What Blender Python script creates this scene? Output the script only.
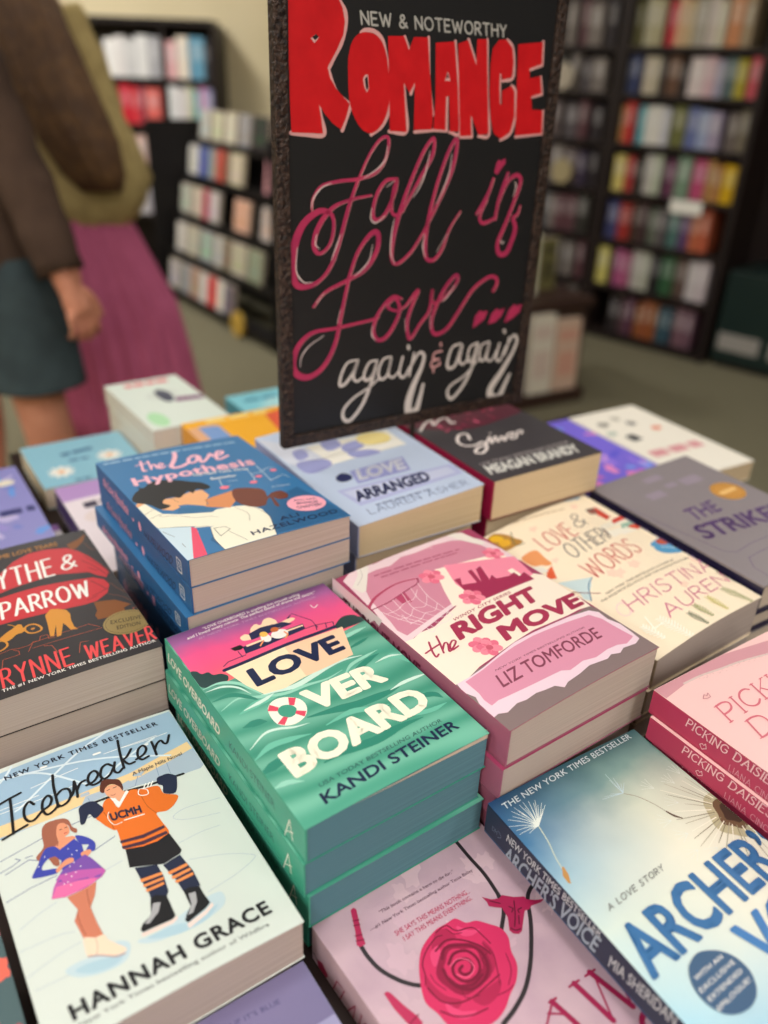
import bpy, bmesh, math, random
from mathutils import Vector, Matrix
from mathutils.geometry import tessellate_polygon
random.seed(7)
for _o in list(bpy.data.objects): bpy.data.objects.remove(_o)
SC = bpy.context.scene; COL = SC.collection; PI = math.pi

# ------------------------------------------------------------------ camera
CAM_H, PITCH, ROLL, FPX = 1.22955, 0.496362, 0.040610, 812.159
cd = bpy.data.cameras.new('camera'); cam = bpy.data.objects.new('camera', cd); COL.objects.link(cam); SC.camera = cam
_f = Vector((0, math.cos(PITCH), -math.sin(PITCH))); _r = Vector((1, 0, 0)); _u = _r.cross(_f)
_r2 = math.cos(ROLL)*_r + math.sin(ROLL)*_u; _u2 = -math.sin(ROLL)*_r + math.cos(ROLL)*_u
cam.matrix_world = Matrix(((_r2.x, _u2.x, -_f.x, 0), (_r2.y, _u2.y, -_f.y, 0), (_r2.z, _u2.z, -_f.z, CAM_H), (0, 0, 0, 1)))
cd.sensor_fit = 'VERTICAL'; cd.sensor_height = 48.0; cd.lens = FPX*48.0/1024.0
cd.clip_start = 0.02; cd.clip_end = 60
cd.dof.use_dof = True; cd.dof.focus_distance = 0.56; cd.dof.aperture_fstop = 4.1

# ------------------------------------------------------------------ world, light, exposure
W = bpy.data.worlds.new('world'); SC.world = W; W.use_nodes = True
W.node_tree.nodes['Background'].inputs[0].default_value = (1.0, 0.93, 0.85, 1); W.node_tree.nodes['Background'].inputs[1].default_value = 0.25
SC.view_settings.view_transform = 'Standard'; SC.view_settings.look = 'None'; SC.view_settings.gamma = 1.0
SC.view_settings.use_curve_mapping = False; SC.view_settings.exposure = 0.0
LAMPS = [(-2.6, -0.9, 29.9), (-0.9, -1.3, 29.9), (0.9, -1.3, 27.2), (2.4, -0.9, 20.4), (-3.0, 1.2, 31.3), (-0.2, 0.8, 6.8), (1.6, 1.6, 8.2), (-2.2, 3.9, 62), (-0.3, 3.2, 5.4), (2.2, 3.2, 5.4), (-0.9, -2.9, 24.5), (0.9, -2.9, 24.5)]  # lamps at left and behind the camera are added fill for spines and page edges
for lx, ly, pw in LAMPS:
    l = bpy.data.lights.new('ceiling_and_fill_light', 'AREA'); l.shape = 'RECTANGLE'; l.size = 0.56; l.size_y = 0.56; l.energy = pw; l.color = (1.0, 0.975, 0.94)
    o = bpy.data.objects.new('ceiling_and_fill_light', l); o.location = (lx, ly, 2.86); COL.objects.link(o)

# ------------------------------------------------------------------ materials
def lin(c): return tuple(((v/255)/12.92 if v/255 <= 0.04045 else ((v/255+0.055)/1.055)**2.4) for v in c)
MATS = {}
def mat(name, rgb, rough=0.5, spec=0.4, metal=0.0, noise=None, bump=None, emit=None, coat=0.0, alpha=None):
    if name in MATS: return MATS[name]
    m = bpy.data.materials.new(name); m.use_nodes = True; nt = m.node_tree; b = nt.nodes['Principled BSDF']
    c = (*lin(rgb), 1); b.inputs['Base Color'].default_value = c; b.inputs['Roughness'].default_value = rough
    b.inputs['Specular IOR Level'].default_value = spec; b.inputs['Metallic'].default_value = metal; b.inputs['Coat Weight'].default_value = coat
    tc = nt.nodes.new('ShaderNodeTexCoord')
    if noise:
        sc, rgb2, lo, hi = noise[:4]
        n = nt.nodes.new('ShaderNodeTexNoise'); n.inputs['Scale'].default_value = sc; n.inputs['Detail'].default_value = 5
        nt.links.new(tc.outputs['Object'], n.inputs['Vector'])
        r = nt.nodes.new('ShaderNodeValToRGB'); r.color_ramp.elements[0].position = lo; r.color_ramp.elements[1].position = hi
        r.color_ramp.elements[0].color = c; r.color_ramp.elements[1].color = (*lin(rgb2), 1)
        nt.links.new(n.outputs['Fac'], r.inputs['Fac']); nt.links.new(r.outputs['Color'], b.inputs['Base Color'])
    if bump:
        sc, st, di = bump
        n = nt.nodes.new('ShaderNodeTexNoise'); n.inputs['Scale'].default_value = sc; n.inputs['Detail'].default_value = 3
        nt.links.new(tc.outputs['Object'], n.inputs['Vector'])
        bp = nt.nodes.new('ShaderNodeBump'); bp.inputs['Strength'].default_value = st; bp.inputs['Distance'].default_value = di
        nt.links.new(n.outputs['Fac'], bp.inputs['Height']); nt.links.new(bp.outputs['Normal'], b.inputs['Normal'])
    if emit: b.inputs['Emission Color'].default_value = c; b.inputs['Emission Strength'].default_value = emit
    MATS[name] = m; return m
def ink(*rgb): return mat('ink_%d_%d_%d' % rgb, rgb, 0.42, 0.35)
def ramp_mat(name, stops, axis=1, rough=0.4, stops2=None, mixlo=0, mixhi=0.14):
    """printed colour gradient along the cover's own length (metres); optional second gradient mixed in across its width"""
    m = bpy.data.materials.new(name); m.use_nodes = True; nt = m.node_tree; b = nt.nodes['Principled BSDF']; b.inputs['Roughness'].default_value = rough
    b.inputs['Specular IOR Level'].default_value = 0.35
    tc = nt.nodes.new('ShaderNodeTexCoord'); sp = nt.nodes.new('ShaderNodeSeparateXYZ'); nt.links.new(tc.outputs['Object'], sp.inputs[0])
    nz = nt.nodes.new('ShaderNodeTexNoise'); nz.inputs['Scale'].default_value = 22; nz.inputs['Detail'].default_value = 4; nt.links.new(tc.outputs['Object'], nz.inputs['Vector'])
    def ramp(st):
        lo, hi = st[0][0], st[-1][0]
        mr = nt.nodes.new('ShaderNodeMapRange'); mr.inputs[1].default_value = lo; mr.inputs[2].default_value = hi
        ad = nt.nodes.new('ShaderNodeMath'); ad.operation = 'MULTIPLY_ADD'; ad.inputs[1].default_value = 0.03; nt.links.new(nz.outputs['Fac'], ad.inputs[0]); nt.links.new(sp.outputs[axis], ad.inputs[2])
        sb = nt.nodes.new('ShaderNodeMath'); sb.operation = 'SUBTRACT'; sb.inputs[1].default_value = 0.015; nt.links.new(ad.outputs[0], sb.inputs[0])
        nt.links.new(sb.outputs[0], mr.inputs[0])
        r = nt.nodes.new('ShaderNodeValToRGB'); cr = r.color_ramp
        while len(cr.elements) < len(st): cr.elements.new(0.5)
        for e, (p, c) in zip(cr.elements, st): e.position = (p-lo)/(hi-lo); e.color = (*lin(c), 1)
        nt.links.new(mr.outputs[0], r.inputs[0]); return r.outputs[0]
    out = ramp(stops)
    if stops2:
        o2 = ramp(stops2); mr = nt.nodes.new('ShaderNodeMapRange'); mr.inputs[1].default_value = mixlo; mr.inputs[2].default_value = mixhi
        nt.links.new(sp.outputs[1-axis], mr.inputs[0]); mx = nt.nodes.new('ShaderNodeMix'); mx.data_type = 'RGBA'
        nt.links.new(mr.outputs[0], mx.inputs[0]); nt.links.new(out, mx.inputs[6]); nt.links.new(o2, mx.inputs[7]); out = mx.outputs[2]
    nt.links.new(out, b.inputs['Base Color']); MATS[name] = m; return m
def page_mat(name, rgb, rgb2, scale=1500):
    m = bpy.data.materials.new(name); m.use_nodes = True; nt = m.node_tree; b = nt.nodes['Principled BSDF']; b.inputs['Roughness'].default_value = 0.85; b.inputs['Specular IOR Level'].default_value = 0.1
    tc = nt.nodes.new('ShaderNodeTexCoord'); mp = nt.nodes.new('ShaderNodeMapping'); mp.inputs['Scale'].default_value = (3, 3, scale)
    n = nt.nodes.new('ShaderNodeTexNoise'); n.inputs['Scale'].default_value = 1.0; n.inputs['Detail'].default_value = 3
    nt.links.new(tc.outputs['Object'], mp.inputs[0]); nt.links.new(mp.outputs[0], n.inputs['Vector'])
    r = nt.nodes.new('ShaderNodeValToRGB'); r.color_ramp.elements[0].position = 0.35; r.color_ramp.elements[1].position = 0.65
    r.color_ramp.elements[0].color = (*lin(rgb), 1); r.color_ramp.elements[1].color = (*lin(rgb2), 1)
    nt.links.new(n.outputs['Fac'], r.inputs[0]); nt.links.new(r.outputs[0], b.inputs['Base Color']); MATS[name] = m; return m
PAGE = page_mat('pages_cream', (196, 178, 160), (212, 196, 180))
PAGE_PINK = page_mat('pages_greyed', (176, 160, 152), (192, 176, 168))
PAGE_TAN = page_mat('pages_tan', (200, 176, 142), (216, 194, 162))
PAGE_TEAL = page_mat('pages_dyed_teal', (84, 122, 136), (94, 134, 146))
PAGE_WHITE = page_mat('pages_white', (214, 208, 198), (228, 222, 212))

# ------------------------------------------------------------------ mesh builders
class MB:
    def __init__(s): s.v = []; s.f = []; s.m = []; s.mats = []
    def mi(s, m):
        if m not in s.mats: s.mats.append(m)
        return s.mats.index(m)
    def poly(s, vs, fs, m):
        k = len(s.v); s.v += [tuple(v) for v in vs]; i = s.mi(m)
        for f in fs: s.f.append([k+j for j in f]); s.m.append(i)
    def box(s, x0, x1, y0, y1, z0, z1, m, M=None):
        vs = [Vector((x, y, z)) for z in (z0, z1) for y in (y0, y1) for x in (x0, x1)]
        if M is not None: vs = [M @ v for v in vs]
        s.poly(vs, [(0, 2, 3, 1), (4, 5, 7, 6), (0, 1, 5, 4), (2, 6, 7, 3), (0, 4, 6, 2), (1, 3, 7, 5)], m)
    def tube(s, pts, r, m, n=10, cap=True):
        pts = [Vector(p) for p in pts]; rs = r if isinstance(r, (list, tuple)) else [r]*len(pts); rings = []
        for i, p in enumerate(pts):
            t = (pts[min(i+1, len(pts)-1)]-pts[max(i-1, 0)]).normalized()
            a = t.cross(Vector((0, 0, 1)) if abs(t.z) < 0.9 else Vector((1, 0, 0))).normalized(); b = t.cross(a)
            rings.append([p + (a*math.cos(2*PI*k/n)+b*math.sin(2*PI*k/n))*rs[i] for k in range(n)])
        vs = [v for rg in rings for v in rg]; fs = []
        for i in range(len(rings)-1):
            for k in range(n): fs.append((i*n+k, i*n+(k+1) % n, (i+1)*n+(k+1) % n, (i+1)*n+k))
        if cap: fs.append(tuple(range(n-1, -1, -1))); fs.append(tuple((len(rings)-1)*n+k for k in range(n)))
        s.poly(vs, fs, m)
    def loft(s, rings, m, cap=True):
        n = len(rings[0]); vs = [v for rg in rings for v in rg]; fs = []
        for i in range(len(rings)-1):
            for k in range(n): fs.append((i*n+k, i*n+(k+1) % n, (i+1)*n+(k+1) % n, (i+1)*n+k))
        if cap: fs.append(tuple(range(n-1, -1, -1))); fs.append(tuple((len(rings)-1)*n+k for k in range(n)))
        s.poly(vs, fs, m)
    def build(s, name, parent=None, smooth=False, bevel=0, merge=False):
        me = bpy.data.meshes.new(name); me.from_pydata(s.v, [], s.f)
        for m in s.mats: me.materials.append(m)
        me.polygons.foreach_set('material_index', s.m)
        if smooth: me.polygons.foreach_set('use_smooth', [True]*len(me.polygons))
        me.update()
        o = bpy.data.objects.new(name, me); COL.objects.link(o)
        if parent: o.parent = parent
        if bevel:
            b = o.modifiers.new('bevel', 'BEVEL'); b.width = bevel; b.segments = 2; b.limit_method = 'ANGLE'
        return o

def smooth_line(pts, closed=False, n=7):
    if len(pts) < 3: return [tuple(p) for p in pts]
    P = [Vector(p) for p in pts]; out = []; N = len(P)
    rng = range(N if closed else N-1)
    for i in rng:
        p0 = P[(i-1) % N] if closed or i > 0 else P[0]*2-P[1]
        p1, p2 = P[i], P[(i+1) % N]; p3 = P[(i+2) % N] if closed or i+2 < N else P[N-1]*2-P[N-2]
        for k in range(n):
            t = k/n; a = 2*p1; b = (p2-p0)*t; c = (2*p0-5*p1+4*p2-p3)*t*t; d = (-p0+3*p1-3*p2+p3)*t*t*t
            out.append(tuple((a+b+c+d)*0.5))
    if not closed: out.append(tuple(P[-1]))
    return out

_txt = {}
def text_mesh(s, bold, spacing=1.0):
    """glyph faces; bold > 0 thickens every outline with a ribbon and round joins"""
    key = (s, bold, spacing)
    if key not in _txt:
        c = bpy.data.curves.new('t', 'FONT'); c.body = s; c.size = 1.0; c.offset = min(bold, 0); c.space_character = spacing; c.resolution_u = 3
        o = bpy.data.objects.new('t', c); me = bpy.data.meshes.new_from_object(o)
        vs = [(v.co.x, v.co.y) for v in me.vertices]; fs = [tuple(p.vertices) for p in me.polygons]
        bpy.data.objects.remove(o); bpy.data.curves.remove(c); bpy.data.meshes.remove(me)
        if bold > 0:
            cnt = {}; rep = {}
            def key_(i): return (round(vs[i][0], 4), round(vs[i][1], 4))
            for f in fs:
                for i in range(len(f)):
                    e = tuple(sorted((key_(f[i]), key_(f[(i+1) % len(f)])))); cnt[e] = cnt.get(e, 0)+1
            ends = set()
            for (p, q), n in list(cnt.items()):
                if n != 1: continue
                dx, dy = q[0]-p[0], q[1]-p[1]; ln = math.hypot(dx, dy)
                if ln < 1e-6: continue
                nx, ny = -dy/ln*bold, dx/ln*bold; k = len(vs)
                vs += [(p[0]-nx, p[1]-ny), (q[0]-nx, q[1]-ny), (q[0]+nx, q[1]+ny), (p[0]+nx, p[1]+ny)]; fs.append((k, k+1, k+2, k+3)); ends.add(p); ends.add(q)
            for p in ends:
                k = len(vs); vs += [(p[0]+bold*math.cos(t*PI/4), p[1]+bold*math.sin(t*PI/4)) for t in range(8)]; fs.append(tuple(range(k, k+8)))
        xs = [v[0] for v in vs]; x0, x1 = min(xs), max(xs); b = max(bold, 0); H = 0.72+b*2
        _txt[key] = ([((x-x0)/(x1-x0), (y+b)/H) for x, y in vs], fs)
    return _txt[key]

# single-stroke capitals for thin and hand-drawn lettering: (width, strokes); 'c' strokes are smoothed
GLY = {
 'A': (0.72, [((0, 0), (0.36, 1), (0.72, 0)), ((0.12, 0.34), (0.60, 0.34))]), 'B': (0.56, [((0, 0), (0, 1)), 'c', ((0, 1), (0.30, 1), (0.46, 0.88), (0.44, 0.64), (0.26, 0.54), (0, 0.54)), 'c', ((0.24, 0.54), (0.48, 0.46), (0.56, 0.26), (0.44, 0.05), (0.2, 0), (0, 0))]),
 'C': (0.66, ['c', ((0.64, 0.84), (0.48, 0.98), (0.24, 0.96), (0.05, 0.76), (0, 0.5), (0.06, 0.22), (0.26, 0.03), (0.48, 0.02), (0.66, 0.16))]), 'D': (0.66, [((0, 0), (0, 1)), 'c', ((0, 1), (0.26, 1), (0.54, 0.86), (0.66, 0.5), (0.54, 0.14), (0.26, 0), (0, 0))]),
 'E': (0.50, [((0.5, 1), (0, 1), (0, 0), (0.5, 0)), ((0, 0.52), (0.42, 0.52))]), 'F': (0.48, [((0.48, 1), (0, 1), (0, 0)), ((0, 0.52), (0.4, 0.52))]), 'G': (0.70, ['c', ((0.64, 0.84), (0.48, 0.98), (0.24, 0.96), (0.05, 0.76), (0, 0.5), (0.06, 0.22), (0.26, 0.02), (0.5, 0.02), (0.68, 0.18)), ((0.68, 0.18), (0.68, 0.46), (0.42, 0.46))]),
 'H': (0.62, [((0, 0), (0, 1)), ((0.62, 0), (0.62, 1)), ((0, 0.52), (0.62, 0.52))]), 'I': (0.0, [((0, 0), (0, 1))]), 'K': (0.58, [((0, 0), (0, 1)), ((0.54, 1), (0, 0.42)), ((0.18, 0.58), (0.58, 0))]), 'L': (0.46, [((0, 1), (0, 0), (0.46, 0))]),
 'M': (0.80, [((0, 0), (0.08, 1), (0.4, 0.3), (0.72, 1), (0.80, 0))]), 'N': (0.62, [((0, 0), (0, 1), (0.62, 0), (0.62, 1))]), 'O': (0.76, ['c*', ((0.38, 1), (0.12, 0.87), (0, 0.5), (0.12, 0.13), (0.38, 0), (0.64, 0.13), (0.76, 0.5), (0.64, 0.87))]),
 'P': (0.52, [((0, 0), (0, 1)), 'c', ((0, 1), (0.30, 1), (0.50, 0.88), (0.52, 0.70), (0.42, 0.52), (0.2, 0.46), (0, 0.46))]), 'R': (0.56, [((0, 0), (0, 1)), 'c', ((0, 1), (0.30, 1), (0.48, 0.88), (0.50, 0.72), (0.40, 0.54), (0.2, 0.48), (0, 0.48)), ((0.24, 0.48), (0.56, 0))]),
 'S': (0.52, ['c', ((0.48, 0.86), (0.34, 0.99), (0.14, 0.96), (0.04, 0.80), (0.12, 0.62), (0.36, 0.48), (0.50, 0.30), (0.44, 0.08), (0.24, 0), (0.06, 0.05), (0, 0.16))]), 'T': (0.60, [((0, 1), (0.6, 1)), ((0.3, 1), (0.3, 0))]), 'U': (0.62, ['c', ((0, 1), (0, 0.4), (0.08, 0.1), (0.31, 0), (0.54, 0.1), (0.62, 0.4), (0.62, 1))]),
 'V': (0.66, [((0, 1), (0.33, 0), (0.66, 1))]), 'W': (0.96, [((0, 1), (0.24, 0), (0.48, 0.86), (0.72, 0), (0.96, 1))]), 'Y': (0.60, [((0, 1), (0.3, 0.48), (0.6, 1)), ((0.3, 0.48), (0.3, 0))]),
 '&': (0.66, ['c', ((0.66, 0.04), (0.36, 0.36), (0.12, 0.72), (0.18, 0.94), (0.36, 0.98), (0.46, 0.82), (0.34, 0.62), (0.06, 0.40), (0.0, 0.18), (0.16, 0.0), (0.40, 0.06), (0.60, 0.40))]), ' ': (0.25, []),
}

class Print:
    """Ink, paint or lettering lying on a flat or gently bowed surface; coordinates in mm on that surface."""
    def __init__(s, place, step=0.0000032, base=0.00003, cuts=None, clip=None):
        s.place = place; s.mb = MB(); s.z = base; s.step = step; s.cuts = cuts; s.clip = clip
    def _add(s, pts, fs, m):
        s.z += s.step
        xs = [p[0] for p in pts]; ys = [p[1] for p in pts]; over = s.clip and (min(xs) < 0.2 or min(ys) < 0.2 or max(xs) > s.clip[0]-0.2 or max(ys) > s.clip[1]-0.2)
        if (s.cuts or over) and len(pts) > 2:
            bm = bmesh.new(); vv = [bm.verts.new((p[0], p[1], 0)) for p in pts]
            for f in fs:
                try: bm.faces.new([vv[i] for i in f])
                except ValueError: pass
            if over:
                for co, no in (((0.2, 0, 0), (-1, 0, 0)), ((0, 0.2, 0), (0, -1, 0)), ((s.clip[0]-0.2, 0, 0), (1, 0, 0)), ((0, s.clip[1]-0.2, 0), (0, 1, 0))):
                    bmesh.ops.bisect_plane(bm, geom=bm.verts[:]+bm.edges[:]+bm.faces[:], plane_co=co, plane_no=no, clear_outer=True)
            for cx in s.cuts or ():
                if min(xs) < cx < max(xs):
                    bmesh.ops.bisect_plane(bm, geom=bm.verts[:]+bm.edges[:]+bm.faces[:], plane_co=(cx, 0, 0), plane_no=(1, 0, 0))
            bm.verts.index_update(); pts = [(v.co.x, v.co.y) for v in bm.verts]; fs = [[v.index for v in f.verts] for f in bm.faces]; bm.free()
        s.mb.poly([s.place(p[0]/1000, p[1]/1000, s.z) for p in pts], fs, m)
    def area(s, pts, m, smooth=False):
        if smooth: pts = smooth_line(pts, True, 5)
        t = tessellate_polygon([[Vector((p[0], p[1], 0)) for p in pts]])
        fs = []
        for a, b, c in t:
            A, B, C = pts[a], pts[b], pts[c]
            fs.append((a, b, c) if (B[0]-A[0])*(C[1]-A[1])-(B[1]-A[1])*(C[0]-A[0]) > 0 else (a, c, b))
        s._add(pts, fs, m)
    def line(s, pts, w, m, smooth=True, closed=False):
        if not smooth and len(pts) > 2 and not isinstance(w, (list, tuple)):
            P = list(pts)+([pts[0]] if closed else [])
            for i in range(len(P)-1): s.line([P[i], P[i+1]], w, m, False)
            return
        ws = list(w) if isinstance(w, (list, tuple)) else None; n0 = len(pts)
        P = smooth_line(pts, closed, 6) if smooth else [tuple(p) for p in pts]; N = len(P)
        if closed: P = P+[P[0]]; N += 1
        vs = []
        for i in range(N):
            a = Vector(P[max(i-1, 0)]); b = Vector(P[min(i+1, N-1)]); t = (b-a)
            t = t.normalized() if t.length > 1e-9 else Vector((1, 0)); nx = Vector((-t.y, t.x))
            if ws:
                q = i/(N-1)*(len(ws)-1); k = min(int(q), len(ws)-2); ww = ws[k]+(ws[k+1]-ws[k])*(q-k)
            else: ww = w
            p = Vector(P[i]); vs += [tuple(p+nx*ww/2), tuple(p-nx*ww/2)]
        fs = [(2*i, 2*i+1, 2*i+3, 2*i+2) for i in range(N-1)]
        for e, k in ((0, -1), (N-1, 1)):
            p = Vector(P[e]); a = Vector(P[max(e-1, 0)]); b = Vector(P[min(e+1, N-1)]); t = (b-a)
            t = (t.normalized() if t.length > 1e-9 else Vector((1, 0)))*k; nx = Vector((-t.y, t.x))
            ww = (ws[0] if e == 0 else ws[-1]) if ws else w
            c = len(vs); vs += [tuple(p+(nx*math.cos(x*PI/6)+t*math.sin(x*PI/6))*ww/2) for x in range(7)]; fs.append(tuple(range(c+6, c-1, -1)))
        s._add(vs, fs, m)
    def text(s, body, q, m, bold=0.0, spacing=1.0):
        o, x, y = (Vector(p) for p in q); X = x-o; Y = y-o
        vs, fs = text_mesh(body, bold, spacing); s._add([tuple(o+X*a+Y*b) for a, b in vs], fs, m)
    def letters(s, body, q, w, m, gap=0.20, slant=0.0, serif=0.0, thin=None):
        """lettering drawn with a pen of width w (mm) from the single-stroke capitals"""
        o, x, y = (Vector(p) for p in q); X, Y = x-o, y-o; tot = sum(GLY[c][0]+gap for c in body)-gap; cx = 0
        for c in body:
            gw, st = GLY[c]; mode = None
            for k, e in enumerate(st):
                if isinstance(e, str): mode = e; continue
                P = [tuple(o+X*((cx+px+slant*(py-0.5))/tot)+Y*py) for px, py in e]; ww = w
                if thin and mode is None and len(e) == 2 and (e[0][1] == e[1][1] or (e[0][0] != e[1][0] and (e[1][1]-e[0][1])*(e[1][0]-e[0][0]) > 0)): ww = thin
                s.line(P, ww, m, bool(mode), mode == 'c*')
                if serif and mode is None:
                    for px, py in (e[0], e[-1]):
                        if py in (0, 1): s.line([tuple(o+X*((cx+px-serif)/tot)+Y*py), tuple(o+X*((cx+px+serif)/tot)+Y*py)], w*0.5, m, False)
                mode = None
            cx += gw+gap
    def dashes(s, q, n, m, seed=1):
        """a line of print too small and blurred to read: word-long hairlines"""
        o, x, y = (Vector(p) for p in q); rnd = random.Random(seed); ws = [rnd.uniform(0.5, 1.5) for _ in range(n)]; tot = sum(ws)*1.22; t = 0; h = (y-o)
        for w in ws:
            a, b = o+(x-o)*(t/tot), o+(x-o)*((t+w)/tot); s.area([tuple(a+h*0.1), tuple(b+h*0.1), tuple(b+h*0.75), tuple(a+h*0.75)], m); t += w*1.22
    def blob(s, c, rx, ry, m, ang=0, n=24, wob=0):
        ca, sa = math.cos(ang), math.sin(ang); pts = []
        for k in range(n):
            t = 2*PI*k/n; w = 1+wob*math.sin(5*t)+wob*0.5*math.cos(3*t+1)
            a, b = rx*w*math.cos(t), ry*w*math.sin(t); pts.append((c[0]+a*ca-b*sa, c[1]+a*sa+b*ca))
        s.area(pts, m)
    def build(s, name, parent): return s.mb.build(name, parent)

def tag(o, label=None, cat=None, group=None, kind=None):
    for k, v in (('label', label), ('category', cat), ('group', group), ('kind', kind)):
        if v: o[k] = v
    return o
def empty(name, loc, rz=0):
    o = bpy.data.objects.new(name, None); COL.objects.link(o); o.location = loc; o.rotation_euler = (0, 0, rz); o.empty_display_size = 0.05; return o
def struct(name, mb, **k): return tag(mb.build(name, **k), kind='structure')
def copy_tree(o, parent=None):
    c = o.copy(); COL.objects.link(c); c.parent = parent
    for ch in [x for x in KIDS.get(o.name, [])]: copy_tree(ch, c)
    return c
KIDS = {}
def note_kids(root):
    for o in bpy.data.objects:
        if o.parent: KIDS.setdefault(o.parent.name, [])
    KIDS.clear()
    for o in bpy.data.objects:
        if o.parent: KIDS.setdefault(o.parent.name, []).append(o)
ORD = ['first', 'second', 'third', 'fourth', 'fifth', 'sixth', 'seventh', 'eighth', 'ninth', 'tenth', 'eleventh', 'twelfth', 'thirteenth', 'fourteenth', 'fifteenth', 'sixteenth', 'seventeenth', 'eighteenth', 'nineteenth', 'twentieth']

# ------------------------------------------------------------------ the room
carpet = mat('carpet', (126, 121, 100), 0.95, 0.1, noise=(60, (118, 113, 92), 0.3, 0.7), bump=(900, 0.5, 0.003))
cream = mat('wall_cream', (230, 216, 180), 0.8, 0.2, noise=(3, (224, 210, 172), 0.3, 0.7))
dark = mat('dark_wood', (44, 31, 29), 0.5, 0.3, noise=(6, (36, 25, 24), 0.3, 0.7))
ceil_m = mat('ceiling_white', (200, 194, 184), 0.9, 0.1)
brown_wall = mat('dark_panelling', (52, 40, 40), 0.6, 0.3, noise=(5, (44, 33, 34), 0.3, 0.7))
mb = MB(); mb.box(-5, 5, -3.5, 6.5, -0.1, 0, carpet); struct('floor', mb)
mb = MB(); mb.box(-5, 5, -3.5, 6.5, 2.9, 3.0, ceil_m); struct('ceiling', mb)
mb = MB(); mb.box(-5, 0.45, 5.6, 5.7, 0.93, 2.9, cream); mb.box(-5, 0.45, 5.59, 5.7, 0, 0.925, brown_wall); mb.box(-5, 0.45, 5.57, 5.59, 0.87, 0.93, dark); struct('wall_back', mb)
mb = MB(); mb.box(0.45, 5, 5.2, 5.7, 0, 2.9, brown_wall); struct('wall_back_right', mb)
mb = MB(); mb.box(-5.1, -5, -3.5, 6.5, 0, 2.9, cream); struct('wall_left', mb)
mb = MB(); mb.box(5, 5.1, -3.5, 6.5, 0, 2.9, brown_wall); struct('wall_right', mb)
mb = MB(); mb.box(-5, 5, -3.6, -3.5, 0, 2.9, cream); struct('wall_front', mb)
lampglow = mat('lamp_diffuser', (255, 248, 235), 0.5, 0.2, emit=3.0)
white_trim = mat('lamp_trim', (225, 225, 222), 0.5)
for i, (lx, ly, pw) in enumerate(LAMPS):
    r = tag(empty('ceiling_and_fill_panel', (lx, ly, 2.9)), 'square white ceiling light panel, in a set with added fill panels', 'ceiling light', 'ceiling light panels')
    mb = MB()
    for a in (-1, 1): mb.box(a*0.31-0.012, a*0.31+0.012, -0.322, 0.322, -0.03, -0.0005, white_trim); mb.box(-0.298, 0.298, a*0.31-0.012, a*0.31+0.012, -0.03, -0.0005, white_trim)
    mb.build('frame', r); mb = MB(); mb.box(-0.296, 0.296, -0.296, 0.296, -0.012, -0.002, lampglow); mb.build('diffuser', r)
# ------------------------------------------------------------------ display table
TABLE_Z = 0.740
_c, _s = math.cos(0.60), math.sin(0.60)
tt = tag(empty('display_table', (_c*0.4-_s*0.5, _s*0.4+_c*0.5, 0), 0.60), 'dark display table under the stacks of paperbacks', 'table')
mb = MB()
for a0, a1, b0, b1 in ((-0.17, 0.985, 0.02, 0.875), (-0.012, 0.612, 0.875, 1.01), (0.145, 0.612, 1.01, 1.148)): mb.box(a0-0.4, a1-0.4, b0-0.5, b1-0.5, TABLE_Z-0.035, TABLE_Z, dark)
mb.build('tabletop', tt)
mb = MB()
for (a0, a1, b0, b1) in ((-0.12, 0.94, 0.06, 0.08), (-0.12, 0.94, 0.82, 0.84), (-0.14, -0.12, 0.06, 0.84), (0.92, 0.94, 0.08, 0.82)): mb.box(a0-0.4, a1-0.4, b0-0.5, b1-0.5, TABLE_Z-0.13, TABLE_Z-0.036, dark)
mb.build('apron', tt)
for a in (-0.10, 0.88):
    for b in (0.10, 0.78):
        mb = MB(); mb.box(a-0.43, a-0.37, b-0.53, b-0.47, 0.0, TABLE_Z-0.131, dark); mb.build('leg', tt, bevel=0.003)
for a in (0.02, 0.56):
    mb = MB(); mb.box(a-0.42, a-0.38, 0.45, 0.49, 0.0, TABLE_Z-0.036, dark) if a < 0.1 else mb.box(a-0.42, a-0.38, 0.58, 0.62, 0.0, TABLE_Z-0.036, dark); mb.build('leg', tt, bevel=0.003)

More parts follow.
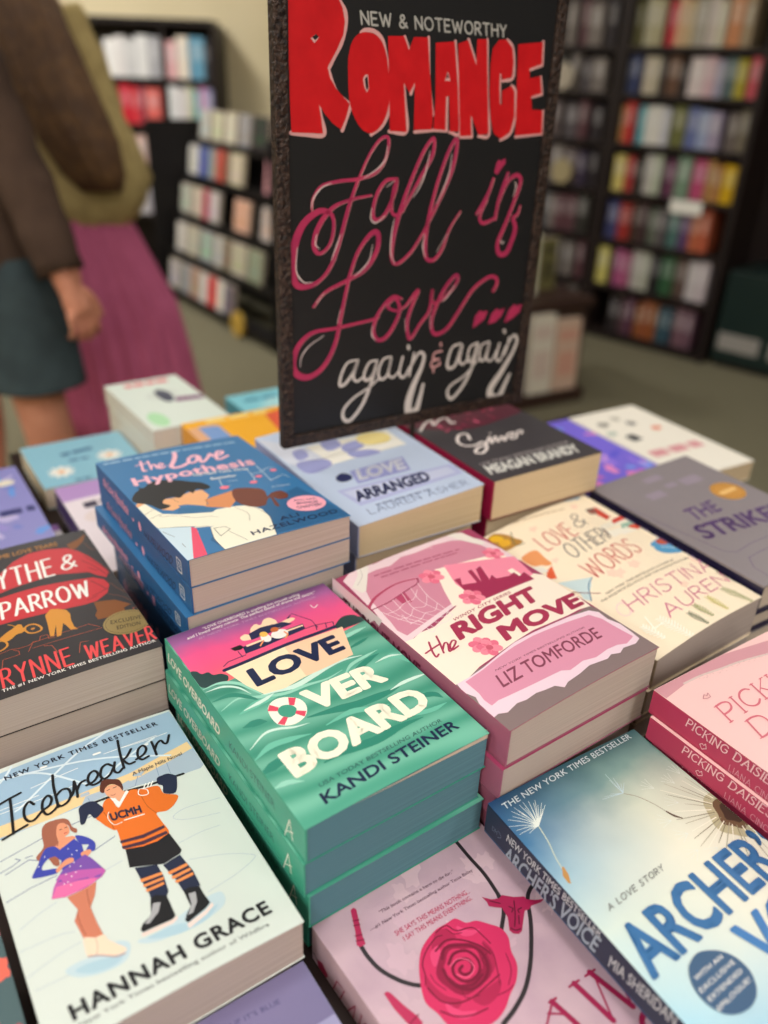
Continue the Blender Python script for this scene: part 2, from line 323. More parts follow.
# ------------------------------------------------------------------ books
POSE = {
    'LO': (-0.03656, 0.31193, 0.85761, 0.63096, 0.13631, 0.20496, 0.00904, 0.00014),
    'LH': (-0.14020, 0.49557, 0.91465, 0.63452, 0.14093, 0.20656, -0.02310, -0.02723),
    'RM': (0.08473, 0.38410, 0.86856, 0.63640, 0.14536, 0.20916, 0.03447, -0.01505),
    'AR': (0.18853, 0.20186, 0.81046, 0.57593, 0.13558, 0.20800, 0.00487, 0.01272),
    'IB': (-0.14935, 0.21431, 0.80619, 0.61690, 0.13916, 0.20720, -0.02587, -0.00364),
    'LA': (-0.02138, 0.60160, 0.88829, 0.58863, 0.13669, 0.20800, 0.05872, 0.01192),
    'SS': (-0.27433, 0.40426, 0.84569, 0.60753, 0.13800, 0.20680, 0.00787, -0.01078),
    'FL': (0.09316, 0.14878, 0.77050, 0.65500, 0.13800, 0.20800, 0.00000, 0.00000),
    'PD': (0.31138, 0.27267, 0.85633, 0.60110, 0.13800, 0.20800, 0.00000, 0.00082),
    'LW': (0.21524, 0.50061, 0.83781, 0.63463, 0.13737, 0.20441, 0.06594, 0.03730),
    'ST': (0.32683, 0.58549, 0.85507, 0.56884, 0.14288, 0.20792, 0.05736, 0.00216),
    'MB': (0.10101, 0.67853, 0.89859, 0.57629, 0.14030, 0.20800, 0.00911, 0.00219),
    'LV': (-0.02833, 0.04388, 0.76850, 0.62000, 0.13800, 0.20800, 0.00000, 0.00000),
    'OT': (-0.20648, 0.04603, 0.79900, 0.61500, 0.13800, 0.20800, 0.00000, 0.00000),
    'BD': (-0.41304, 0.87249, 0.76900, 0.60000, 0.13200, 0.13700, 0.00000, 0.00000),
    'PW': (-0.26758, 0.66521, 0.78900, 0.60000, 0.13800, 0.20800, 0.00000, 0.00000),
    'LL': (-0.45567, 0.65370, 0.78400, 0.60000, 0.13800, 0.20800, 0.00000, 0.00000),
    'WP': (-0.38860, 0.58112, 0.76200, 0.60000, 0.13800, 0.17400, 0.00000, 0.00000),
    'GW': (-0.29393, 0.94095, 0.82200, 0.63000, 0.10600, 0.18900, 0.00000, 0.00000),
    'OR': (-0.15159, 0.79362, 0.82700, 0.60000, 0.13800, 0.19600, 0.00000, 0.00000),
    'CY': (-0.14101, 1.03860, 0.76900, 0.60000, 0.13800, 0.20800, 0.00000, 0.00000),
    'BP': (0.26075, 0.86591, 0.79500, 0.54500, 0.12600, 0.20800, 0.00000, 0.00000),
    'WD': (0.37698, 0.91772, 0.79700, 0.54000, 0.12600, 0.22200, 0.00000, 0.00000),
}

SHEET = 0.0003
def build_book(key, zb, tilt, bow, mats, art=None, spine_art=None, back=None, name='paperback', T=None, dims=None, hard=False, page_strip=None):
    """one book: page_block, front_cover (> prints), spine (> print), back_cover; origin at its front left bottom corner"""
    x, y, z, yaw, w, L, tu, tv = POSE[key]
    if not tilt: tu = tv = 0; bow = 0
    if T is None: T = z-zb
    root = empty(name, (x, y, zb), yaw)
    def top(a, b, h=0.0): return (a, b, T+tu*a+tv*b+bow*math.sin(PI*min(max(a/w, 0), 1))+h)
    cover_m, spine_m, back_m, page_m = mats
    n = 12 if bow else 1; ov = 0.003 if hard else 0.0
    # pages
    pa0, pa1, pb0, pb1 = 0.0012, w-0.0008-ov, 0.0008+ov, L-0.0008-ov; sh = 0.002 if hard else SHEET
    mb = MB(); bot = []; tp = []
    for i in range(n+1):
        a = pa0+(pa1-pa0)*i/n
        for b in (pb0, pb1): bot.append((a, b, sh+0.0001)); q = top(a, b); tp.append((a, b, q[2]-sh-0.0001))
    fs = []; k = len(bot)
    for i in range(n):
        fs += [(2*i, 2*i+1, 2*i+3, 2*i+2), (k+2*i, k+2*i+2, k+2*i+3, k+2*i+1), (2*i, 2*i+2, k+2*i+2, k+2*i), (2*i+1, k+2*i+1, k+2*i+3, 2*i+3)]
    fs += [(0, k, k+1, 1), (2*n, 2*n+1, k+2*n+1, k+2*n)]
    mb.poly(bot+tp, fs, page_m)
    if page_strip:
        q = [(pa0+0.03, pb0-0.0003, tp[0][2]-0.0002), (pa1, pb0-0.0003, T+tu*pa1-0.0042), (pa1, pb0-0.0003, T+tu*pa1-0.0008)]
        q[0] = (pa0+0.03, pb0-0.0003, T+tu*(pa0+0.03)-0.0008); mb.poly(q, [(0, 1, 2)], page_strip)
    mb.build('page_block', root)
    # front cover
    mb = MB(); lo = []; hi = []
    for i in range(n+1):
        a = w*i/n
        for b in (0.0, L): lo.append(top(a, b, -sh)); hi.append(top(a, b))
    fs = []
    for i in range(n): fs += [(2*i, 2*i+1, 2*i+3, 2*i+2), (k+2*i, k+2*i+2, k+2*i+3, k+2*i+1), (2*i, 2*i+2, k+2*i+2, k+2*i), (2*i+1, k+2*i+1, k+2*i+3, 2*i+3)]
    fs += [(0, k, k+1, 1), (2*n, 2*n+1, k+2*n+1, k+2*n)]
    mb.poly(lo+hi, fs, cover_m); fc = mb.build('front_cover', root)
    mb = MB(); mb.box(0, w, 0, L, 0, sh, back_m or cover_m); mb.build('back_cover', root)
    # spine, slightly rounded along its long edges
    mb = MB(); ring = []
    for b in (0.0, L):
        zt = T+tv*b-sh*0.2; ring.append([(0.0009, b, sh*0.2), (0.0003, b, 0.0006), (0.0, b, 0.0016), (0.0, b, zt-0.0016), (0.0003, b, zt-0.0006), (0.0009, b, zt)][::-1])
    vs = ring[0]+ring[1]; m_ = 6; fs = [(i, i+1, m_+i+1, m_+i) for i in range(m_-1)]
    inn = len(vs)
    vs += [(0.0012, 0.0, T-sh), (0.0012, 0.0, sh), (0.0012, L, T+tv*L-sh), (0.0012, L, sh)]
    fs += [(0, 1, 2, 3, 4, 5, inn+1, inn)[::-1], (6, 7, 8, 9, 10, 11, inn+3, inn+2)]
    mb.poly(vs, fs, spine_m); sp = mb.build('spine', root)
    if art:
        C = CoverArt(top, [w*1000*i/12 for i in range(1, 12)] if bow else None, (w*1000, L*1000)); art(C)
        for nm, p in C.layers.items(): p.build(nm, fc)
    if spine_art:
        p = Print(lambda a, b, h: (-h, L-a, b), base=0.00003, clip=(L*1000, T*1000)); q0 = p._add; p._add = lambda pts, fs, m: q0([(x_, y_+T*1000) for x_, y_ in pts], fs, m); spine_art(p); p.build('spine_print', sp)
    return root

class CoverArt:
    """hands out the printed layers of one cover in painting order"""
    def __init__(s, top, cuts, clip): s.top, s.cuts, s.clip, s.layers = top, cuts, clip, {}
    def on(s, nm):
        z = max([p.z for p in s.layers.values()], default=0.00003)
        if nm not in s.layers: s.layers[nm] = Print(s.top, cuts=s.cuts, clip=s.clip)
        s.layers[nm].z = z; return s.layers[nm]

def stack(key, zb, mats, desc, group, art=None, spine_art=None, tilt=True, bow=0.0012, below=(), hard=False, page_strip=None, name='paperback', cat='book', back=None, top_label=None):
    """top book with its art, then the flat copies under it, each an object of its own"""
    root = build_book(key, zb, tilt, bow, mats, art, spine_art, back, name, hard=hard, page_strip=page_strip)
    if not below:
        tag(root, top_label or desc, cat); return root
    tag(root, top_label or desc+', top of stack', cat, group)
    T0 = POSE[key][2]-zb
    flat = build_book(key, zb, False, 0, mats, None, spine_art, back, name, T=T0, hard=hard)
    note_kids(flat); x, y, z, yaw, w, L, tu, tv = POSE[key]; zz = zb
    for i, it in enumerate(below):
        T, dx, dy, dr, sx, sy = (list(it)+[0, 0, 0, 1, 1][len(it)-1:])[:6]
        o = flat if i == 0 else copy_tree(flat)
        zz -= T; ca, sa = math.cos(yaw), math.sin(yaw); dx += w*(1-sx)/2; dy += L*(1-sy)/2
        o.location = (x+ca*dx-sa*dy, y+sa*dx+ca*dy, zz); o.rotation_euler = (0, 0, yaw+dr); o.scale = (sx, sy, (T-0.0001)/T0)
        last = i == len(below)-1
        tag(o, desc+', '+('bottom of stack' if last else ORD[i+1]+' down in stack'), cat, group)
    return root
def cm(name, rgb, rough=0.4, **k): return mat('cover_'+name, rgb, rough, 0.35, **k)
WHITE = ink(240, 238, 232); NAVY = ink(28, 42, 76); BLACK = ink(24, 24, 28)

# --- green paperback with the yacht on the waves
ramp_mat('print_sunset', [(0.125, (250, 128, 96)), (0.150, (240, 92, 128)), (0.172, (228, 84, 140)), (0.190, (160, 92, 150)), (0.206, (104, 66, 116))])
def art_lo(C):
    p = C.on('cover_picture')
    teal, teal2, teal3, pale, pale2 = ink(66, 154, 130), ink(48, 134, 114), ink(108, 188, 164), ink(206, 234, 222), ink(150, 210, 190)
    p.area([(1.1,209.3),(137.2,207.4),(137.7,149.0),(131.4,143.2),(100.8,138.1),(16.1,136.4),(0.9,140.9)], MATS['print_sunset'])
    hill = ink(38, 66, 66)
    p.area([(0.6,158.5),(4.5,157.9),(6.4,153.4),(10.9,152.5),(12.7,148.0),(17.7,146.0),(20.6,140.9),(16.1,136.4),(1.0,140.2)], hill, True)
    p.area([(112.4,148.8),(118.6,154.2),(125.4,157.0),(132.4,154.9),(135.0,150.8),(137.9,144.2),(116.5,143.1),(113.7,144.1)], hill, True)
    for w, m, q in (
        (3.0, pale2, [(0.5,138.0),(12.8,137.6),(22.9,130.3),(28.8,118.6),(31.9,109.4)]), (2.0, pale, [(0.9,134.6),(12.6,133.2),(21.0,126.5),(25.5,116.1)]),
        (4.5, pale, [(29.7,110.9),(39.7,109.3),(54.0,106.2),(69.9,108.7),(82.1,111.4),(95.7,112.1),(110.6,109.4)]), (3.0, pale2, [(1.8,112.1),(16.2,116.6),(28.5,110.4),(44.5,103.6),(60.2,102.8),(75.6,100.7),(89.9,103.0)]),
        (4.0, teal2, [(0.5,123.3),(13.3,122.5),(21.5,115.6),(29.3,104.5)]), (4, pale2, [(106.4,132.6),(119.7,135.3),(132.4,136.7)]), (3.0, teal2, [(105.5,120.5),(118.5,123.0),(126.8,125.0)]),
        (6, teal3, [(10.7,102.7),(26.9,105.5),(38.7,103.8)]), (3, pale, [(14.3,104.1),(29.6,105.8),(38.4,108.0)]), (6, teal2, [(7.0,90.4),(16.3,89.7),(22.2,87.0)]),
        (2.2, pale, [(1.9,70.9),(15.0,77.9),(24.3,77.2),(34.0,72.6),(44.0,70.4)]), (5, teal3, [(0.7,61.7),(13.7,66.5),(27.1,64.7),(40.0,61.5)]), (7, teal2, [(45.6,75.3),(64.0,71.5),(80.3,67.8),(101.5,66.7),(113.2,67.2)]),
        (5, teal3, [(52.0,62.6),(72.5,64.1),(87.3,58.2),(97.3,56.7)]), (3, pale, [(106.4,67.6),(117.7,69.3),(129.4,69.3),(138.4,68.6)]), (6, teal3, [(120.1,97.3),(131.6,96.6),(135.3,85.1)]), (2, pale, [(114.3,97.4),(126.8,98.4),(136.4,94.9)]),
        (7, teal2, [(-2.3,49.1),(10.6,51.9),(20.8,53.4)]), (4, pale2, [(-0.6,35.5),(8.3,35.2),(17.1,30.6)]), (7, teal2, [(34.5,36.0),(47.6,37.4),(70.8,34.1),(90.3,35.6),(108.8,34.6)]),
        (4, teal3, [(95.8,43.1),(116.4,37.2),(131.0,37.4)]), (5, teal2, [(86.0,85.0),(99.7,97.2),(111.9,102.6),(122.4,104.9)]), (3, pale2, [(88.8,97.9),(98.7,104.5),(112.0,107.0),(123.6,108.8)]), (5, teal2, [(116.8,52.6),(128.5,49.0),(132.2,42.6)])):
        k = w; p.line(q, [k*0.15, k, k*0.9, k*0.1], m)
    hull, hull2, navy = ink(250, 226, 190), ink(244, 204, 170), ink(34, 42, 78)
    cloud = ink(250, 214, 180)
    p.area([(46.1,174.3),(50.8,176.4),(54.0,174.4),(57.7,180.3),(63.0,183.4),(66.0,180.3),(71.0,184.9),(75.9,184.9),(78.5,179.3),(78.6,175.3),(89.2,176.3),(89.6,172.1),(62.8,168.3),(48.2,169.2)], cloud, True)
    p.area([(53.5,175.4),(64.3,177.6),(81.7,174.9),(87.0,169.1),(69.1,168.0),(52.0,167.5)], navy)
    p.area([(43.1,163.9),(56.5,164.6),(69.7,165.0),(93.6,164.8),(92.0,158.1),(56.0,155.5),(41.5,155.7)], navy)
    p.area([(45.8,164.3),(69.4,164.4),(93.0,163.7),(92.5,162.1),(68.2,162.2),(45.6,162.2)], cloud)
    p.area([(20.8,147.3),(30.8,146.5),(68.7,147.3),(117.1,145.8),(105.7,113.2),(82.1,111.4),(64.8,110.7),(47.1,108.2),(32.6,110.8),(26.4,125.5)], hull)
    p.area([(68.2,147.2),(117.1,145.8),(105.7,113.2),(82.1,111.4),(65.4,111.0)], hull2)
    p.line([(21.1,147.8),(37.6,147.8),(69.5,148.9),(95.9,148.7),(112.4,148.8)], 3.2, navy)
    for q in ([(22.4,151.9),(27.1,154.6),(41.0,154.6)], [(37.9,160.9),(38.0,153.7)], [(91.5,158.4),(101.6,158.1),(114.4,154.9),(112.1,149.7)], [(100.9,157.8),(98.6,152.4)], [(108.7,156.6),(106.5,151.1)]): p.line(q, 0.7, navy, False)
    p.line([(87.3,176.8),(92.9,180.4),(101.3,165.4),(100.9,154.7)], [1.6, 0.7, 0.6, 0.6], navy, False)
    p.area([(34.7,167.1),(42.6,167.1),(43.7,163.5),(40.8,161.8),(36.4,162.9)], BLACK)
    sk, blond, brown = ink(238, 150, 96), ink(240, 190, 90), ink(196, 104, 56)
    p.blob([(62.0,164.0)][0], 3.6, 5.2, WHITE); p.blob([(62.6,168.8)][0], 3.0, 3.2, blond); p.line([(59.1,162.2),(54.4,158.0)], 1.2, sk)
    p.blob([(72.9,162.9)][0], 6.6, 5.4, WHITE); p.blob([(72.1,169.5)][0], 3.2, 3.0, brown); p.line([(77.0,163.2),(77.5,159.2),(74.0,156.2)], 1.4, sk)
    p.line([(111.0,182.7),(111.6,178.1),(116.0,180.3)], 0.7, WHITE)
    # lifebuoy standing in for the O
    r = [(27.3,95.3),(33.9,101.4),(42.4,100.4),(49.8,93.4),(50.3,84.7),(44.9,77.1),(34.6,74.7),(26.4,81.2)]
    p.area(r, ink(245, 242, 226), True)
    p.area([(32.5,91.6),(36.9,94.1),(41.9,91.7),(43.7,86.6),(40.5,82.3),(35.9,81.8),(32.1,86.1)], teal, True)
    red = ink(222, 72, 98)
    for q in ([(44.3,98.9),(48.4,95.6),(43.9,89.8),(41.3,92.1)], [(47.9,80.9),(44.4,76.9),(40.7,82.7),(42.7,84.9)], [(29.7,77.4),(26.7,81.0),(32.9,84.7),(35.1,82.4)], [(26.8,94.8),(30.5,99.5),(34.5,93.9),(32.2,91.2)]): p.area(q, red)
    t = C.on('title_print'); off = ink(247, 243, 222)
    t.text('LOVE', [(31.9,119.4),(105.2,121.4),(32.9,140.1)], NAVY, 0.045)
    t.text('VER', [(50.3,76.7),(111.6,76.6),(52.2,100.1)], off, 0.05)
    t.text('BOARD', [(13.9,34.6),(123.0,39.8),(13.3,59.0)], off, 0.05)
    a = C.on('author_print')
    a.text('USA TODAY BESTSELLING AUTHOR', [(22.3,20.9),(117.0,24.3),(22.9,24.2)], ink(50, 92, 92), 0.0)
    a.text('KANDI STEINER', [(18.5,8.5),(123.3,13.9),(18.9,17.5)], NAVY, 0.022)
    b = C.on('small_print')
    b.text('\u201cLOVE OVERBOARD is anything but smooth sailing', [(27.6,198.3),(110.6,199.1),(28.2,201.6)], WHITE, 0.012)
    b.text('and I loved every minute. The perfect blend of drama and desire.\u201d', [(13.4,194.0),(123.3,195.3),(14.0,197.3)], WHITE, 0.012)
    b.text('#1 NEW YORK TIMES BESTSELLING AUTHOR', [(20.4,189.5),(120.3,189.4),(20.8,191.8)], ink(190, 150, 180), 0.0)
def spine_lo(p):
    off = ink(238, 236, 220)
    p.text('LOVE OVERBOARD', [(2.7,-18.9),(91.1,-22.7),(5.1,-8.9)], off, 0.035)
    p.text('KANDI STEINER', [(106.4,-19.8),(168.8,-18.3),(106.5,-12.8)], ink(40, 96, 92), 0.0)
    p.line([(180.3,-28.3),(186.8,-9.4),(190.0,-23.5)], 0.9, off, False); p.line([(183.2,-21.9),(190.9,-16.4)], 0.7, off, False)
LO_M = (None, cm('spine_green', (62, 158, 132)), cm('back_green', (62, 150, 128)), PAGE_TEAL)
ramp_mat('sea_base', [(0.0, (96, 182, 156)), (0.03, (84, 168, 142)), (0.07, (70, 152, 128)), (0.105, (92, 176, 152)), (0.125, (60, 140, 118))])
_nt = MATS['sea_base'].node_tree; _b = _nt.nodes['Principled BSDF']; _tc = _nt.nodes.new('ShaderNodeTexCoord'); _mp = _nt.nodes.new('ShaderNodeMapping'); _mp.inputs['Scale'].default_value = (4, 9, 1); _mp.inputs['Rotation'].default_value = (0, 0, 0.12)
_wv = _nt.nodes.new('ShaderNodeTexWave'); _wv.bands_direction = 'Y'; _wv.inputs['Scale'].default_value = 1.6; _wv.inputs['Distortion'].default_value = 7.0; _wv.inputs['Detail'].default_value = 1.5; _wv.inputs['Detail Scale'].default_value = 1.0
_rm = _nt.nodes.new('ShaderNodeValToRGB'); _rm.color_ramp.elements[0].color = (*lin((38, 124, 104)), 1); _rm.color_ramp.elements[1].color = (*lin((150, 210, 188)), 1); _rm.color_ramp.elements[0].position = 0.0; _rm.color_ramp.elements[1].position = 1.0
_mx = _nt.nodes.new('ShaderNodeMix'); _mx.data_type = 'RGBA'; _mx.inputs[0].default_value = 0.36
_src = _b.inputs['Base Color'].links[0].from_socket
_nt.links.new(_tc.outputs['Object'], _mp.inputs[0]); _nt.links.new(_mp.outputs[0], _wv.inputs[0]); _nt.links.new(_wv.outputs['Fac'], _rm.inputs[0]); _nt.links.new(_src, _mx.inputs[6]); _nt.links.new(_rm.outputs[0], _mx.inputs[7]); _nt.links.new(_mx.outputs[2], _b.inputs['Base Color'])
stack('LO', 0.829, (MATS['sea_base'],)+LO_M[1:], 'green paperback with a yacht on waves', 'green paperbacks with the yacht', art_lo, spine_lo, page_strip=PAGE,
      below=[(0.0285, -0.0012, 0.0005, 0.004), (0.0285, 0.001, -0.001, -0.006), (0.032, 0, 0.0, 0, 0.93, 0.93)])

# --- pale paperback with the two ice skaters
def art_ib(C):
    p = C.on('cover_picture')
    blue, blue2, sand, dk = ink(156, 186, 210), ink(172, 188, 204), ink(236, 204, 152), ink(60, 84, 140)
    p.area([(-1.3,202.8),(138.2,205.3),(143.9,145.4),(135.4,139.9),(120.9,140.3),(83.7,146.7),(54.8,146.3),(7.9,146.9),(-4.5,147.7)], blue)
    p.area([(59.3,156.3),(95.5,155.7),(137.1,159.2),(143.9,145.4),(135.7,139.7),(120.9,140.3),(83.7,146.7),(56.7,146.2)], blue2)
    p.area([(57.9,157.2),(92.9,158.4),(137.6,168.6),(138.3,160.6),(117.5,155.6),(94.0,151.1),(61.8,153.2),(57.8,147.5),(38.6,146.4),(17.1,147.7),(-3.5,149.3),(-3.3,158.3),(30.1,156.9)], sand)
    for q in ([(95.2,207.0),(68.7,195.1),(28.0,168.2),(20.9,164.6)], [(18.3,197.0),(75.9,183.3),(122.5,161.2)], [(118.4,183.2),(94.1,172.6),(76.5,162.3)], [(13.8,191.0),(21.8,198.2),(27.4,205.2)], [(29.6,196.2),(45.6,186.4),(64.9,163.9)]): p.line(q, 1.6, ink(212, 226, 234))
    for q in ([(12.1,167.5),(43.6,165.8),(60.6,166.6)], [(12.8,170.5),(36.6,170.1)], [(96.2,184.4),(112.8,183.5),(128.4,184.0)], [(33.8,178.9),(64.5,180.5)], [(83.5,184.7),(120.9,184.8)]): p.line(q, 0.5, WHITE)
    for x, y in ((168, 268), (372, 216), (560, 178), (130, 345), (470, 230), (640, 120)):
        pass
    for q in ([(44.0,193.5),(47.0,193.3)], [(77.5,187.5),(81.5,187.4)], [(109.3,179.0),(112.5,179.4)]): p.line(q, 1.8, WHITE)
    for q in ([(85.1,145.8),(92.0,145.4),(96.4,152.9)], [(110.0,155.3),(108.6,145.6)], [(117.5,155.6),(116.3,145.1)], [(62.7,150.9),(62.9,145.7)]): p.line(q, 0.5, ink(140, 160, 186), False)
    for q in ([(4.4,130.3),(17.0,132.1),(30.6,134.2)], [(5.1,119.2),(19.2,122.4),(23.9,118.6)], [(2.7,122.0),(9.5,123.1),(14.9,125.1),(12.6,127.5)], [(1.7,100.0),(15.5,102.1),(30.1,102.4)], [(53.2,108.1),(67.6,111.9)], [(48.1,134.8),(60.1,134.9)], [(17.6,124.9),(21.7,124.2)]): p.line(q, 0.45, dk, False)
    gy = ink(170, 184, 200)
    for q in ([(136.1,108.5),(112.9,111.2),(103.6,107.4),(111.8,101.5),(130.9,96.7)], [(99.0,86.9),(114.6,88.2),(126.7,87.4)], [(99.7,72.3),(120.3,65.0),(133.3,57.4),(134.1,53.5),(119.5,48.4),(100.7,45.4)], [(3.7,78.2),(15.0,82.4),(25.4,84.7)], [(-1.3,65.2),(20.6,63.5),(28.8,60.8)], [(-0.3,48.0),(17.6,52.0),(29.7,53.0)], [(54.8,90.7),(65.8,92.0)], [(2.4,38.9),(17.8,37.8),(25.5,36.7)]): p.line(q, 0.3, gy)
    ice, ice2 = ink(192, 212, 220), ink(172, 202, 216)
    p.area([(18.1,40.8),(25.1,42.3),(35.0,41.0),(46.1,42.7),(51.8,37.8),(47.1,29.5),(35.5,29.1),(23.6,33.5)], ice, True); p.area([(22.4,38.1),(29.2,38.8),(39.8,36.1),(47.7,34.4),(42.0,30.1),(30.2,31.9)], ice2, True)
    p.area([(55.4,36.8),(67.9,36.2),(84.1,40.1),(97.8,42.6),(107.1,41.7),(105.2,33.2),(91.9,29.0),(82.1,29.1),(63.6,31.1)], ice, True); p.area([(60.6,35.6),(77.2,35.2),(85.5,31.5),(96.5,33.8),(102.2,35.0),(91.9,29.0),(74.8,29.2)], ice2, True)
    # the skater with the hockey stick
    nv, org, skin, hair = ink(32, 40, 66), ink(226, 112, 36), ink(232, 164, 128), ink(92, 48, 36)
    p.line([(123.5,140.3),(98.9,141.7),(83.0,144.4),(64.7,145.0),(59.8,144.8)], 1.9, BLACK, False)
    for q in ([(95.9,140.5),(98.6,144.0)], [(98.4,140.3),(101.1,143.8)], [(100.6,140.2),(103.4,143.7)]): p.line(q, 0.8, WHITE, False)
    p.area([(77.7,143.6),(83.5,146.1),(85.5,142.9),(82.1,138.5),(78.3,135.5)], skin)
    p.area([(70.4,142.4),(74.9,142.9),(77.0,132.7),(86.7,143.2),(95.6,140.3),(104.8,138.1),(105.9,129.8),(113.1,123.8),(108.0,117.4),(102.0,115.0),(95.9,116.3),(96.3,108.1),(96.9,97.2),(88.6,94.8),(79.6,95.6),(69.8,98.7),(69.4,105.2),(70.2,115.5),(68.7,116.7),(65.6,122.1),(63.4,127.6),(62.1,131.9),(66.3,134.8)], org, True)
    p.area([(74.8,142.9),(77.0,132.7),(87.0,143.0),(85.6,144.7),(78.9,137.2),(76.5,143.1)], WHITE)
    p.area([(69.0,106.8),(82.7,104.3),(96.4,104.7),(96.3,102.4),(82.0,101.5),(68.9,104.5)], ink(70, 44, 62)); p.area([(68.6,102.2),(81.3,99.6),(96.0,99.6),(96.2,97.2),(80.8,96.7),(68.6,99.8)], ink(70, 44, 62))
    p.line([(92.1,141.6),(92.4,135.5),(92.9,125.0),(95.9,116.3)], 0.35, ink(160, 76, 24)); p.line([(67.6,134.0),(68.8,125.9),(68.9,117.2)], 0.35, ink(160, 76, 24))
    p.line([(93.4,141.2),(91.5,137.7),(93.1,135.1),(96.9,134.5),(97.6,138.2),(95.6,140.3)], 0.6, WHITE, True, True)
    p.text('UCMH', [(69.6,124.2),(88.5,121.3),(70.0,131.4)], nv, 0.05); p.line([(76.8,121.0),(88.9,119.4)], 0.8, WHITE, False); p.line([(70.3,132.4),(68.4,128.0),(70.1,120.8),(74.9,120.2)], 0.5, WHITE)
    p.area([(73.8,152.7),(77.8,154.1),(82.9,151.8),(83.9,146.5),(81.1,142.8),(77.0,142.0),(74.7,144.3),(73.4,147.9)], skin, True)
    p.area([(70.9,152.4),(73.7,159.6),(77.2,160.9),(80.8,158.9),(84.7,155.9),(85.0,148.9),(83.6,145.5),(83.0,149.6),(80.7,153.6),(77.8,154.9),(74.5,153.1),(72.6,149.7)], hair, True)
    p.line([(75.1,150.7),(76.8,150.9)], 0.5, BLACK, False); p.line([(79.0,150.8),(81.2,150.8)], 0.5, BLACK, False); p.line([(75.9,145.6),(77.3,144.7),(78.8,145.1)], 0.4, ink(150, 60, 50))
    p.area([(55.4,145.4),(60.6,147.5),(65.1,146.0),(67.1,141.7),(68.5,136.8),(65.3,133.4),(61.4,131.9),(59.8,136.8),(57.9,135.7),(55.0,131.4),(52.6,131.9),(53.8,138.9)], nv, True)
    p.area([(106.7,144.8),(110.8,145.7),(114.7,145.2),(118.3,141.2),(117.8,137.1),(112.8,126.9),(106.0,130.0),(107.6,136.4),(105.5,139.4)], nv, True)
    p.area([(69.9,99.0),(79.6,95.6),(88.6,94.8),(96.8,97.2),(98.8,81.2),(96.9,79.1),(85.8,76.8),(82.4,78.2),(74.7,81.9),(67.6,84.8)], ink(26, 25, 30))
    p.area([(70.1,83.1),(82.2,78.4),(82.6,68.5),(81.3,57.7),(79.2,54.8),(70.9,57.4),(71.3,62.6),(70.5,73.0)], nv); p.area([(85.0,76.2),(96.4,78.4),(98.8,63.6),(98.5,51.6),(88.4,53.3),(87.9,62.2)], nv)
    og = ink(232, 142, 78)
    for q in ([(70.0,73.6),(82.7,72.2),(82.5,70.1),(70.0,71.3)], [(70.2,69.2),(82.3,68.4),(82.1,66.5),(70.2,67.2)], [(70.3,65.2),(81.3,65.0),(81.0,63.1),(70.6,63.4)], [(85.5,70.1),(97.5,70.6),(97.7,68.4),(85.9,67.8)], [(86.2,65.9),(97.9,66.5),(98.1,64.4),(86.4,63.8)], [(86.8,62.2),(98.2,62.6),(98.1,60.6),(87.3,60.2)]): p.area(q, og)
    for k, q in enumerate(([(70.8,58.4),(74.0,59.0),(79.1,55.5),(79.2,51.0),(78.8,40.6),(76.6,39.2),(59.9,40.3),(59.3,42.5),(61.7,45.2),(67.3,48.1)], [(88.6,53.2),(92.2,53.9),(97.7,51.5),(97.8,45.8),(98.7,38.2),(95.0,36.1),(83.2,32.6),(82.2,34.8),(84.4,38.0),(88.3,41.8)])): p.area(q, BLACK)
    blade = ink(238, 214, 206)
    p.area([(59.0,39.7),(76.8,38.8),(79.6,40.1),(79.3,38.1),(75.9,36.6),(59.2,37.6)], blade); p.area([(82.3,32.0),(94.4,34.8),(99.5,37.7),(99.7,35.6),(94.1,32.3),(82.3,29.0)], blade)
    p.area([(70.9,54.6),(74.9,53.0),(71.5,47.6),(64.9,43.5),(62.5,44.4),(67.4,48.6)], ink(168, 168, 172)); p.area([(90.4,50.1),(94.4,49.2),(92.6,42.6),(87.8,37.1),(84.8,37.1),(89.2,42.8)], ink(168, 168, 172))
    # the figure skater
    skin2, brn, bl = ink(226, 150, 116), ink(160, 96, 76), ink(62, 70, 168)
    p.area([(32.0,142.2),(35.9,144.4),(43.8,142.8),(47.0,139.4),(47.6,133.0),(49.5,129.6),(48.3,126.9),(46.1,130.3),(45.7,135.6),(41.6,138.1),(37.8,129.9),(37.3,124.6),(35.0,121.0),(33.7,109.5),(30.7,110.0),(28.6,118.3),(24.3,118.0),(23.3,121.8),(28.7,126.9),(30.1,136.3)], brn, True)
    p.area([(40.2,138.9),(43.7,138.9),(45.6,134.2),(44.7,129.1),(41.6,127.5),(46.0,125.5),(46.1,122.6),(36.7,118.9),(33.6,122.8),(37.3,125.3),(37.6,131.7)], skin2, True)
    p.line([(40.4,134.5),(41.6,134.5)], 0.5, BLACK, False); p.line([(43.5,134.4),(44.7,134.4)], 0.5, BLACK, False); p.line([(42.1,130.3),(43.8,130.3)], 0.6, ink(196, 50, 60), False)
    p.area([(32.2,118.0),(36.7,119.6),(46.0,123.1),(48.8,116.2),(47.8,107.4),(34.5,103.3),(32.5,106.5),(35.2,110.9)], bl)
    p.area([(30.0,125.0),(35.0,123.0),(36.0,116.3),(28.6,116.6),(23.8,110.9),(31.1,107.3),(30.5,103.8),(19.1,107.1),(18.2,109.6),(22.7,115.7),(26.4,121.6)], bl, True)
    p.area([(47.3,125.0),(52.3,120.9),(55.8,113.9),(54.0,108.3),(50.2,109.2),(50.2,111.6),(52.2,114.1),(48.3,117.2)], bl, True)
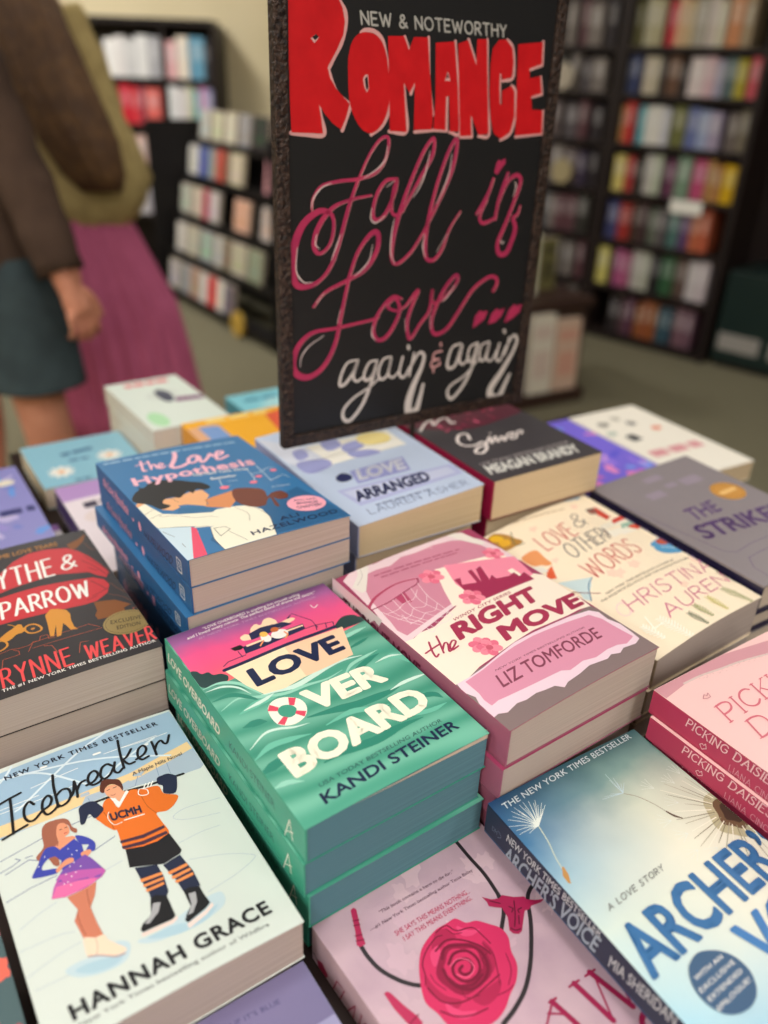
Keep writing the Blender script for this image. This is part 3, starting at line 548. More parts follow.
    p.area([(30.9,106.5),(37.4,110.5),(41.3,109.7),(40.9,106.7),(35.6,106.2),(31.4,104.0)], skin2, True); p.area([(46.4,110.3),(51.5,110.4),(51.7,107.7),(47.3,105.7)], skin2, True)
    p.area([(31.1,84.4),(40.7,84.5),(48.2,85.6),(44.7,77.1),(40.4,70.9),(40.6,59.3),(41.3,50.3),(37.3,50.3),(31.6,54.1),(30.9,62.0),(30.4,67.1),(34.1,73.1)], ink(204, 124, 98))
    p.line([(34.1,73.1),(32.9,69.8),(32.7,61.5),(33.1,55.7)], 0.4, ink(150, 76, 58)); p.line([(40.4,70.9),(41.2,79.3),(42.1,83.3)], 0.4, ink(150, 76, 58))
    p.area([(33.8,104.0),(48.1,108.2),(50.8,103.2),(55.1,90.5),(51.6,87.6),(41.4,91.5),(29.6,97.2),(28.8,99.3)], ink(122, 80, 168)); p.area([(31.4,101.6),(41.4,99.3),(54.4,92.9),(55.1,90.2),(52.0,87.4),(47.0,86.1),(40.8,85.0),(30.3,85.2),(23.4,88.0),(26.3,94.7)], ink(190, 92, 170)); p.area([(27.8,94.5),(41.4,91.5),(49.4,88.0),(46.9,85.8),(40.8,84.7),(30.3,85.1),(23.6,87.9)], ink(226, 110, 166))
    for q in ([(40.8,117.7),(40.8,117.5)], [(41.6,112.2),(41.6,112.0)], [(44.8,113.6),(44.9,113.4)], [(38.3,104.5),(38.3,104.3)], [(41.0,106.0),(41.0,105.8)], [(34.8,100.2),(34.9,100.0)], [(37.3,97.1),(37.4,96.9)], [(34.3,94.3),(34.4,94.1)], [(40.0,98.6),(40.1,98.4)], [(32.1,94.1),(32.1,93.9)], [(35.2,91.4),(35.3,91.2)], [(43.6,101.2),(43.7,101.0)], [(27.5,119.3),(27.5,119.1)], [(22.8,114.1),(22.8,113.9)]): p.line(q, 0.7, WHITE, False)
    p.area([(32.0,54.1),(37.3,51.1),(41.5,50.4),(42.8,45.5),(48.6,37.1),(48.4,34.6),(42.6,35.2),(35.0,41.0),(30.6,43.0),(30.6,47.8)], ink(240, 214, 190), True); p.line([(30.7,42.2),(36.6,39.3),(43.4,34.2),(47.9,33.6)], 0.7, ink(190, 150, 150)); p.line([(37.2,50.9),(36.6,45.4),(34.9,41.1)], 0.3, ink(180, 150, 130))
    t = C.on('title_print'); K = ink(22, 22, 26)
    for q in ([(11.9,175.1),(19.6,176.9),(27.1,178.2)], [(20.2,176.0),(18.2,161.8),(15.9,147.0)], [(9.5,145.9),(17.1,147.7),(24.5,149.2)],
              [(32.1,163.7),(29.8,167.6),(26.0,163.4),(24.7,156.4),(26.1,151.7),(29.5,151.0),(35.4,155.7)], [(35.4,155.7),(40.3,157.7),(42.8,162.7),(41.2,166.3),(37.4,163.0),(35.6,156.0),(37.2,150.7),(41.6,151.9),(44.6,154.5)],
              [(48.5,182.5),(46.4,171.2),(44.6,153.1)], [(45.6,163.1),(50.4,166.4),(54.0,164.8),(54.0,159.0),(50.8,154.3),(46.5,152.9),(45.0,154.8)], [(53.2,157.0),(56.2,160.8),(59.0,169.6)], [(59.0,169.6),(58.6,162.0),(57.3,155.0)], [(58.6,160.9),(62.0,165.7),(65.4,166.8)],
              [(65.0,161.8),(70.1,162.9),(74.3,167.5),(73.2,172.0),(69.3,170.5),(66.9,164.9),(68.6,160.1),(73.2,160.5),(75.6,162.8)], [(84.8,170.5),(82.2,173.8),(78.1,171.8),(75.4,165.6),(76.6,161.6),(81.0,163.3),(86.0,169.8)], [(87.3,172.9),(84.6,165.6),(86.4,162.3),(90.0,164.6)],
              [(95.7,192.5),(93.0,179.0),(91.0,164.5)], [(101.0,179.8),(96.0,174.0),(92.5,172.1)], [(92.8,171.9),(95.0,166.6),(99.0,166.5)], [(100.7,168.3),(106.6,170.5),(110.1,174.9),(109.3,179.0),(105.3,177.2),(102.8,171.1),(104.0,166.3),(109.2,167.2)], [(115.7,179.9),(115.1,173.1),(114.3,165.9)], [(115.3,171.7),(118.6,176.4),(121.9,178.0),(122.8,174.4),(124.9,173.8),(128.9,180.6)]): t.line(q, 1.8, K)
    t.text('A Maple Hills Novel', [(93.7,154.6),(129.6,157.3),(94.0,158.0)], ink(50, 60, 84), 0.0)
    a = C.on('author_print')
    a.text('HANNAH GRACE', [(14.5,12.5),(126.6,14.3),(13.8,22.3)], ink(34, 34, 38), 0.03, 1.12)
    b = C.on('small_print')
    b.text('#1 NEW YORK TIMES BESTSELLER', [(10.0,194.1),(126.0,194.3),(9.6,198.6)], ink(34, 40, 60), 0.02, 1.25)
    b.text('#1 New York Times bestselling author of Wildfire', [(8.7,7.7),(121.1,7.6),(8.4,10.3)], ink(110, 112, 116), 0.0, 1.05)
def spine_ib(p): p.text('ICEBREAKER', [(30, -24), (120, -24), (30, -10)], BLACK, 0.02)
stack('IB', 0.770, (cm('ice_white', (212, 220, 214)), cm('spine_white', (222, 222, 214)), cm('back_white', (220, 226, 222)), PAGE_PINK), 'pale paperback showing two ice skaters', 'skater paperbacks', art_ib, spine_ib, bow=0.002, below=[(0.030, 0, 0, 0, 0.93, 0.93)])

# --- blue paperback with the kissing couple
def art_lh(C):
    p = C.on('cover_picture'); skin, skin2, coat, shirt, pink = ink(232, 172, 124), ink(214, 140, 92), ink(238, 234, 214), ink(200, 220, 232), ink(226, 80, 110)
    p.area([(75.5,73.3),(108.1,62.0),(131.1,70.4),(136.9,33.2),(142.8,1.0),(71.1,1.8),(30.3,-1.4),(26.6,19.1)], ink(44, 96, 140))
    p.area([(35.2,38.0),(48.7,37.2),(64.7,56.7),(79.0,56.7),(83.8,45.3),(82.9,30.0),(73.1,0.6),(29.4,-1.2),(29.9,18.9)], coat)
    p.area([(0.7,58.2),(23.0,46.8),(24.6,36.7),(6.3,1.5),(-0.4,-3.0),(-0.8,25.0)], shirt)
    p.area([(23.0,46.8),(25.4,41.9),(15.4,-0.9),(3.9,-2.0)], pink)
    p.area([(-2.0,101.4),(7.1,105.4),(9.9,91.9),(13.0,79.3),(23.0,71.8),(34.6,66.4),(50.4,59.6),(73.8,57.7),(59.8,29.7),(35.3,40.2),(17.1,50.4),(0.6,57.9),(-0.5,73.3),(-2.0,89.9)], coat)
    p.area([(45.2,64.4),(66.6,61.6),(79.0,56.7),(69.9,34.0),(54.4,28.3),(38.9,37.6),(24.1,43.8)], coat)
    p.area([(-1.3,103.3),(3.3,108.4),(10.8,106.3),(5.6,103.1),(-1.3,99.3)], skin)
    p.area([(22.6,103.4),(33.8,101.6),(48.3,105.5),(57.7,104.2),(58.4,91.1),(53.9,85.6),(48.5,72.8),(36.0,84.2),(22.1,88.5),(19.6,97.9)], skin)
    p.area([(15.1,90.4),(29.2,86.7),(28.8,82.2),(21.8,80.2),(15.1,86.5)], skin)
    p.area([(50.8,84.3),(58.2,86.2),(78.3,89.3),(73.3,70.9),(63.0,60.7),(52.9,67.7),(46.4,72.6),(51.6,77.6)], skin2)
    p.area([(27.3,82.3),(37.2,79.6),(49.2,70.8),(52.5,64.1),(47.8,60.8),(34.6,66.4),(23.2,72.5)], ink(52, 108, 152))
    p.area([(1.2,116.5),(7.4,127.2),(13.1,132.2),(13.4,137.1),(17.7,133.7),(27.0,141.3),(36.4,140.2),(48.2,132.4),(56.4,124.0),(63.5,117.2),(66.2,106.0),(59.6,103.0),(54.3,107.9),(48.7,101.9),(46.0,107.7),(36.1,99.4),(31.5,103.8),(25.0,103.5),(20.3,97.5),(23.6,89.2),(14.8,87.5),(9.9,100.5),(2.3,109.0)], ink(34, 34, 38), True)
    p.area([(77.7,88.0),(85.6,91.6),(99.3,83.5),(102.2,75.2),(99.1,65.1),(106.0,69.7),(114.5,69.6),(116.2,60.4),(111.9,54.3),(104.6,55.5),(102.5,59.9),(99.4,44.1),(96.6,45.7),(100.1,61.3),(95.2,57.9),(89.0,50.2),(77.6,54.0),(72.5,69.3)], ink(112, 60, 48), True)
    ln = ink(60, 50, 48)
    for q in ([(13.0,79.3),(9.3,75.5),(20.8,70.2),(31.5,59.3),(42.1,55.2),(47.7,50.3)], [(-0.4,58.5),(17.1,50.4),(35.1,39.9)], [(22.9,104.0),(28.1,103.3),(31.5,92.4)], [(53.3,85.2),(48.8,74.2)], [(35.2,38.0),(29.9,18.9),(29.4,-1.2)], [(66.2,60.8),(70.6,44.2),(65.9,31.6)], [(44.2,25.3),(50.2,3.9)], [(79.0,56.7),(82.2,42.2),(82.9,30.0),(73.1,0.6)], [(1.6,50.6),(6.1,38.2)], [(6.6,25.5),(6.7,18.9)], [(-0.7,84.5),(8.9,90.2)], [(-0.9,75.4),(10.8,79.5)]): p.line(q, 0.35, ln)
    for q in ([(36.5,34.5),(44.8,33.1),(46.9,27.3),(35.9,20.5)], ): p.line(q, 0.5, ln, False, True)
    for q in ([(121.4,128.4),(117.6,92.1)], [(110.2,125.0),(106.3,102.2),(99.5,96.9)], [(107.7,113.1),(118.6,114.0),(127.1,118.8),(133.6,117.5)], [(117.7,93.2),(132.8,98.5),(134.8,91.4)], [(79.4,117.9),(75.5,100.3),(81.7,99.5)], [(83.8,108.4),(92.1,107.0)]): p.line(q, 0.7, ink(200, 214, 226))
    for q, r in (([(130.2,112.1)], 3.2), ([(112.2,105.7)], 3.2), ([(102.4,96.4)], 3.6), ([(75.8,98.5)], 4.2)): p.blob(q[0], r, r*0.8, ink(236, 120, 140))
    t = C.on('title_print'); pk = ink(244, 184, 200)
    for w, q in ((2.2, [(35.2,188.6),(32.3,177.2),(30.0,166.7),(32.5,166.2)]), (1.8, [(28.0,181.1),(33.9,181.5),(39.6,182.1)]), (1.9, [(41.1,186.1),(37.2,166.3)]), (1.9, [(37.9,169.7),(42.2,175.7),(43.6,174.0),(42.3,166.2),(47.3,168.5),(50.1,173.1),(48.2,175.2),(44.6,168.6),(45.0,163.6),(50.8,166.9)]),
                 (4.2, [(69.1,194.1),(66.6,184.3),(59.9,172.3),(54.8,164.1),(55.9,159.2),(62.7,159.0),(69.5,162.8)]), (3.4, [(79.9,176.6),(73.5,170.3),(72.7,161.9),(79.0,164.1),(83.5,173.6),(80.7,177.2),(85.0,173.7),(81.9,158.5),(90.4,165.5),(96.8,174.0),(96.9,167.8),(104.3,167.7),(109.1,173.2),(105.9,176.0),(100.0,168.1),(97.6,157.4),(109.0,161.9)])): t.line(q, w, pk)
    t.text('Hypothesis', [(12.2,140.4),(122.9,130.8),(14.7,158.3)], pk, 0.035, 1.08)
    a = C.on('author_print')
    a.text('ALI', [(86.7,19.1),(104.3,19.2),(87.8,25.7)], NAVY, 0.02, 1.1); a.text('HAZELWOOD', [(56.8,8.3),(135.5,9.9),(57.6,15.4)], NAVY, 0.02, 1.1)
    b = C.on('small_print')
    b.text('The New York Times', [(61.8,132.9),(111.2,123.8),(63.0,138.1)], WHITE, 0.02); b.text('Bestseller', [(72.5,118.5),(95.1,114.6),(73.9,123.5)], WHITE, 0.02)
    b.dashes([(4.5,197.6),(131.3,188.4),(5.3,202.9)], 15, ink(150, 184, 210)); b.text('A Novel', [(110.5,78.1),(127.3,76.0),(111.6,81.9)], ink(190, 205, 220), 0.0)
    k = C.on('sticker'); c = [(121.1,37.3)][0]; e = [(137.2,33.0)][0]; f = [(128.3,51.1)][0]
    k.blob(c, math.hypot(e[0]-c[0], e[1]-c[1]), math.hypot(f[0]-c[0], f[1]-c[1])*0.95, ink(240, 168, 184), n=36)
    k.text('Also with', [(113.4,45.0),(132.3,40.1),(114.5,48.6)], NAVY, 0.0); k.text('BONUS', [(112.9,38.6),(130.4,33.9),(114.4,42.4)], NAVY, 0.02); k.text('CHAPTER!', [(108.7,31.4),(130.3,27.7),(110.2,35.6)], NAVY, 0.02)
def spine_lh(p):
    pk = ink(232, 160, 184)
    p.text('the Love Hypothesis', [(14.5,-21.0),(78.5,-22.9),(20.0,-9.6)], pk, 0.03); p.text('HAZELWOOD', [(112.9,-27.2),(173.2,-21.7),(117.7,-17.7)], NAVY, 0.01)
    p.blob([(90.7,-21.0)][0], 2.2, 1.6, pk); p.blob([(106.1,-19.9)][0], 3, 4.5, pk)
    q = [(188.7,-13.1)][0]; p.line([(q[0]-4, q[1]-6), (q[0]+4, q[1]-6), (q[0]+4, q[1]+5), (q[0]-4, q[1]+5)], 0.8, WHITE, False, True); p.line([(q[0]-1.5, q[1]-3), (q[0]-1.5, q[1]+2), (q[0]+1.5, q[1]+2), (q[0]+1.5, q[1]-3)], 0.6, WHITE, False)
stack('LH', 0.8905, (cm('couple_blue', (56, 116, 166)), cm('spine_blue', (40, 92, 142)), cm('back_blue', (44, 100, 150)), PAGE_PINK), 'blue paperback with a kissing couple', 'blue paperbacks with the kissing couple', art_lh, spine_lh,
      below=[(0.0235, 0.0003, 0.0, 0.0), (0.0205, -0.0055, -0.001, 0.006), (0.035, 0.002, 0.004, 0, 0.95, 0.95), (0.036, 0.002, 0.004, 0, 0.95, 0.95), (0.0355, 0.002, 0.004, 0, 0.95, 0.95)])

# --- pink paperback with the basketball hoop
def flower(p, c, r, m1, m2):
    for k in range(6): p.blob((c[0]+r*0.55*math.cos(k*PI/3+0.3), c[1]+r*0.55*math.sin(k*PI/3+0.3)), r*0.52, r*0.42, m1 if k % 2 else m2, k*PI/3+0.3, 14)
    p.blob(c, r*0.3, r*0.3, ink(206, 92, 116), 0, 12)
def art_rm(C):
    p = C.on('cover_picture'); torn, pinkp, crm, mar = ink(232, 206, 212), ink(206, 136, 158), ink(246, 230, 214), ink(158, 56, 92)
    p.area([(-2.7,54.8),(143.7,63.9),(153.8,0.1),(-12.1,-6.4)], ink(134, 116, 116)); p.area([(-1.8,54.2),(-1.5,11.0),(-0.2,-3.4),(-12.1,-6.4),(-13.0,55.3)], ink(104, 62, 82))
    p.area([(6.1,202.8),(25.4,214.8),(40.0,207.9),(48.1,208.4),(58.5,210.1),(73.0,214.7),(88.1,209.6),(96.5,210.4),(118.3,214.6),(126.6,211.7),(142.1,185.2),(148.6,145.0),(-2.5,107.9),(-1.6,121.3),(-2.2,128.7),(3.0,153.8),(4.1,172.0),(5.5,190.9)], torn)
    p.area([(21.9,199.1),(36.7,199.7),(49.5,197.6),(64.5,203.1),(77.0,201.5),(87.2,201.7),(98.9,202.9),(117.3,200.4),(131.7,192.1),(134.9,177.2),(138.7,143.0),(5.7,115.5),(3.4,124.7),(5.6,136.5),(7.4,154.4),(9.3,168.3),(13.3,180.4),(14.2,188.7)], pinkp)
    p.area([(-1.3,111.0),(7.6,110.0),(15.1,112.4),(27.6,111.4),(59.0,122.1),(134.1,128.0),(149.6,111.3),(143.1,63.3),(132.5,64.8),(118.2,64.1),(102.0,64.6),(83.3,65.3),(62.4,63.0),(44.8,60.3),(25.0,57.7),(9.4,52.8),(-2.2,53.7),(-1.5,76.6)], crm)
    p.area([(75.4,171.3),(123.2,164.0),(139.9,155.8),(127.7,120.4),(64.6,119.3),(54.8,122.9),(62.3,142.4)], crm); p.area([(85.5,172.0),(145.3,151.0),(138.9,121.2),(129.7,119.8),(75.8,129.9),(76.2,145.7)], ink(240, 142, 166))
    p.area([(78.8,150.5),(84.7,149.6),(79.5,141.1),(91.6,136.9),(96.2,153.9),(100.6,154.2),(95.1,135.5),(104.2,152.8),(110.3,154.3),(102.8,134.4),(109.0,139.0),(108.6,132.6),(120.2,129.9),(127.2,131.8),(127.1,125.0),(134.6,127.7),(134.4,115.3),(80.9,115.7),(75.4,130.1)], ink(160, 48, 84))
    for q in ([(0.4,157.9),(5.2,162.7),(15.2,168.8),(31.8,172.9),(43.7,172.7),(56.1,169.3)], ): p.line(q, [2.6, 2.6, 1.6, 1.2], ink(176, 62, 96))
    p.line([(56.1,169.3),(52.1,163.8),(42.0,161.6),(20.5,157.2),(6.8,156.7),(0.6,157.3)], 1.3, ink(150, 54, 88)); p.area([(26.1,159.4),(36.2,159.4),(33.7,146.3),(26.0,148.7)], ink(178, 70, 104))
    net = ink(236, 214, 220)
    for q in ([(5.2,156.0),(12.0,136.3),(21.0,119.1),(23.2,110.6)], [(13.0,156.1),(15.2,137.7),(24.2,120.4),(27.8,110.8)], [(22.7,157.2),(21.3,137.0),(28.5,120.2),(35.3,111.8)], [(33.6,159.6),(29.3,138.7),(35.4,123.3),(42.9,114.3)], [(43.4,161.9),(39.4,143.0),(43.0,127.1),(48.0,116.2)], [(52.0,163.9),(47.8,144.8),(48.1,129.1),(47.8,113.8)],
              [(7.9,145.8),(18.2,144.8),(27.5,148.4),(36.9,148.7),(46.5,156.8)], [(11.1,135.1),(21.3,132.6),(29.3,138.7),(38.5,136.0),(48.6,147.4)], [(15.5,124.9),(25.5,124.9),(32.9,128.7),(40.6,127.0),(48.2,133.6)], [(20.7,115.9),(29.6,117.3),(36.5,118.9),(42.4,116.5),(49.6,122.4)], [(21.1,112.1),(23.1,107.2),(28.6,110.2),(34.7,111.2),(40.2,110.9),(47.3,114.1)], [(17.5,137.9),(16.4,126.0),(22.8,124.3),(24.2,117.6)]): p.line(q, 0.45, net)
    f1, f2 = ink(240, 140, 160), ink(228, 112, 140)
    for q, r in (([(66.8,164.6)], 10), ([(74.7,123.3)], 10), ([(41.4,74.4)], 9), ([(44.2,68.9)], 9), ([(133.5,164.1)], 9)): flower(p, q[0], r, f1, f2)
    p.area([(28.0,217.3),(34.6,208.2),(13.6,180.2),(9.1,179.5),(7.1,190.5),(19.5,201.7)], ink(230, 222, 214)); p.line([(27.1,211.4),(22.6,199.5),(11.9,190.4)], 0.6, ink(196, 188, 184)); p.area([(117.2,213.4),(133.8,206.6),(139.8,181.5),(134.7,179.3),(124.5,196.3)], ink(230, 222, 214))
    p.area([(1.2,53.5),(13.0,53.7),(25.6,55.2),(43.6,59.0),(61.9,62.5),(81.2,63.1),(100.1,62.7),(119.5,62.2),(137.4,59.8),(142.1,54.0),(140.8,44.2),(143.9,34.8),(143.0,24.7),(141.4,14.8),(134.0,12.1),(122.4,13.7),(115.9,11.0),(108.9,13.5),(103.3,11.5),(86.8,13.8),(74.8,11.4),(62.1,10.3),(56.4,7.8),(52.1,12.7),(44.3,13.7),(37.0,15.1),(27.7,14.3),(20.6,15.7),(10.0,13.2),(4.3,15.9),(-2.7,14.6),(0.5,23.6),(0.7,29.9),(3.0,36.4),(-0.4,44.4)], ink(236, 208, 222))
    p.area([(7.1,51.7),(24.3,53.7),(41.8,57.0),(58.9,59.3),(78.6,60.4),(96.7,59.4),(114.9,57.8),(132.9,55.6),(137.3,46.6),(138.0,32.8),(139.5,18.9),(128.8,15.7),(121.3,18.4),(111.9,19.0),(97.6,17.2),(87.0,19.8),(72.5,17.8),(66.8,21.1),(58.2,21.6),(44.1,22.3),(33.3,23.1),(20.2,24.2),(12.7,25.1),(6.1,23.9),(5.5,30.9),(7.0,37.2)], ink(218, 148, 174))
    t = C.on('title_print'); M = ink(168, 54, 86)
    for q in ([(13.3,99.7),(8.9,89.7),(7.6,83.8),(10.8,85.0)], [(4.0,91.4),(11.1,92.5),(18.6,93.3)], [(21.8,101.7),(18.6,93.3),(14.5,84.0)], [(15.6,86.7),(21.6,92.0),(23.0,90.1),(18.7,82.8),(23.6,84.5),(29.2,88.4),(28.2,90.8),(23.5,88.0),(21.0,82.8),(27.4,83.5)]): t.line(q, 1.5, M)
    t.text('RIGHT', [(32.0,87.3),(118.6,91.0),(37.6,106.6)], M, 0.05); t.text('MOVE', [(58.3,66.8),(141.6,67.4),(63.0,84.4)], M, 0.05)
    t.text('WINDY CITY SERIES', [(43.1,107.4),(103.5,110.1),(44.6,110.7)], M, 0.01, 1.1)
    a = C.on('author_print'); a.text('LIZ TOMFORDE', [(23.5,32.0),(120.1,30.8),(27.0,44.6)], ink(134, 66, 88), 0.012); a.text('NEW YORK TIMES BESTSELLING AUTHOR', [(30.4,47.0),(117.4,45.6),(31.2,48.8)], ink(120, 60, 80), 0.0)
    b = C.on('small_print'); b.dashes([(29.5,192.0),(113.9,183.6),(30.4,194.7)], 9, ink(178, 98, 124)); b.dashes([(33.0,187.0),(109.8,180.0),(33.9,189.3)], 8, ink(178, 98, 124), 3)
def spine_rm(p):
    m = ink(226, 206, 210)
    p.area([(0, 0), (70, 0), (66, -8), (60, -6), (54, -12), (40, -10), (30, -14), (16, -12), (0, -16)], m)
    p.text('THE RIGHT MOVE', [(16, -22), (118, -22), (16, -9)], ink(110, 30, 60), 0.03); p.line([(184, -18), (190, -22), (190, -14), (184, -18)], 0.7, m, False)
stack('RM', 0.8375, (cm('hoop_maroon', (160, 62, 98)), cm('spine_mauve', (160, 92, 116)), cm('back_mauve', (150, 90, 110)), PAGE_PINK), 'pink collage paperback with a basketball hoop', 'pink hoop paperbacks', art_rm, spine_rm, bow=0.002,
      below=[(0.027, -0.003, -0.001, 0.0), (0.024, -0.002, 0.002, 0, 0.97, 0.97), (0.0235, 0, 0.004, 0, 0.93, 0.93), (0.0228, 0, 0.004, 0, 0.93, 0.93)])

# --- cream paperback with watercolour sprigs
def sprig(p, q, n, ln, m, w=0.6):
    p.line(q, w*0.8, m); a, b = Vector(q[0]), Vector(q[-1]); d = (b-a); nx = Vector((-d.y, d.x)).normalized(); t = d.normalized()
    for i in range(n):
        c = a+d*(i/(n-1)); k = ln*(1-abs(i/(n-1)-0.45)*0.9)
        for s in (-1, 1): p.line([tuple(c), tuple(c+nx*s*k*0.8-t*k*0.5)], w, m, False)
def art_lw(C):
    p = C.on('cover_picture'); blush = ink(242, 210, 190)
    for q, r in (([(46.1,184.6)], 5), ([(58.6,89.9)], 7), ([(79.7,92.1)], 6), ([(109.3,191.7)], 5), ([(27.9,137.0)], 4), ([(81.5,90.5)], 5), ([(136.3,68.6)], 6), ([(53.8,94.0)], 6), ([(93.1,47.3)], 5)): p.blob(q[0], r, r*0.7, blush, 0.4, 18, 0.25)
    p.area([(1.9,200.1),(12.6,202.2),(20.5,193.8),(23.1,184.3),(25.6,176.8),(17.5,175.1),(3.4,175.7),(-0.7,184.0),(-2.5,191.8)], ink(176, 128, 60), True); p.area([(5.2,200.6),(12.3,198.5),(14.6,191.2),(9.1,188.4),(2.9,194.6)], ink(226, 176, 40), True); p.area([(7.3,189.7),(16.4,188.0),(13.7,180.5),(5.0,181.9)], ink(222, 168, 44), True); p.line([(25.9,193.8),(16.2,176.9),(24.7,173.3)], 1.0, ink(92, 104, 70))
    p.area([(5.7,156.9),(14.5,160.7),(25.0,158.7),(23.4,145.5),(22.4,135.6),(16.6,136.3),(13.8,139.9),(7.1,143.8)], ink(226, 150, 96), True); p.area([(11.9,131.0),(20.2,133.7),(11.1,118.1),(3.2,122.8)], ink(222, 96, 60)); p.area([(5.9,143.7),(13.0,136.2),(12.4,129.7),(2.1,132.7)], ink(230, 224, 214))
    p.area([(7.1,113.5),(34.4,100.6),(26.2,92.0),(20.0,88.4),(12.2,79.0),(8.9,84.4),(12.1,92.3)], ink(196, 214, 216)); p.line([(8.3,96.6),(15.9,88.9),(25.1,80.8)], 1.0, ink(136, 50, 60)); p.line([(35.2,100.0),(24.2,93.4),(12.2,79.0)], 1.0, ink(90, 130, 160))
    p.area([(114.6,181.6),(127.7,180.0),(126.7,159.6),(118.5,157.0),(118.0,168.7)], ink(204, 70, 58)); p.area([(114.2,181.9),(124.4,180.1),(119.3,169.9),(112.4,172.7)], ink(120, 92, 84))
    for c, q in (((232, 224, 206), [(102.1,152.4),(134.4,153.2),(144.6,150.2),(143.4,144.8),(124.6,144.7),(97.9,144.5)]), ((206, 70, 62), [(122.3,154.4),(139.8,156.7),(145.2,151.8),(133.6,149.6),(118.6,148.8)]), ((150, 186, 168), [(124.6,144.7),(142.8,144.2),(142.9,140.0),(126.4,136.4),(119.0,138.6)]), ((236, 230, 214), [(100.9,142.4),(125.1,139.3),(125.0,133.4),(99.2,131.1)]), ((210, 84, 66), [(132.1,139.5),(146.0,136.8),(134.3,129.9),(130.1,130.9),(127.0,138.0)]), ((96, 78, 86), [(101.0,150.2),(102.2,145.4),(98.0,132.9),(96.6,135.7)]), ((236, 230, 216), [(113.2,134.8),(131.4,131.9),(129.5,129.3),(110.7,129.7)])): p.area(q, ink(*c))
    p.area([(123.0,106.6),(130.2,108.0),(137.2,109.0),(144.3,106.1),(147.6,100.8),(140.8,92.7),(147.8,89.8),(148.7,83.3),(140.4,81.3),(131.6,82.7),(120.4,87.7),(116.5,95.2),(118.8,100.3),(118.7,104.2)], ink(84, 152, 196), True); p.area([(129.9,107.2),(138.5,107.2),(144.9,102.7),(143.5,98.7),(134.3,98.2),(128.0,101.6)], ink(190, 86, 66), True); p.line([(125.6,97.4),(135.0,90.9),(144.3,84.4)], 0.8, ink(210, 226, 232))
    p.area([(86.8,211.8),(110.1,208.6),(130.1,205.8),(126.9,200.2),(105.5,204.1),(86.2,207.9)], ink(150, 182, 198)); p.line([(59.5,220.1),(80.4,211.9),(87.0,212.7),(79.1,208.6)], 0.9, ink(70, 100, 118))
    g1, g2, g3, glare_wh = ink(86, 106, 84), ink(152, 158, 104), ink(198, 190, 96), ink(246, 246, 232)  # glare on the foil print is painted in as white sprigs and a white initial
    sprig(p, [(136.3,42.6),(141.5,28.8),(144.3,7.0)], 12, 4.2, g1, 1.0); sprig(p, [(117.2,24.5),(120.9,14.5),(123.3,0.5)], 12, 6, g2, 0.8); sprig(p, [(94.3,23.7),(93.8,14.7),(94.9,4.8)], 9, 5, g3, 0.8); sprig(p, [(75.4,22.7),(75.1,13.9),(76.6,6.0)], 8, 4.5, g2, 0.9); sprig(p, [(62.9,19.0),(64.1,12.1),(64.9,2.1)], 9, 4.5, g1, 0.7)
    sprig(p, [(38.4,28.7),(40.3,17.4),(41.8,-0.5)], 12, 7, glare_wh, 1.1); sprig(p, [(20.3,30.7),(22.0,22.4),(23.1,12.0)], 8, 5.5, glare_wh, 1.2)
    t = C.on('title_print'); red, gr = ink(206, 84, 88), ink(110, 112, 118)
    t.letters('LOVE', [(32.3,150.9),(74.5,153.1),(34.3,172.7)], 1.15, red, 0.22); t.letters('&', [(80.5,160.6),(96.4,160.4),(88.4,181.1)], 1.0, gr)
    t.letters('OTHER', [(42.0,128.0),(94.3,130.7),(46.5,148.3)], 1.15, gr, 0.22); t.letters('WORDS', [(35.7,96.3),(104.3,101.4),(37.8,118.8)], 1.15, red, 0.22)
    a = C.on('author_print'); pk = ink(206, 96, 150)
    a.letters('C', [(16.1,47.0),(27.2,47.4),(19.8,61.6)], 0.95, ink(246, 210, 212)); a.letters('HRISTINA', [(28.0,47.6),(140.8,49.0),(31.9,63.1)], 0.95, pk, 0.22); a.letters('L', [(25.5,23.9),(35.5,24.1),(29.9,37.3)], 1.4, glare_wh); a.letters('AUREN', [(45.7,24.3),(132.1,28.4),(49.2,38.2)], 0.95, pk, 0.22)
    b = C.on('small_print'); b.text('NEW YORK TIMES BESTSELLING AUTHOR OF', [(27.0,75.9),(115.9,75.4),(28.5,78.4)], ink(110, 104, 96), 0.0); b.text('THE SOULMATE EQUATION AND THE UNHONEYMOONERS', [(15.8,71.4),(130.9,70.7),(17.5,73.9)], ink(110, 104, 96), 0.0)
    b.dashes([(34.2,202.8),(95.9,191.5),(35.3,205.1)], 10, ink(190, 172, 146))
def spine_lw(p): p.text('Love & Other Words', [(20, -20), (120, -20), (20, -9)], ink(120, 90, 80), 0.0); p.text('G', [(186, -20), (192, -20), (186, -12)], ink(90, 80, 74), 0.0)
stack('LW', 0.809, (cm('watercolour_cream', (242, 226, 200)), cm('spine_tan', (150, 130, 108)), cm('back_cream', (220, 200, 170)), PAGE_PINK), 'cream paperback with a blue teacup and sprigs', 'cream paperbacks', art_lw, spine_lw, bow=0.004,
      below=[(0.024, -0.004, -0.001, 0), (0.023, 0.002, 0.004, 0, 0.95, 0.95), (0.0218, 0.002, 0.004, 0, 0.95, 0.95)])

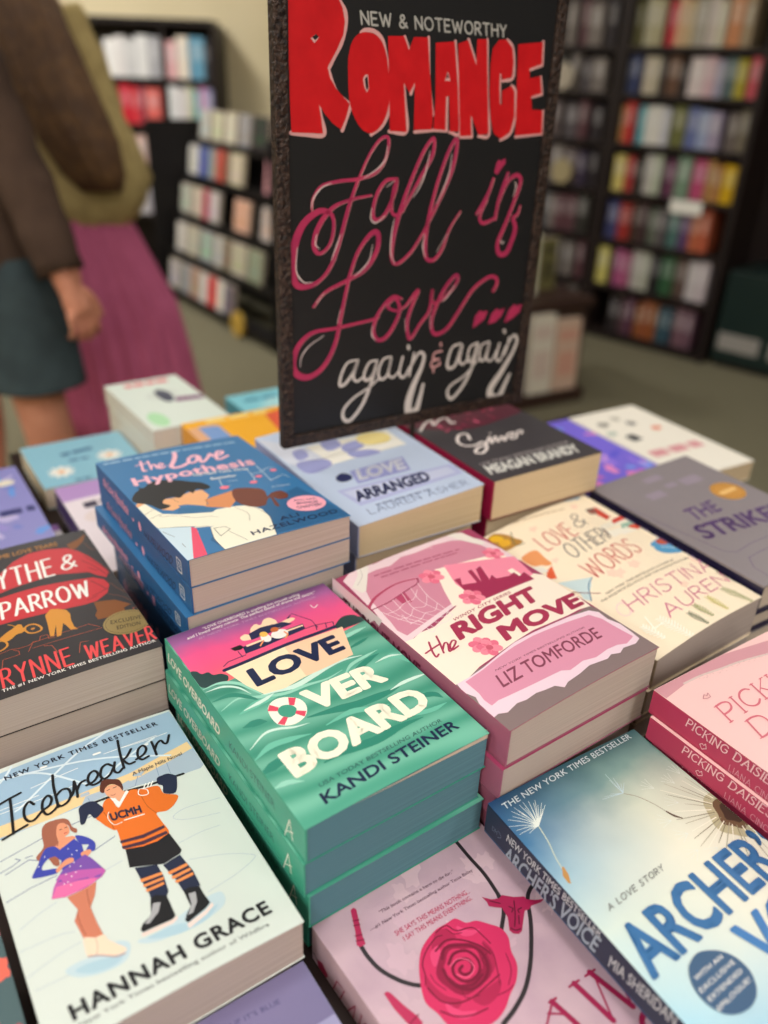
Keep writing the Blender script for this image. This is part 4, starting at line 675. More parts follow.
# --- blue and cream paperback with dandelion seeds
ramp_mat('print_dandelion_sky', [(0.0, (130, 186, 220)), (0.05, (170, 214, 232)), (0.10, (206, 222, 216)), (0.140, (150, 186, 206)), (0.168, (66, 120, 164)), (0.208, (26, 66, 106))],
         stops2=[(0.0, (150, 200, 228)), (0.06, (226, 228, 214)), (0.12, (232, 230, 212)), (0.16, (206, 212, 196)), (0.184, (120, 150, 146)), (0.208, (48, 88, 96))], mixlo=0.0, mixhi=0.085)
def art_ar(C):
    p = C.on('cover_picture'); wt, tan, dk = ink(226, 232, 226), ink(206, 170, 120), ink(96, 74, 60)
    soft = ink(186, 206, 214)
    o = [(16.7,177.5)][0]
    for q in [(3.1,191.0),(0.3,186.6),(9.1,195.1),(12.4,196.5),(12.9,192.9),(16.8,196.4),(20.2,196.9),(18.4,192.6),(23.9,195.7),(22.5,191.2),(28.0,193.9),(27.2,190.0),(30.4,190.1),(31.3,187.6),(2.4,181.9),(2.2,178.6),(8.1,176.1),(27.6,185.9),(7.3,191.4),(13.6,190.1),(25.8,192.7)]: p.line([o, ((o[0]+q[0])/2+0.6, (o[1]+q[1])/2+0.4), q], [0.7, 0.4, 0.25], wt)
    p.line([(16.5,176.8),(13.9,165.1),(10.1,154.3),(8.4,146.5)], 0.7, ink(200, 208, 190)); p.area([(8.9,147.4),(10.0,146.8),(8.7,141.3),(5.8,136.1),(4.7,137.6),(5.2,142.6)], ink(190, 140, 80))
    o = [(83.0,168.7)][0]
    for q in [(84.5,186.5),(83.3,181.4),(86.8,181.4),(86.3,177.6),(87.7,175.2),(90.3,174.8),(70.1,172.6),(75.0,172.3),(67.3,171.8)]: p.line([o, q], [0.5, 0.25], soft, False)
    p.line([(83.2,168.1),(88.9,162.3),(93.7,153.1),(96.6,143.6)], 0.5, ink(150, 140, 120)); p.line([(96.6,143.6),(98.4,138.8),(101.5,135.0)], [1.2, 1.8, 0.8], dk)
    c = [(136.2,122.9)][0]
    p.blob(c, 22, 17, ink(190, 184, 150), 0.5, 28, 0.06); p.blob(c, 15, 11, ink(110, 86, 64), 0.5, 28, 0.10); p.blob(c, 10, 7, ink(70, 52, 44), 0.5, 24, 0.12)
    for k in range(46):
        t = 2*PI*k/46+random.uniform(-0.06, 0.06); r0, r1 = random.uniform(12, 15), random.uniform(30, 46)
        p.line([(c[0]+r0*math.cos(t), c[1]+r0*math.sin(t)), (c[0]+r1*math.cos(t+0.05), c[1]+r1*math.sin(t+0.05))], [0.7, 0.3], (ink(176, 172, 150), ink(244, 242, 226), ink(140, 134, 110))[k % 3], False)
        if k % 2 == 0:
            e = (c[0]+(r1+4)*math.cos(t+0.05), c[1]+(r1+4)*math.sin(t+0.05))
            for d in (-0.7, -0.3, 0.1, 0.5): p.line([e, (e[0]+9*math.cos(t+d), e[1]+9*math.sin(t+d))], 0.25, wt, False)
    t = C.on('title_print'); bl, bl2 = ink(58, 112, 166), ink(66, 124, 186)
    t.text("ARCHER\u2019S", [(3.1,70.4),(147.8,78.5),(3.3,101.9)], bl, 0.028)
    t.text('VOICE', [(60.3,38.8),(171.1,42.3),(62.0,70.1)], bl2, 0.028)
    t.letters('A LOVE STORY', [(12.5,111.5),(60.6,114.1),(13.6,115.0)], 0.55, ink(120, 122, 122), 0.3)
    b = C.on('small_print'); b.text('THE NEW YORK TIMES BESTSELLER', [(6.1,197.8),(127.0,201.9),(6.7,202.7)], ink(206, 216, 222), 0.01, 1.05)
    k = C.on('badge_print'); k.area([(23.9,65.0),(29.2,67.5),(35.3,68.5),(41.9,66.4),(48.0,61.9),(51.5,55.6),(51.7,47.8),(48.1,41.1),(42.6,36.8),(35.4,34.9),(27.5,35.9),(21.2,39.6),(17.9,45.6),(17.3,52.8),(19.3,59.3)], ink(64, 94, 128), True)
    for s_, q in (('WITH AN', [(22.2,58.5),(45.1,59.4),(22.7,61.0)]), ('EXCLUSIVE', [(19.4,52.7),(48.4,54.1),(19.8,55.3)]), ('EXTENDED', [(19.6,47.4),(47.8,48.8),(20.0,49.9)]), ('EPILOGUE!', [(19.8,41.8),(47.5,43.5),(20.2,44.3)])): k.text(s_, q, WHITE, 0.0, 1.05)
def spine_ar(p):
    p.text('NEW YORK TIMES BESTSELLER', [(21.0,-10.6),(102.6,-5.2),(21.8,-3.6)], ink(206, 212, 216), 0.01); p.text("ARCHER\u2019S VOICE", [(20.2,-28.6),(101.8,-19.8),(22.8,-12.7)], ink(168, 184, 198), 0.02); p.text('MIA SHERIDAN', [(111.8,-18.0),(156.6,-8.8),(111.9,-8.0)], ink(196, 200, 204), 0.01)
    q = [(11.2,-12.8)][0]; p.text('DM', [(q[0]-4, q[1]-2), (q[0]+1, q[1]-2), (q[0]-4, q[1]+2)], ink(110, 126, 146), -0.01); p.line([(q[0]+2, q[1]-3), (q[0]+5, q[1]), (q[0]+2, q[1]+3)], 0.4, ink(110, 126, 146))
stack('AR', 0.7875, (MATS['print_dandelion_sky'], cm('spine_midnight', (36, 48, 70)), cm('back_midnight', (60, 92, 130)), PAGE_WHITE), 'blue and cream paperback with dandelion seeds', 'dandelion paperbacks', art_ar, spine_ar,
      below=[(0.024, 0.0145, 0.002, 0, 0.76, 0.95), (0.0234, 0.0145, 0.002, 0, 0.76, 0.95)])

# --- dusty pink paperback with the rose and the lasso
def art_fl(C):
    p = C.on('cover_picture'); rope, cr, cr2, cr3 = ink(46, 40, 44), ink(186, 46, 90), ink(210, 46, 98), ink(126, 20, 56)
    for k in range(26): p.blob((random.uniform(5, 132), random.uniform(90, 204)), random.uniform(4, 11), random.uniform(2, 7), (ink(198, 168, 182), ink(214, 184, 194), ink(206, 174, 188))[k % 3], random.uniform(0, 3), 18, 0.25)
    for q in ([(113.1,204.6),(112.1,190.1),(111.5,174.2),(108.1,156.4)], [(108.2,158.4),(104.1,148.9),(91.6,138.4)], [(135.4,152.1),(123.6,147.1),(112.4,133.6),(101.8,122.7),(90.9,113.0),(78.7,105.0),(65.8,100.3),(54.9,98.1)], [(17.1,180.2),(16.7,172.5),(18.1,161.9),(23.1,150.9),(28.7,143.5),(33.4,139.9)]): p.line(q, 2.6, rope)
    for q in ([(25.2,203.3),(27.5,203.8),(28.5,201.8),(24.8,193.2),(21.5,185.1),(20.2,180.0),(16.5,180.2),(15.3,182.2),(19.8,190.5)], [(11.5,149.8),(13.7,149.8),(14.8,147.9),(16.8,137.9),(19.2,129.2),(19.5,124.5),(14.4,122.6),(12.3,129.2),(11.1,139.5)]): p.area(q, cr)
    for q in ([(22.5,196.6),(25.8,195.1)], [(21.0,193.8),(24.5,192.2)], [(17.9,187.7),(21.8,186.2)], [(16.7,184.8),(20.9,182.7)], [(12.9,128.2),(20.1,129.3)]): p.line(q, 0.8, cr3, False)
    p.area([(98.6,163.1),(102.6,158.3),(107.1,156.2),(110.3,156.9),(115.4,151.8),(121.5,148.1),(121.2,145.8),(125.4,142.4),(130.5,139.8),(127.3,139.1),(120.7,140.8),(117.2,139.8),(114.5,140.7),(110.3,137.5),(103.1,131.8),(100.0,131.4),(97.4,133.5),(97.0,136.5),(102.3,143.5),(103.8,150.2),(100.5,152.9),(97.8,155.8),(98.8,159.0)], ink(172, 34, 82))
    for q in ([(108.2,148.5),(109.2,145.9),(106.9,144.6)], [(114.2,143.4),(111.3,143.5),(110.5,141.6)], [(113.7,149.6),(107.3,142.0),(101.5,136.6)], [(98.7,137.2),(100.2,134.3),(103.6,133.3)], [(108.8,140.4),(104.9,136.1)], [(100.9,158.1),(105.1,153.1)]): p.line(q, 0.8, ink(90, 16, 44))
    p.area([(37.3,150.3),(44.4,157.3),(51.8,160.6),(60.4,162.5),(67.9,162.0),(74.7,161.4),(78.5,155.4),(84.5,152.9),(89.2,147.1),(93.4,140.9),(93.3,133.8),(88.5,126.3),(85.3,118.0),(78.1,111.4),(69.5,107.6),(61.7,103.5),(53.0,101.7),(42.9,103.6),(34.1,108.5),(29.9,115.4),(29.2,123.1),(27.5,131.7),(30.9,140.4)], cr2, True)
    ink3 = ink(120, 16, 52); dk2 = ink(178, 34, 80); lt2 = ink(226, 70, 120)
    for q in ([(58.7,161.1),(65.6,159.4),(66.9,151.2),(59.6,152.3),(52.6,151.2),(50.4,154.7)], [(37.3,144.6),(37.1,137.3),(39.3,128.4),(44.7,121.1),(39.4,119.5),(35.0,127.9),(32.8,136.7)], [(78.7,140.9),(79.4,132.4),(74.0,124.5),(67.6,123.2),(73.5,130.6)], [(50.5,118.8),(61.8,118.0),(71.1,117.0),(63.6,111.3),(53.5,111.3)]): p.area(q, dk2, True)
    for q in ([(72.0,157.1),(76.8,150.5),(82.6,147.5),(75.8,147.1),(70.6,150.7)], [(47.7,152.7),(54.7,153.8),(50.7,146.6),(44.6,145.2)], [(36.5,125.0),(40.8,116.7),(48.0,111.7),(40.4,111.8),(34.7,118.4)]): p.area(q, lt2, True)
    p.blob([(58.7,135.2)][0], 17, 15, ink(150, 24, 66), 0, 30, 0.05); p.blob([(59.0,136.5)][0], 12, 10, cr2, 0, 30, 0.08)
    for w, q in ((0.8, [(33.7,139.7),(37.3,144.6),(39.9,150.3),(46.7,155.3),(56.6,158.5),(60.9,157.5)]), (0.8, [(58.7,161.1),(67.0,161.1),(70.0,154.8),(79.3,150.9),(81.0,143.4),(81.5,137.0)]), (1.8, [(51.4,146.2),(57.0,150.2),(63.9,147.7),(70.1,143.0),(73.0,136.9),(71.9,129.8),(68.1,124.8),(61.4,122.0),(53.8,122.5),(48.3,127.5),(46.4,134.4),(47.9,140.9)]),
                 (1.2, [(51.3,152.1),(60.7,153.6),(68.6,148.4),(75.2,139.4),(77.0,132.1)]), (1.8, [(52.5,141.5),(59.2,144.6),(66.6,141.4),(68.4,134.2),(65.4,128.6),(59.2,126.3),(53.2,128.5),(51.0,133.8),(52.8,138.2),(57.3,140.1),(62.9,138.1),(63.8,133.6),(60.1,130.4),(55.8,131.5),(55.1,134.9),(58.2,136.0)]), (1.4, [(46.7,138.0),(48.1,129.5),(55.5,124.3),(64.5,125.4)]),
                 (0.9, [(33.7,137.8),(35.0,127.9),(41.3,121.7),(50.5,118.8),(62.8,119.1),(72.6,119.7)]), (0.9, [(31.3,123.4),(36.6,116.2),(44.1,111.6),(53.7,109.3)]), (0.6, [(77.6,139.7),(78.2,131.2),(73.7,122.8),(68.7,115.0)]), (0.5, [(39.7,142.9),(39.3,137.6),(41.3,130.7)]), (0.5, [(48.6,125.5),(48.0,120.5),(55.1,117.3)]), (0.5, [(65.6,159.4),(67.3,154.1),(71.8,152.0)]), (0.5, [(77.6,133.7),(71.0,132.4),(69.7,127.5)]), (0.5, [(84.6,126.8),(80.4,118.0),(72.7,112.2)]), (0.5, [(63.6,111.3),(70.5,110.0),(75.1,110.5)])): p.line(q, w, ink3)
    for q in ([(52.4,140.0),(59.1,140.8),(63.8,135.9),(62.6,130.5),(55.8,129.3),(52.1,134.2)],): p.line(q, 0.5, ink(250, 110, 150))
    t = C.on('title_print'); M = ink(158, 34, 78)
    for w, q in ((1.2, [(86.6,91.1),(70.7,81.7)]), (3.2, [(86.1,91.0),(88.4,73.9)]), (1.2, [(79.3,87.7),(87.0,81.9)]), (1.4, [(84.3,91.5),(89.4,91.1)]),
                 (3.4, [(104.5,90.9),(106.6,64.2)]), (1.2, [(106.6,64.2),(118.8,89.5)]), (3.4, [(117.2,90.3),(122.0,62.9)]), (1.2, [(122.0,62.9),(132.7,88.3)]), (1.3, [(100.5,91.2),(108.2,90.7)]), (1.3, [(113.1,90.2),(121.0,89.7)]), (1.3, [(127.9,88.6),(137.2,88.1)])): t.line(q, w, M, False)
    t.line([(132.7,51.9),(132.4,54.8),(128.7,56.6),(122.6,56.3),(118.5,53.5),(116.6,47.4),(118.0,40.9)], [1.4, 1.2, 2.6, 3.4, 3.2, 2, 1.2], M)
    b = C.on('small_print'); g = ink(90, 62, 76)
    b.text('\u201cThis book contains a hero to die for.\u201d', [(38.3,190.6),(95.6,186.9),(38.8,192.9)], g, 0.0); b.text('\u2014#1 New York Times bestselling author Tessa Bailey', [(27.2,184.5),(106.8,180.6),(27.6,186.7)], g, 0.0)
    b.text('SHE SAYS THIS MEANS NOTHING...', [(38.1,173.1),(94.6,169.5),(38.6,176.5)], cr, 0.0); b.text('I SAY THIS MEANS EVERYTHING.', [(40.2,167.6),(92.4,165.1),(40.7,170.9)], cr, 0.0)
def spine_fl(p):
    c = [(11.7,-26.2)][0]; p.blob(c, 6, 4.5, ink(184, 38, 84), 0, 20, 0.1); p.line([(c[0]-6, c[1]+1), (c[0]-9, c[1]+3), (c[0]-11, c[1]+2)], 0.8, ink(60, 50, 50))
    p.letters('FLAWLESS', [(22.3,-35.9),(89.6,-31.1),(27.8,-17.5)], 1.0, ink(158, 34, 78), 0.26, 0, 0.08, 0.5)
stack('FL', 0.7405, (cm('marbled_pink', (206, 176, 188), noise=(30, (190, 160, 176), 0.35, 0.7)), cm('spine_marbled', (206, 176, 188)), None, PAGE_PINK), 'dusty pink paperback with a crimson rose and black lasso', 'x', art_fl, spine_fl, tilt=True)

# --- black paperback with red brush banners
def art_ss(C):
    p = C.on('cover_picture'); red, red2, gold, rust = ink(196, 48, 56), ink(150, 36, 44), ink(206, 140, 52), ink(128, 74, 30)
    for q in ([(45.2,160.3),(56.4,164.3),(70.0,178.7),(84.5,186.3),(99.4,186.0),(115.1,180.0),(122.2,170.3),(127.9,156.2),(132.5,139.4),(135.5,124.1),(131.1,114.6),(125.3,121.4),(120.4,130.1),(110.3,133.9),(95.4,139.8),(77.2,138.2),(61.1,136.5),(39.8,130.9)], [(38.4,123.7),(48.9,126.7),(62.7,127.9),(80.0,127.9),(97.1,125.2),(110.8,122.3),(121.1,119.9),(128.2,112.3),(129.7,102.7),(124.6,91.1),(114.0,83.4),(103.3,82.7),(90.0,84.5),(73.5,86.3),(57.4,88.0),(41.5,89.0),(31.8,87.8)]): p.area(q, red)
    for q in ([(124.6,158.2),(128.8,146.0),(133.8,131.0),(134.6,119.8)], [(120.9,151.8),(127.8,136.4),(132.2,119.6)], [(118.0,115.4),(122.4,105.6),(125.3,96.8)], [(113.1,92.2),(121.0,94.8),(127.4,97.8)], [(122.4,137.2),(127.6,129.0)], [(107.6,88.1),(116.1,90.3)]): p.line(q, 1.2, red2)
    for q in ([(131.1,181.2),(134.4,165.5),(140.6,166.3),(143.1,142.4)], [(133.8,131.0),(143.9,120.6),(143.8,108.4)], [(124.6,88.8),(132.8,80.0),(138.3,69.1),(143.3,62.3)], [(131.2,104.1),(133.6,94.0),(139.9,79.4)]): p.line(q, 0.7, ink(110, 66, 46))
    p.area([(116.6,185.5),(127.8,190.7),(136.5,197.8),(131.3,184.8),(122.5,175.5),(118.0,174.7)], rust); p.area([(110.9,82.4),(118.5,80.6),(126.6,77.8),(135.6,65.6),(129.1,63.1),(128.6,56.3),(118.0,55.8),(111.2,56.5),(107.0,57.1),(106.5,63.7),(109.9,69.3)], rust)
    p.area([(73.6,83.4),(79.1,89.8),(84.2,87.4),(89.5,82.7),(90.7,75.6),(89.0,66.9),(88.8,57.5),(90.5,52.5),(85.6,54.2),(84.0,61.9),(82.8,66.0),(77.5,50.8),(74.3,50.8),(77.7,67.1),(72.7,52.4),(70.2,54.0),(72.5,71.1)], gold)
    for w, q, cl in ((1.6, [(56.2,73.8),(59.8,76.9),(64.3,75.5),(67.2,69.7),(66.3,65.6),(61.8,64.5),(57.6,67.1)], True), (1.6, [(33.3,63.1),(37.2,67.5),(40.7,64.7),(40.8,59.0),(36.4,55.6),(32.7,56.7)], True)): p.line(q, w, gold, True, cl)
    p.blob([(61.6,70.5)][0], 1.6, 1.2, gold); p.area([(37.8,70.4),(43.6,75.8),(49.0,79.0),(52.8,82.0),(55.4,80.4),(55.5,76.3),(57.3,73.1),(54.1,69.9),(49.5,69.5),(44.6,65.5),(39.8,64.7)], gold, True); p.line([(46.9,85.7),(49.7,82.5),(51.7,78.0)], 0.8, gold)
    ln = ink(196, 92, 60)
    for q in ([(34.1,51.8),(42.0,53.0),(47.7,51.0),(53.9,50.8),(57.5,52.7),(98.8,54.7),(105.1,47.4)], [(31.5,31.3),(34.6,43.4),(41.5,43.3),(46.1,43.4),(46.5,48.0),(43.2,51.3)], [(52.2,43.2),(57.7,53.5),(62.2,52.6),(64.1,57.8),(69.1,57.3),(68.7,51.7),(73.0,51.0)], [(63.4,44.3),(68.5,41.8),(69.9,31.0)], [(83.2,22.7),(87.1,34.5),(92.7,33.6)], [(135.0,59.4),(144.1,59.6),(150.8,57.7)], [(135.0,59.4),(135.4,54.2),(140.6,54.6)], [(138.9,49.9),(148.0,50.0),(151.4,49.3)], [(139.0,29.7),(148.0,30.2)], [(55.9,45.9),(70.1,45.8),(89.4,45.3),(106.0,44.8)]): p.line(q, 0.4, ln, False)
    t = C.on('title_print'); t.letters('SCYTHE', [(26.5,139.8),(94.6,139.5),(29.3,168.6)], 2.4, WHITE, 0.3); t.letters('&', [(102.4,142.9),(114.2,143.9),(107.0,166.3)], 2.2, WHITE)
    t.letters('SPARROW', [(35.4,95.5),(111.7,93.8),(37.8,118.3)], 2.4, WHITE, 0.28)
    a = C.on('author_print'); rd = ink(226, 74, 76); a.letters('BRYNNE', [(19.0,11.0),(75.8,11.7),(20.6,31.9)], 1.9, rd, 0.32); a.letters('WEAVER', [(86.0,11.2),(136.4,10.8),(88.7,28.5)], 1.9, rd, 0.32)
    b = C.on('small_print'); b.text('SOME LOVE TEARS', [(52.3,188.8),(109.8,187.8),(52.9,196.1)], ink(186, 130, 70), 0.02); b.text('THE #1 NEW YORK TIMES BESTSELLING AUTHOR', [(26.9,6.5),(135.4,6.9),(27.0,9.9)], WHITE, 0.02, 1.1)
    k = C.on('sticker'); c = [(125.0,42.5)][0]; e = [(142.5,38.5)][0]; f = [(128.6,58.4)][0]; rx, ry = math.hypot(e[0]-c[0], e[1]-c[1]), math.hypot(f[0]-c[0], f[1]-c[1])
    k.blob(c, rx, ry, mat('sticker_gold', (158, 136, 84), 0.3, 0.5, 0.4), n=40); k.line([(c[0]+rx*0.9*math.cos(t_*PI/16), c[1]+ry*0.88*math.sin(t_*PI/16)) for t_ in range(32)], 0.35, ink(90, 74, 40), False, True)
    dkb = ink(60, 48, 30); k.text('EXCLUSIVE', [(113.2,45.1),(136.0,41.2),(114.4,50.5)], dkb, 0.01, 1.1); k.text('EDITION', [(115.2,36.1),(132.7,33.6),(116.3,41.1)], dkb, 0.01, 1.1)
stack('SS', 0.815, (cm('banner_black', (46, 42, 44)), cm('spine_black', (34, 30, 32)), cm('back_black', (30, 28, 30)), PAGE_PINK), 'black paperback with red banners', 'black banner paperbacks', art_ss, lambda p: p.text('SCYTHE & SPARROW', [(20, -24), (130, -24), (20, -10)], WHITE, 0.02),
      below=[(0.031, 0, 0.0005, 0.003), (0.0435, 0, 0.004, 0, 0.93, 0.93)])

# --- light pink paperback with the crimson spine
def art_pd(C):
    p = C.on('cover_picture')
    p.area([(-0.9,208.7),(0.6,197.4),(24.3,200.6),(47.9,199.5),(75.5,197.0),(123.9,188.6),(148.6,194.1),(122.2,200.7),(75.8,208.0),(40.0,209.5)], ink(206, 148, 158)); p.line([(24.2,201.2),(42.5,200.6),(62.2,197.9),(82.9,195.4),(122.0,187.4)], 1.8, ink(216, 190, 186))
    for k in range(60): q = [(37.0,200.0),(111.7,190.9)]; t_ = random.random(); p.blob((q[0][0]+(q[1][0]-q[0][0])*t_, q[0][1]+(q[1][1]-q[0][1])*t_+random.uniform(-2.5, 2.5)), 0.35, 0.35, ink(190, 160, 160), 0, 6)
    t = C.on('title_print'); pk = ink(214, 112, 128)
    t.letters('PICKING', [(19.5,159.0),(118.5,162.7),(23.3,174.1)], 1.5, pk, 0.24, 0, 0.09, 0.7); t.letters('DAISIES', [(24.3,139.0),(124.8,140.5),(29.3,154.2)], 1.5, pk, 0.24, 0, 0.09, 0.7)
    h = C.on('small_print'); h.line([(22.0,183.6),(26.1,186.0),(26.8,184.1),(29.8,185.8),(28.3,182.2),(25.1,182.2)], 0.5, ink(196, 130, 140), False, True)
def spine_pd(p):
    w_ = ink(232, 190, 196); p.letters('PICKING DAISIES', [(29.8,-9.3),(97.1,-7.6),(30.8,-2.6)], 0.85, w_, 0.28, 0, 0.09, 0.45); p.letters('LIANA CINCOTTA', [(66.2,-18.7),(114.5,-20.1),(66.1,-13.7)], 0.5, ink(206, 140, 156), 0.28)
    p.line([(45.1,-17.7),(42.8,-15.3),(44.3,-13.3),(45.7,-13.9),(46.8,-11.9),(48.0,-15.0)], 0.5, w_, False, True)
stack('PD', 0.836, (cm('rosy_pink', (240, 196, 194)), cm('spine_crimson', (176, 54, 88)), cm('back_crimson', (170, 60, 90)), PAGE), 'light pink paperback with crimson spine', 'light pink paperbacks with crimson spines', art_pd, spine_pd, tilt=False, bow=0.0,
      below=[(0.0195, -0.0025, -0.004, 0.0), (0.026, 0.004, 0.004, 0, 0.93, 0.93), (0.0255, 0.004, 0.004, 0, 0.93, 0.93), (0.0248, 0.004, 0.004, 0, 0.93, 0.93)])

# --- grey hardcover with the gold seal
def art_st(C):
    p = C.on('cover_picture'); vi, fa = ink(96, 72, 118), ink(150, 138, 152)
    for q in ([(-6.0,207.2),(17.0,54.4),(25.3,47.7),(49.8,50.7),(83.7,49.5)], [(27.1,36.0),(17.5,23.6),(17.1,5.9)], [(27.1,36.0),(46.0,37.4),(65.1,36.0)], [(240.7,183.0),(242.7,175.4),(239.1,162.5)]): p.line(q, 0.6, vi, False)
    for c, a, b in (([(68.8,187.9)][0], 12, 5), ([(101.7,165.4)][0], 13, 7), ([(75.1,168.3)][0], 7, 4), ([(45.4,161.1)][0], 11, 6)): p.area([(c[0]-a, c[1]-b), (c[0]+a, c[1]-b), (c[0]+a, c[1]+b), (c[0]-a, c[1]+b)], fa)
    t = C.on('title_print'); t.text('THE', [(37.2,104.9),(77.6,104.8),(43.2,126.9)], vi, 0.02); t.text('STRIKER', [(19.1,76.4),(131.4,62.3),(25.6,101.5)], vi, 0.035)
    k = C.on('sticker'); c = [(114.1,128.0)][0]; e = [(127.8,114.3)][0]; f = [(132.5,139.0)][0]; rx = math.hypot(e[0]-c[0], e[1]-c[1]); ry = math.hypot(f[0]-c[0], f[1]-c[1])
    k.blob(c, rx*0.92, rx*0.92, mat('seal_gold', (224, 164, 84), 0.3, 0.5, 0.3), n=40); k.line([(c[0]+rx*0.78*math.cos(t_*PI/16), c[1]+rx*0.78*math.sin(t_*PI/16)) for t_ in range(32)], 0.6, ink(176, 120, 60), False, True); k.area([(c[0]-rx*0.6, c[1]-3), (c[0]+rx*0.6, c[1]-3), (c[0]+rx*0.6, c[1]+3), (c[0]-rx*0.6, c[1]+3)], ink(236, 190, 120))
stack('ST', 0.825, (cm('slate_grey', (138, 130, 134), 0.3), cm('spine_ink', (34, 30, 60), 0.3), cm('board_ink', (34, 30, 60), 0.3), PAGE), 'grey hardcover with gold seal', 'grey hardcovers with the gold seal', art_st, lambda p: p.text('THE STRIKER', [(50, -22), (150, -22), (50, -8)], ink(110, 96, 150), 0.02), hard=True, name='hardcover_book', bow=0.0,
      below=[(0.03, 0.004, 0.004, 0, 0.95, 0.95), (0.0285, 0.004, 0.004, 0, 0.95, 0.95), (0.0265, 0.004, 0.004, 0, 0.95, 0.95)])

# --- pale blue paperback under the sign
def art_la(C):
    p = C.on('cover_picture'); lav, lav2, crm, dk = ink(150, 154, 206), ink(176, 182, 220), ink(236, 232, 222), ink(40, 46, 92)
    p.area([(0.1,204.3),(35.8,157.2),(38.8,109.2),(14.0,109.5),(3.4,136.7)], ink(206, 210, 224)); p.area([(34.4,161.6),(125.0,150.0),(123.1,110.1),(38.9,112.5)], crm)
    for q in ([(17.3,157.1),(28.9,158.2),(27.6,141.7),(14.6,137.6)], [(13.0,134.5),(37.6,126.6),(36.2,111.0),(12.4,106.6),(6.7,122.4)], [(51.2,161.4),(67.5,159.7),(65.5,142.9),(49.0,140.5)], [(65.5,142.9),(86.3,145.4),(84.8,130.1),(63.6,126.5)], [(63.6,126.5),(86.4,120.2),(90.7,108.6),(65.9,111.3)]): p.area(q, lav, True)
    p.area([(91.9,154.8),(113.9,151.6),(119.6,136.4),(110.9,125.5),(91.9,129.0),(85.0,140.8)], ink(236, 216, 140), True); p.line([(113.9,51.6),(125.1,45.8),(143.3,38.6)], 0.8, dk)
    p.area([(44.6,90.9),(104.4,89.2),(95.9,61.8),(39.0,65.3)], lav); p.area([(15.5,64.4),(135.5,50.3),(134.1,28.7),(19.9,29.1)], lav2); p.area([(19.3,59.1),(128.3,46.9),(129.2,33.5),(25.1,35.3)], ink(196, 202, 228))
    p.area([(28.1,87.7),(36.6,91.5),(41.5,85.1),(39.6,77.0),(30.7,75.2),(25.8,80.0)], dk, True)
    t = C.on('title_print'); t.text('LOVE', [(43.2,70.0),(94.3,66.1),(51.0,91.5)], ink(222, 224, 236), 0.045); t.text('ARRANGED', [(21.6,36.3),(101.0,33.5),(26.4,55.8)], dk, 0.045)
    a = C.on('author_print'); a.letters('LAUREN ASHER', [(20.0,11.6),(124.6,7.3),(21.3,21.4)], 1.0, ink(110, 124, 156), 0.26, 0, 0.05); a.dashes([(31.5,21.4),(90.2,18.2),(32.6,24.8)], 6, ink(120, 130, 160))
stack('LA', 0.857, (cm('periwinkle', (190, 204, 228)), cm('spine_periwinkle', (150, 160, 200)), cm('back_periwinkle', (180, 190, 216)), PAGE_TAN), 'pale blue paperback with navy title plate', 'pale blue paperbacks', art_la, lambda p: p.text('LOVE ARRANGED', [(40, -22), (150, -22), (40, -8)], NAVY, 0.03), bow=0.0,
      below=[(0.0295, 0, 0.004, 0, 0.96, 0.96), (0.0295, 0, 0.004, 0, 0.95, 0.95), (0.029, 0, 0.004, 0, 0.95, 0.95), (0.0288, 0, 0.004, 0, 0.95, 0.95)])

# --- black and crimson paperback right of the sign pole
def art_mb(C):
    p = C.on('cover_picture'); cr, pk, wt = ink(186, 40, 70), ink(232, 130, 160), ink(238, 226, 222)
    p.area([(0, 160), (140, 160), (140, 208), (0, 208)], ink(226, 170, 186)); p.area([(20, 128), (60, 112), (120, 120), (140, 128), (140, 166), (0, 166), (0, 150)], ink(96, 42, 58), True)
    for k in range(34): q = [(62.2,132.3),(75.9,69.6)]; p.blob((random.uniform(30, 132), random.uniform(116, 152)), random.uniform(1, 5), random.uniform(1, 3), (ink(150, 44, 74), ink(96, 40, 60), ink(200, 84, 116))[k % 3], random.uniform(0, 3), 14, 0.3)
    for k in range(22): p.blob((random.uniform(5, 130), random.uniform(164, 204)), random.uniform(3, 8), random.uniform(2, 6), (pk, ink(240, 214, 220), cr, ink(200, 170, 214))[k % 4], random.uniform(0, 3), 14, 0.25)
    t = C.on('title_print')
    for w, q in ((3.4, [(39.4,89.1),(44.7,101.5),(35.8,103.2),(24.4,89.7),(25.2,78.2),(35.8,74.7),(47.3,77.4),(42.9,65.1),(30.5,56.0),(24.8,60.5),(34.2,68.3),(45.2,69.7)]), (2.6, [(45.2,69.7),(61.9,84.7),(52.9,70.0),(68.1,82.9),(61.1,70.0),(74.4,79.6),(69.0,68.8),(83.3,81.0),(91.4,81.4),(78.6,71.2),(84.4,69.6),(97.1,81.4),(102.9,81.5),(96.9,75.3)]), (2.4, [(68.1,92.2),(68.2,91.4)]), (3.0, [(6.3,131.3),(21.9,145.4),(32.9,149.5),(27.4,137.6),(41.3,146.7),(51.3,148.1),(47.7,133.4),(52.9,133.9)])): t.line(q, w, wt)
    a = C.on('author_print'); a.text('MEAGAN BRANDY', [(6.8,12.9),(122.4,10.9),(11.4,32.3)], WHITE, 0.05); a.text('USA TODAY BESTSELLING AUTHOR', [(10.5,32.8),(125.2,32.8),(12.3,38.5)], ink(190, 180, 180), 0.0)
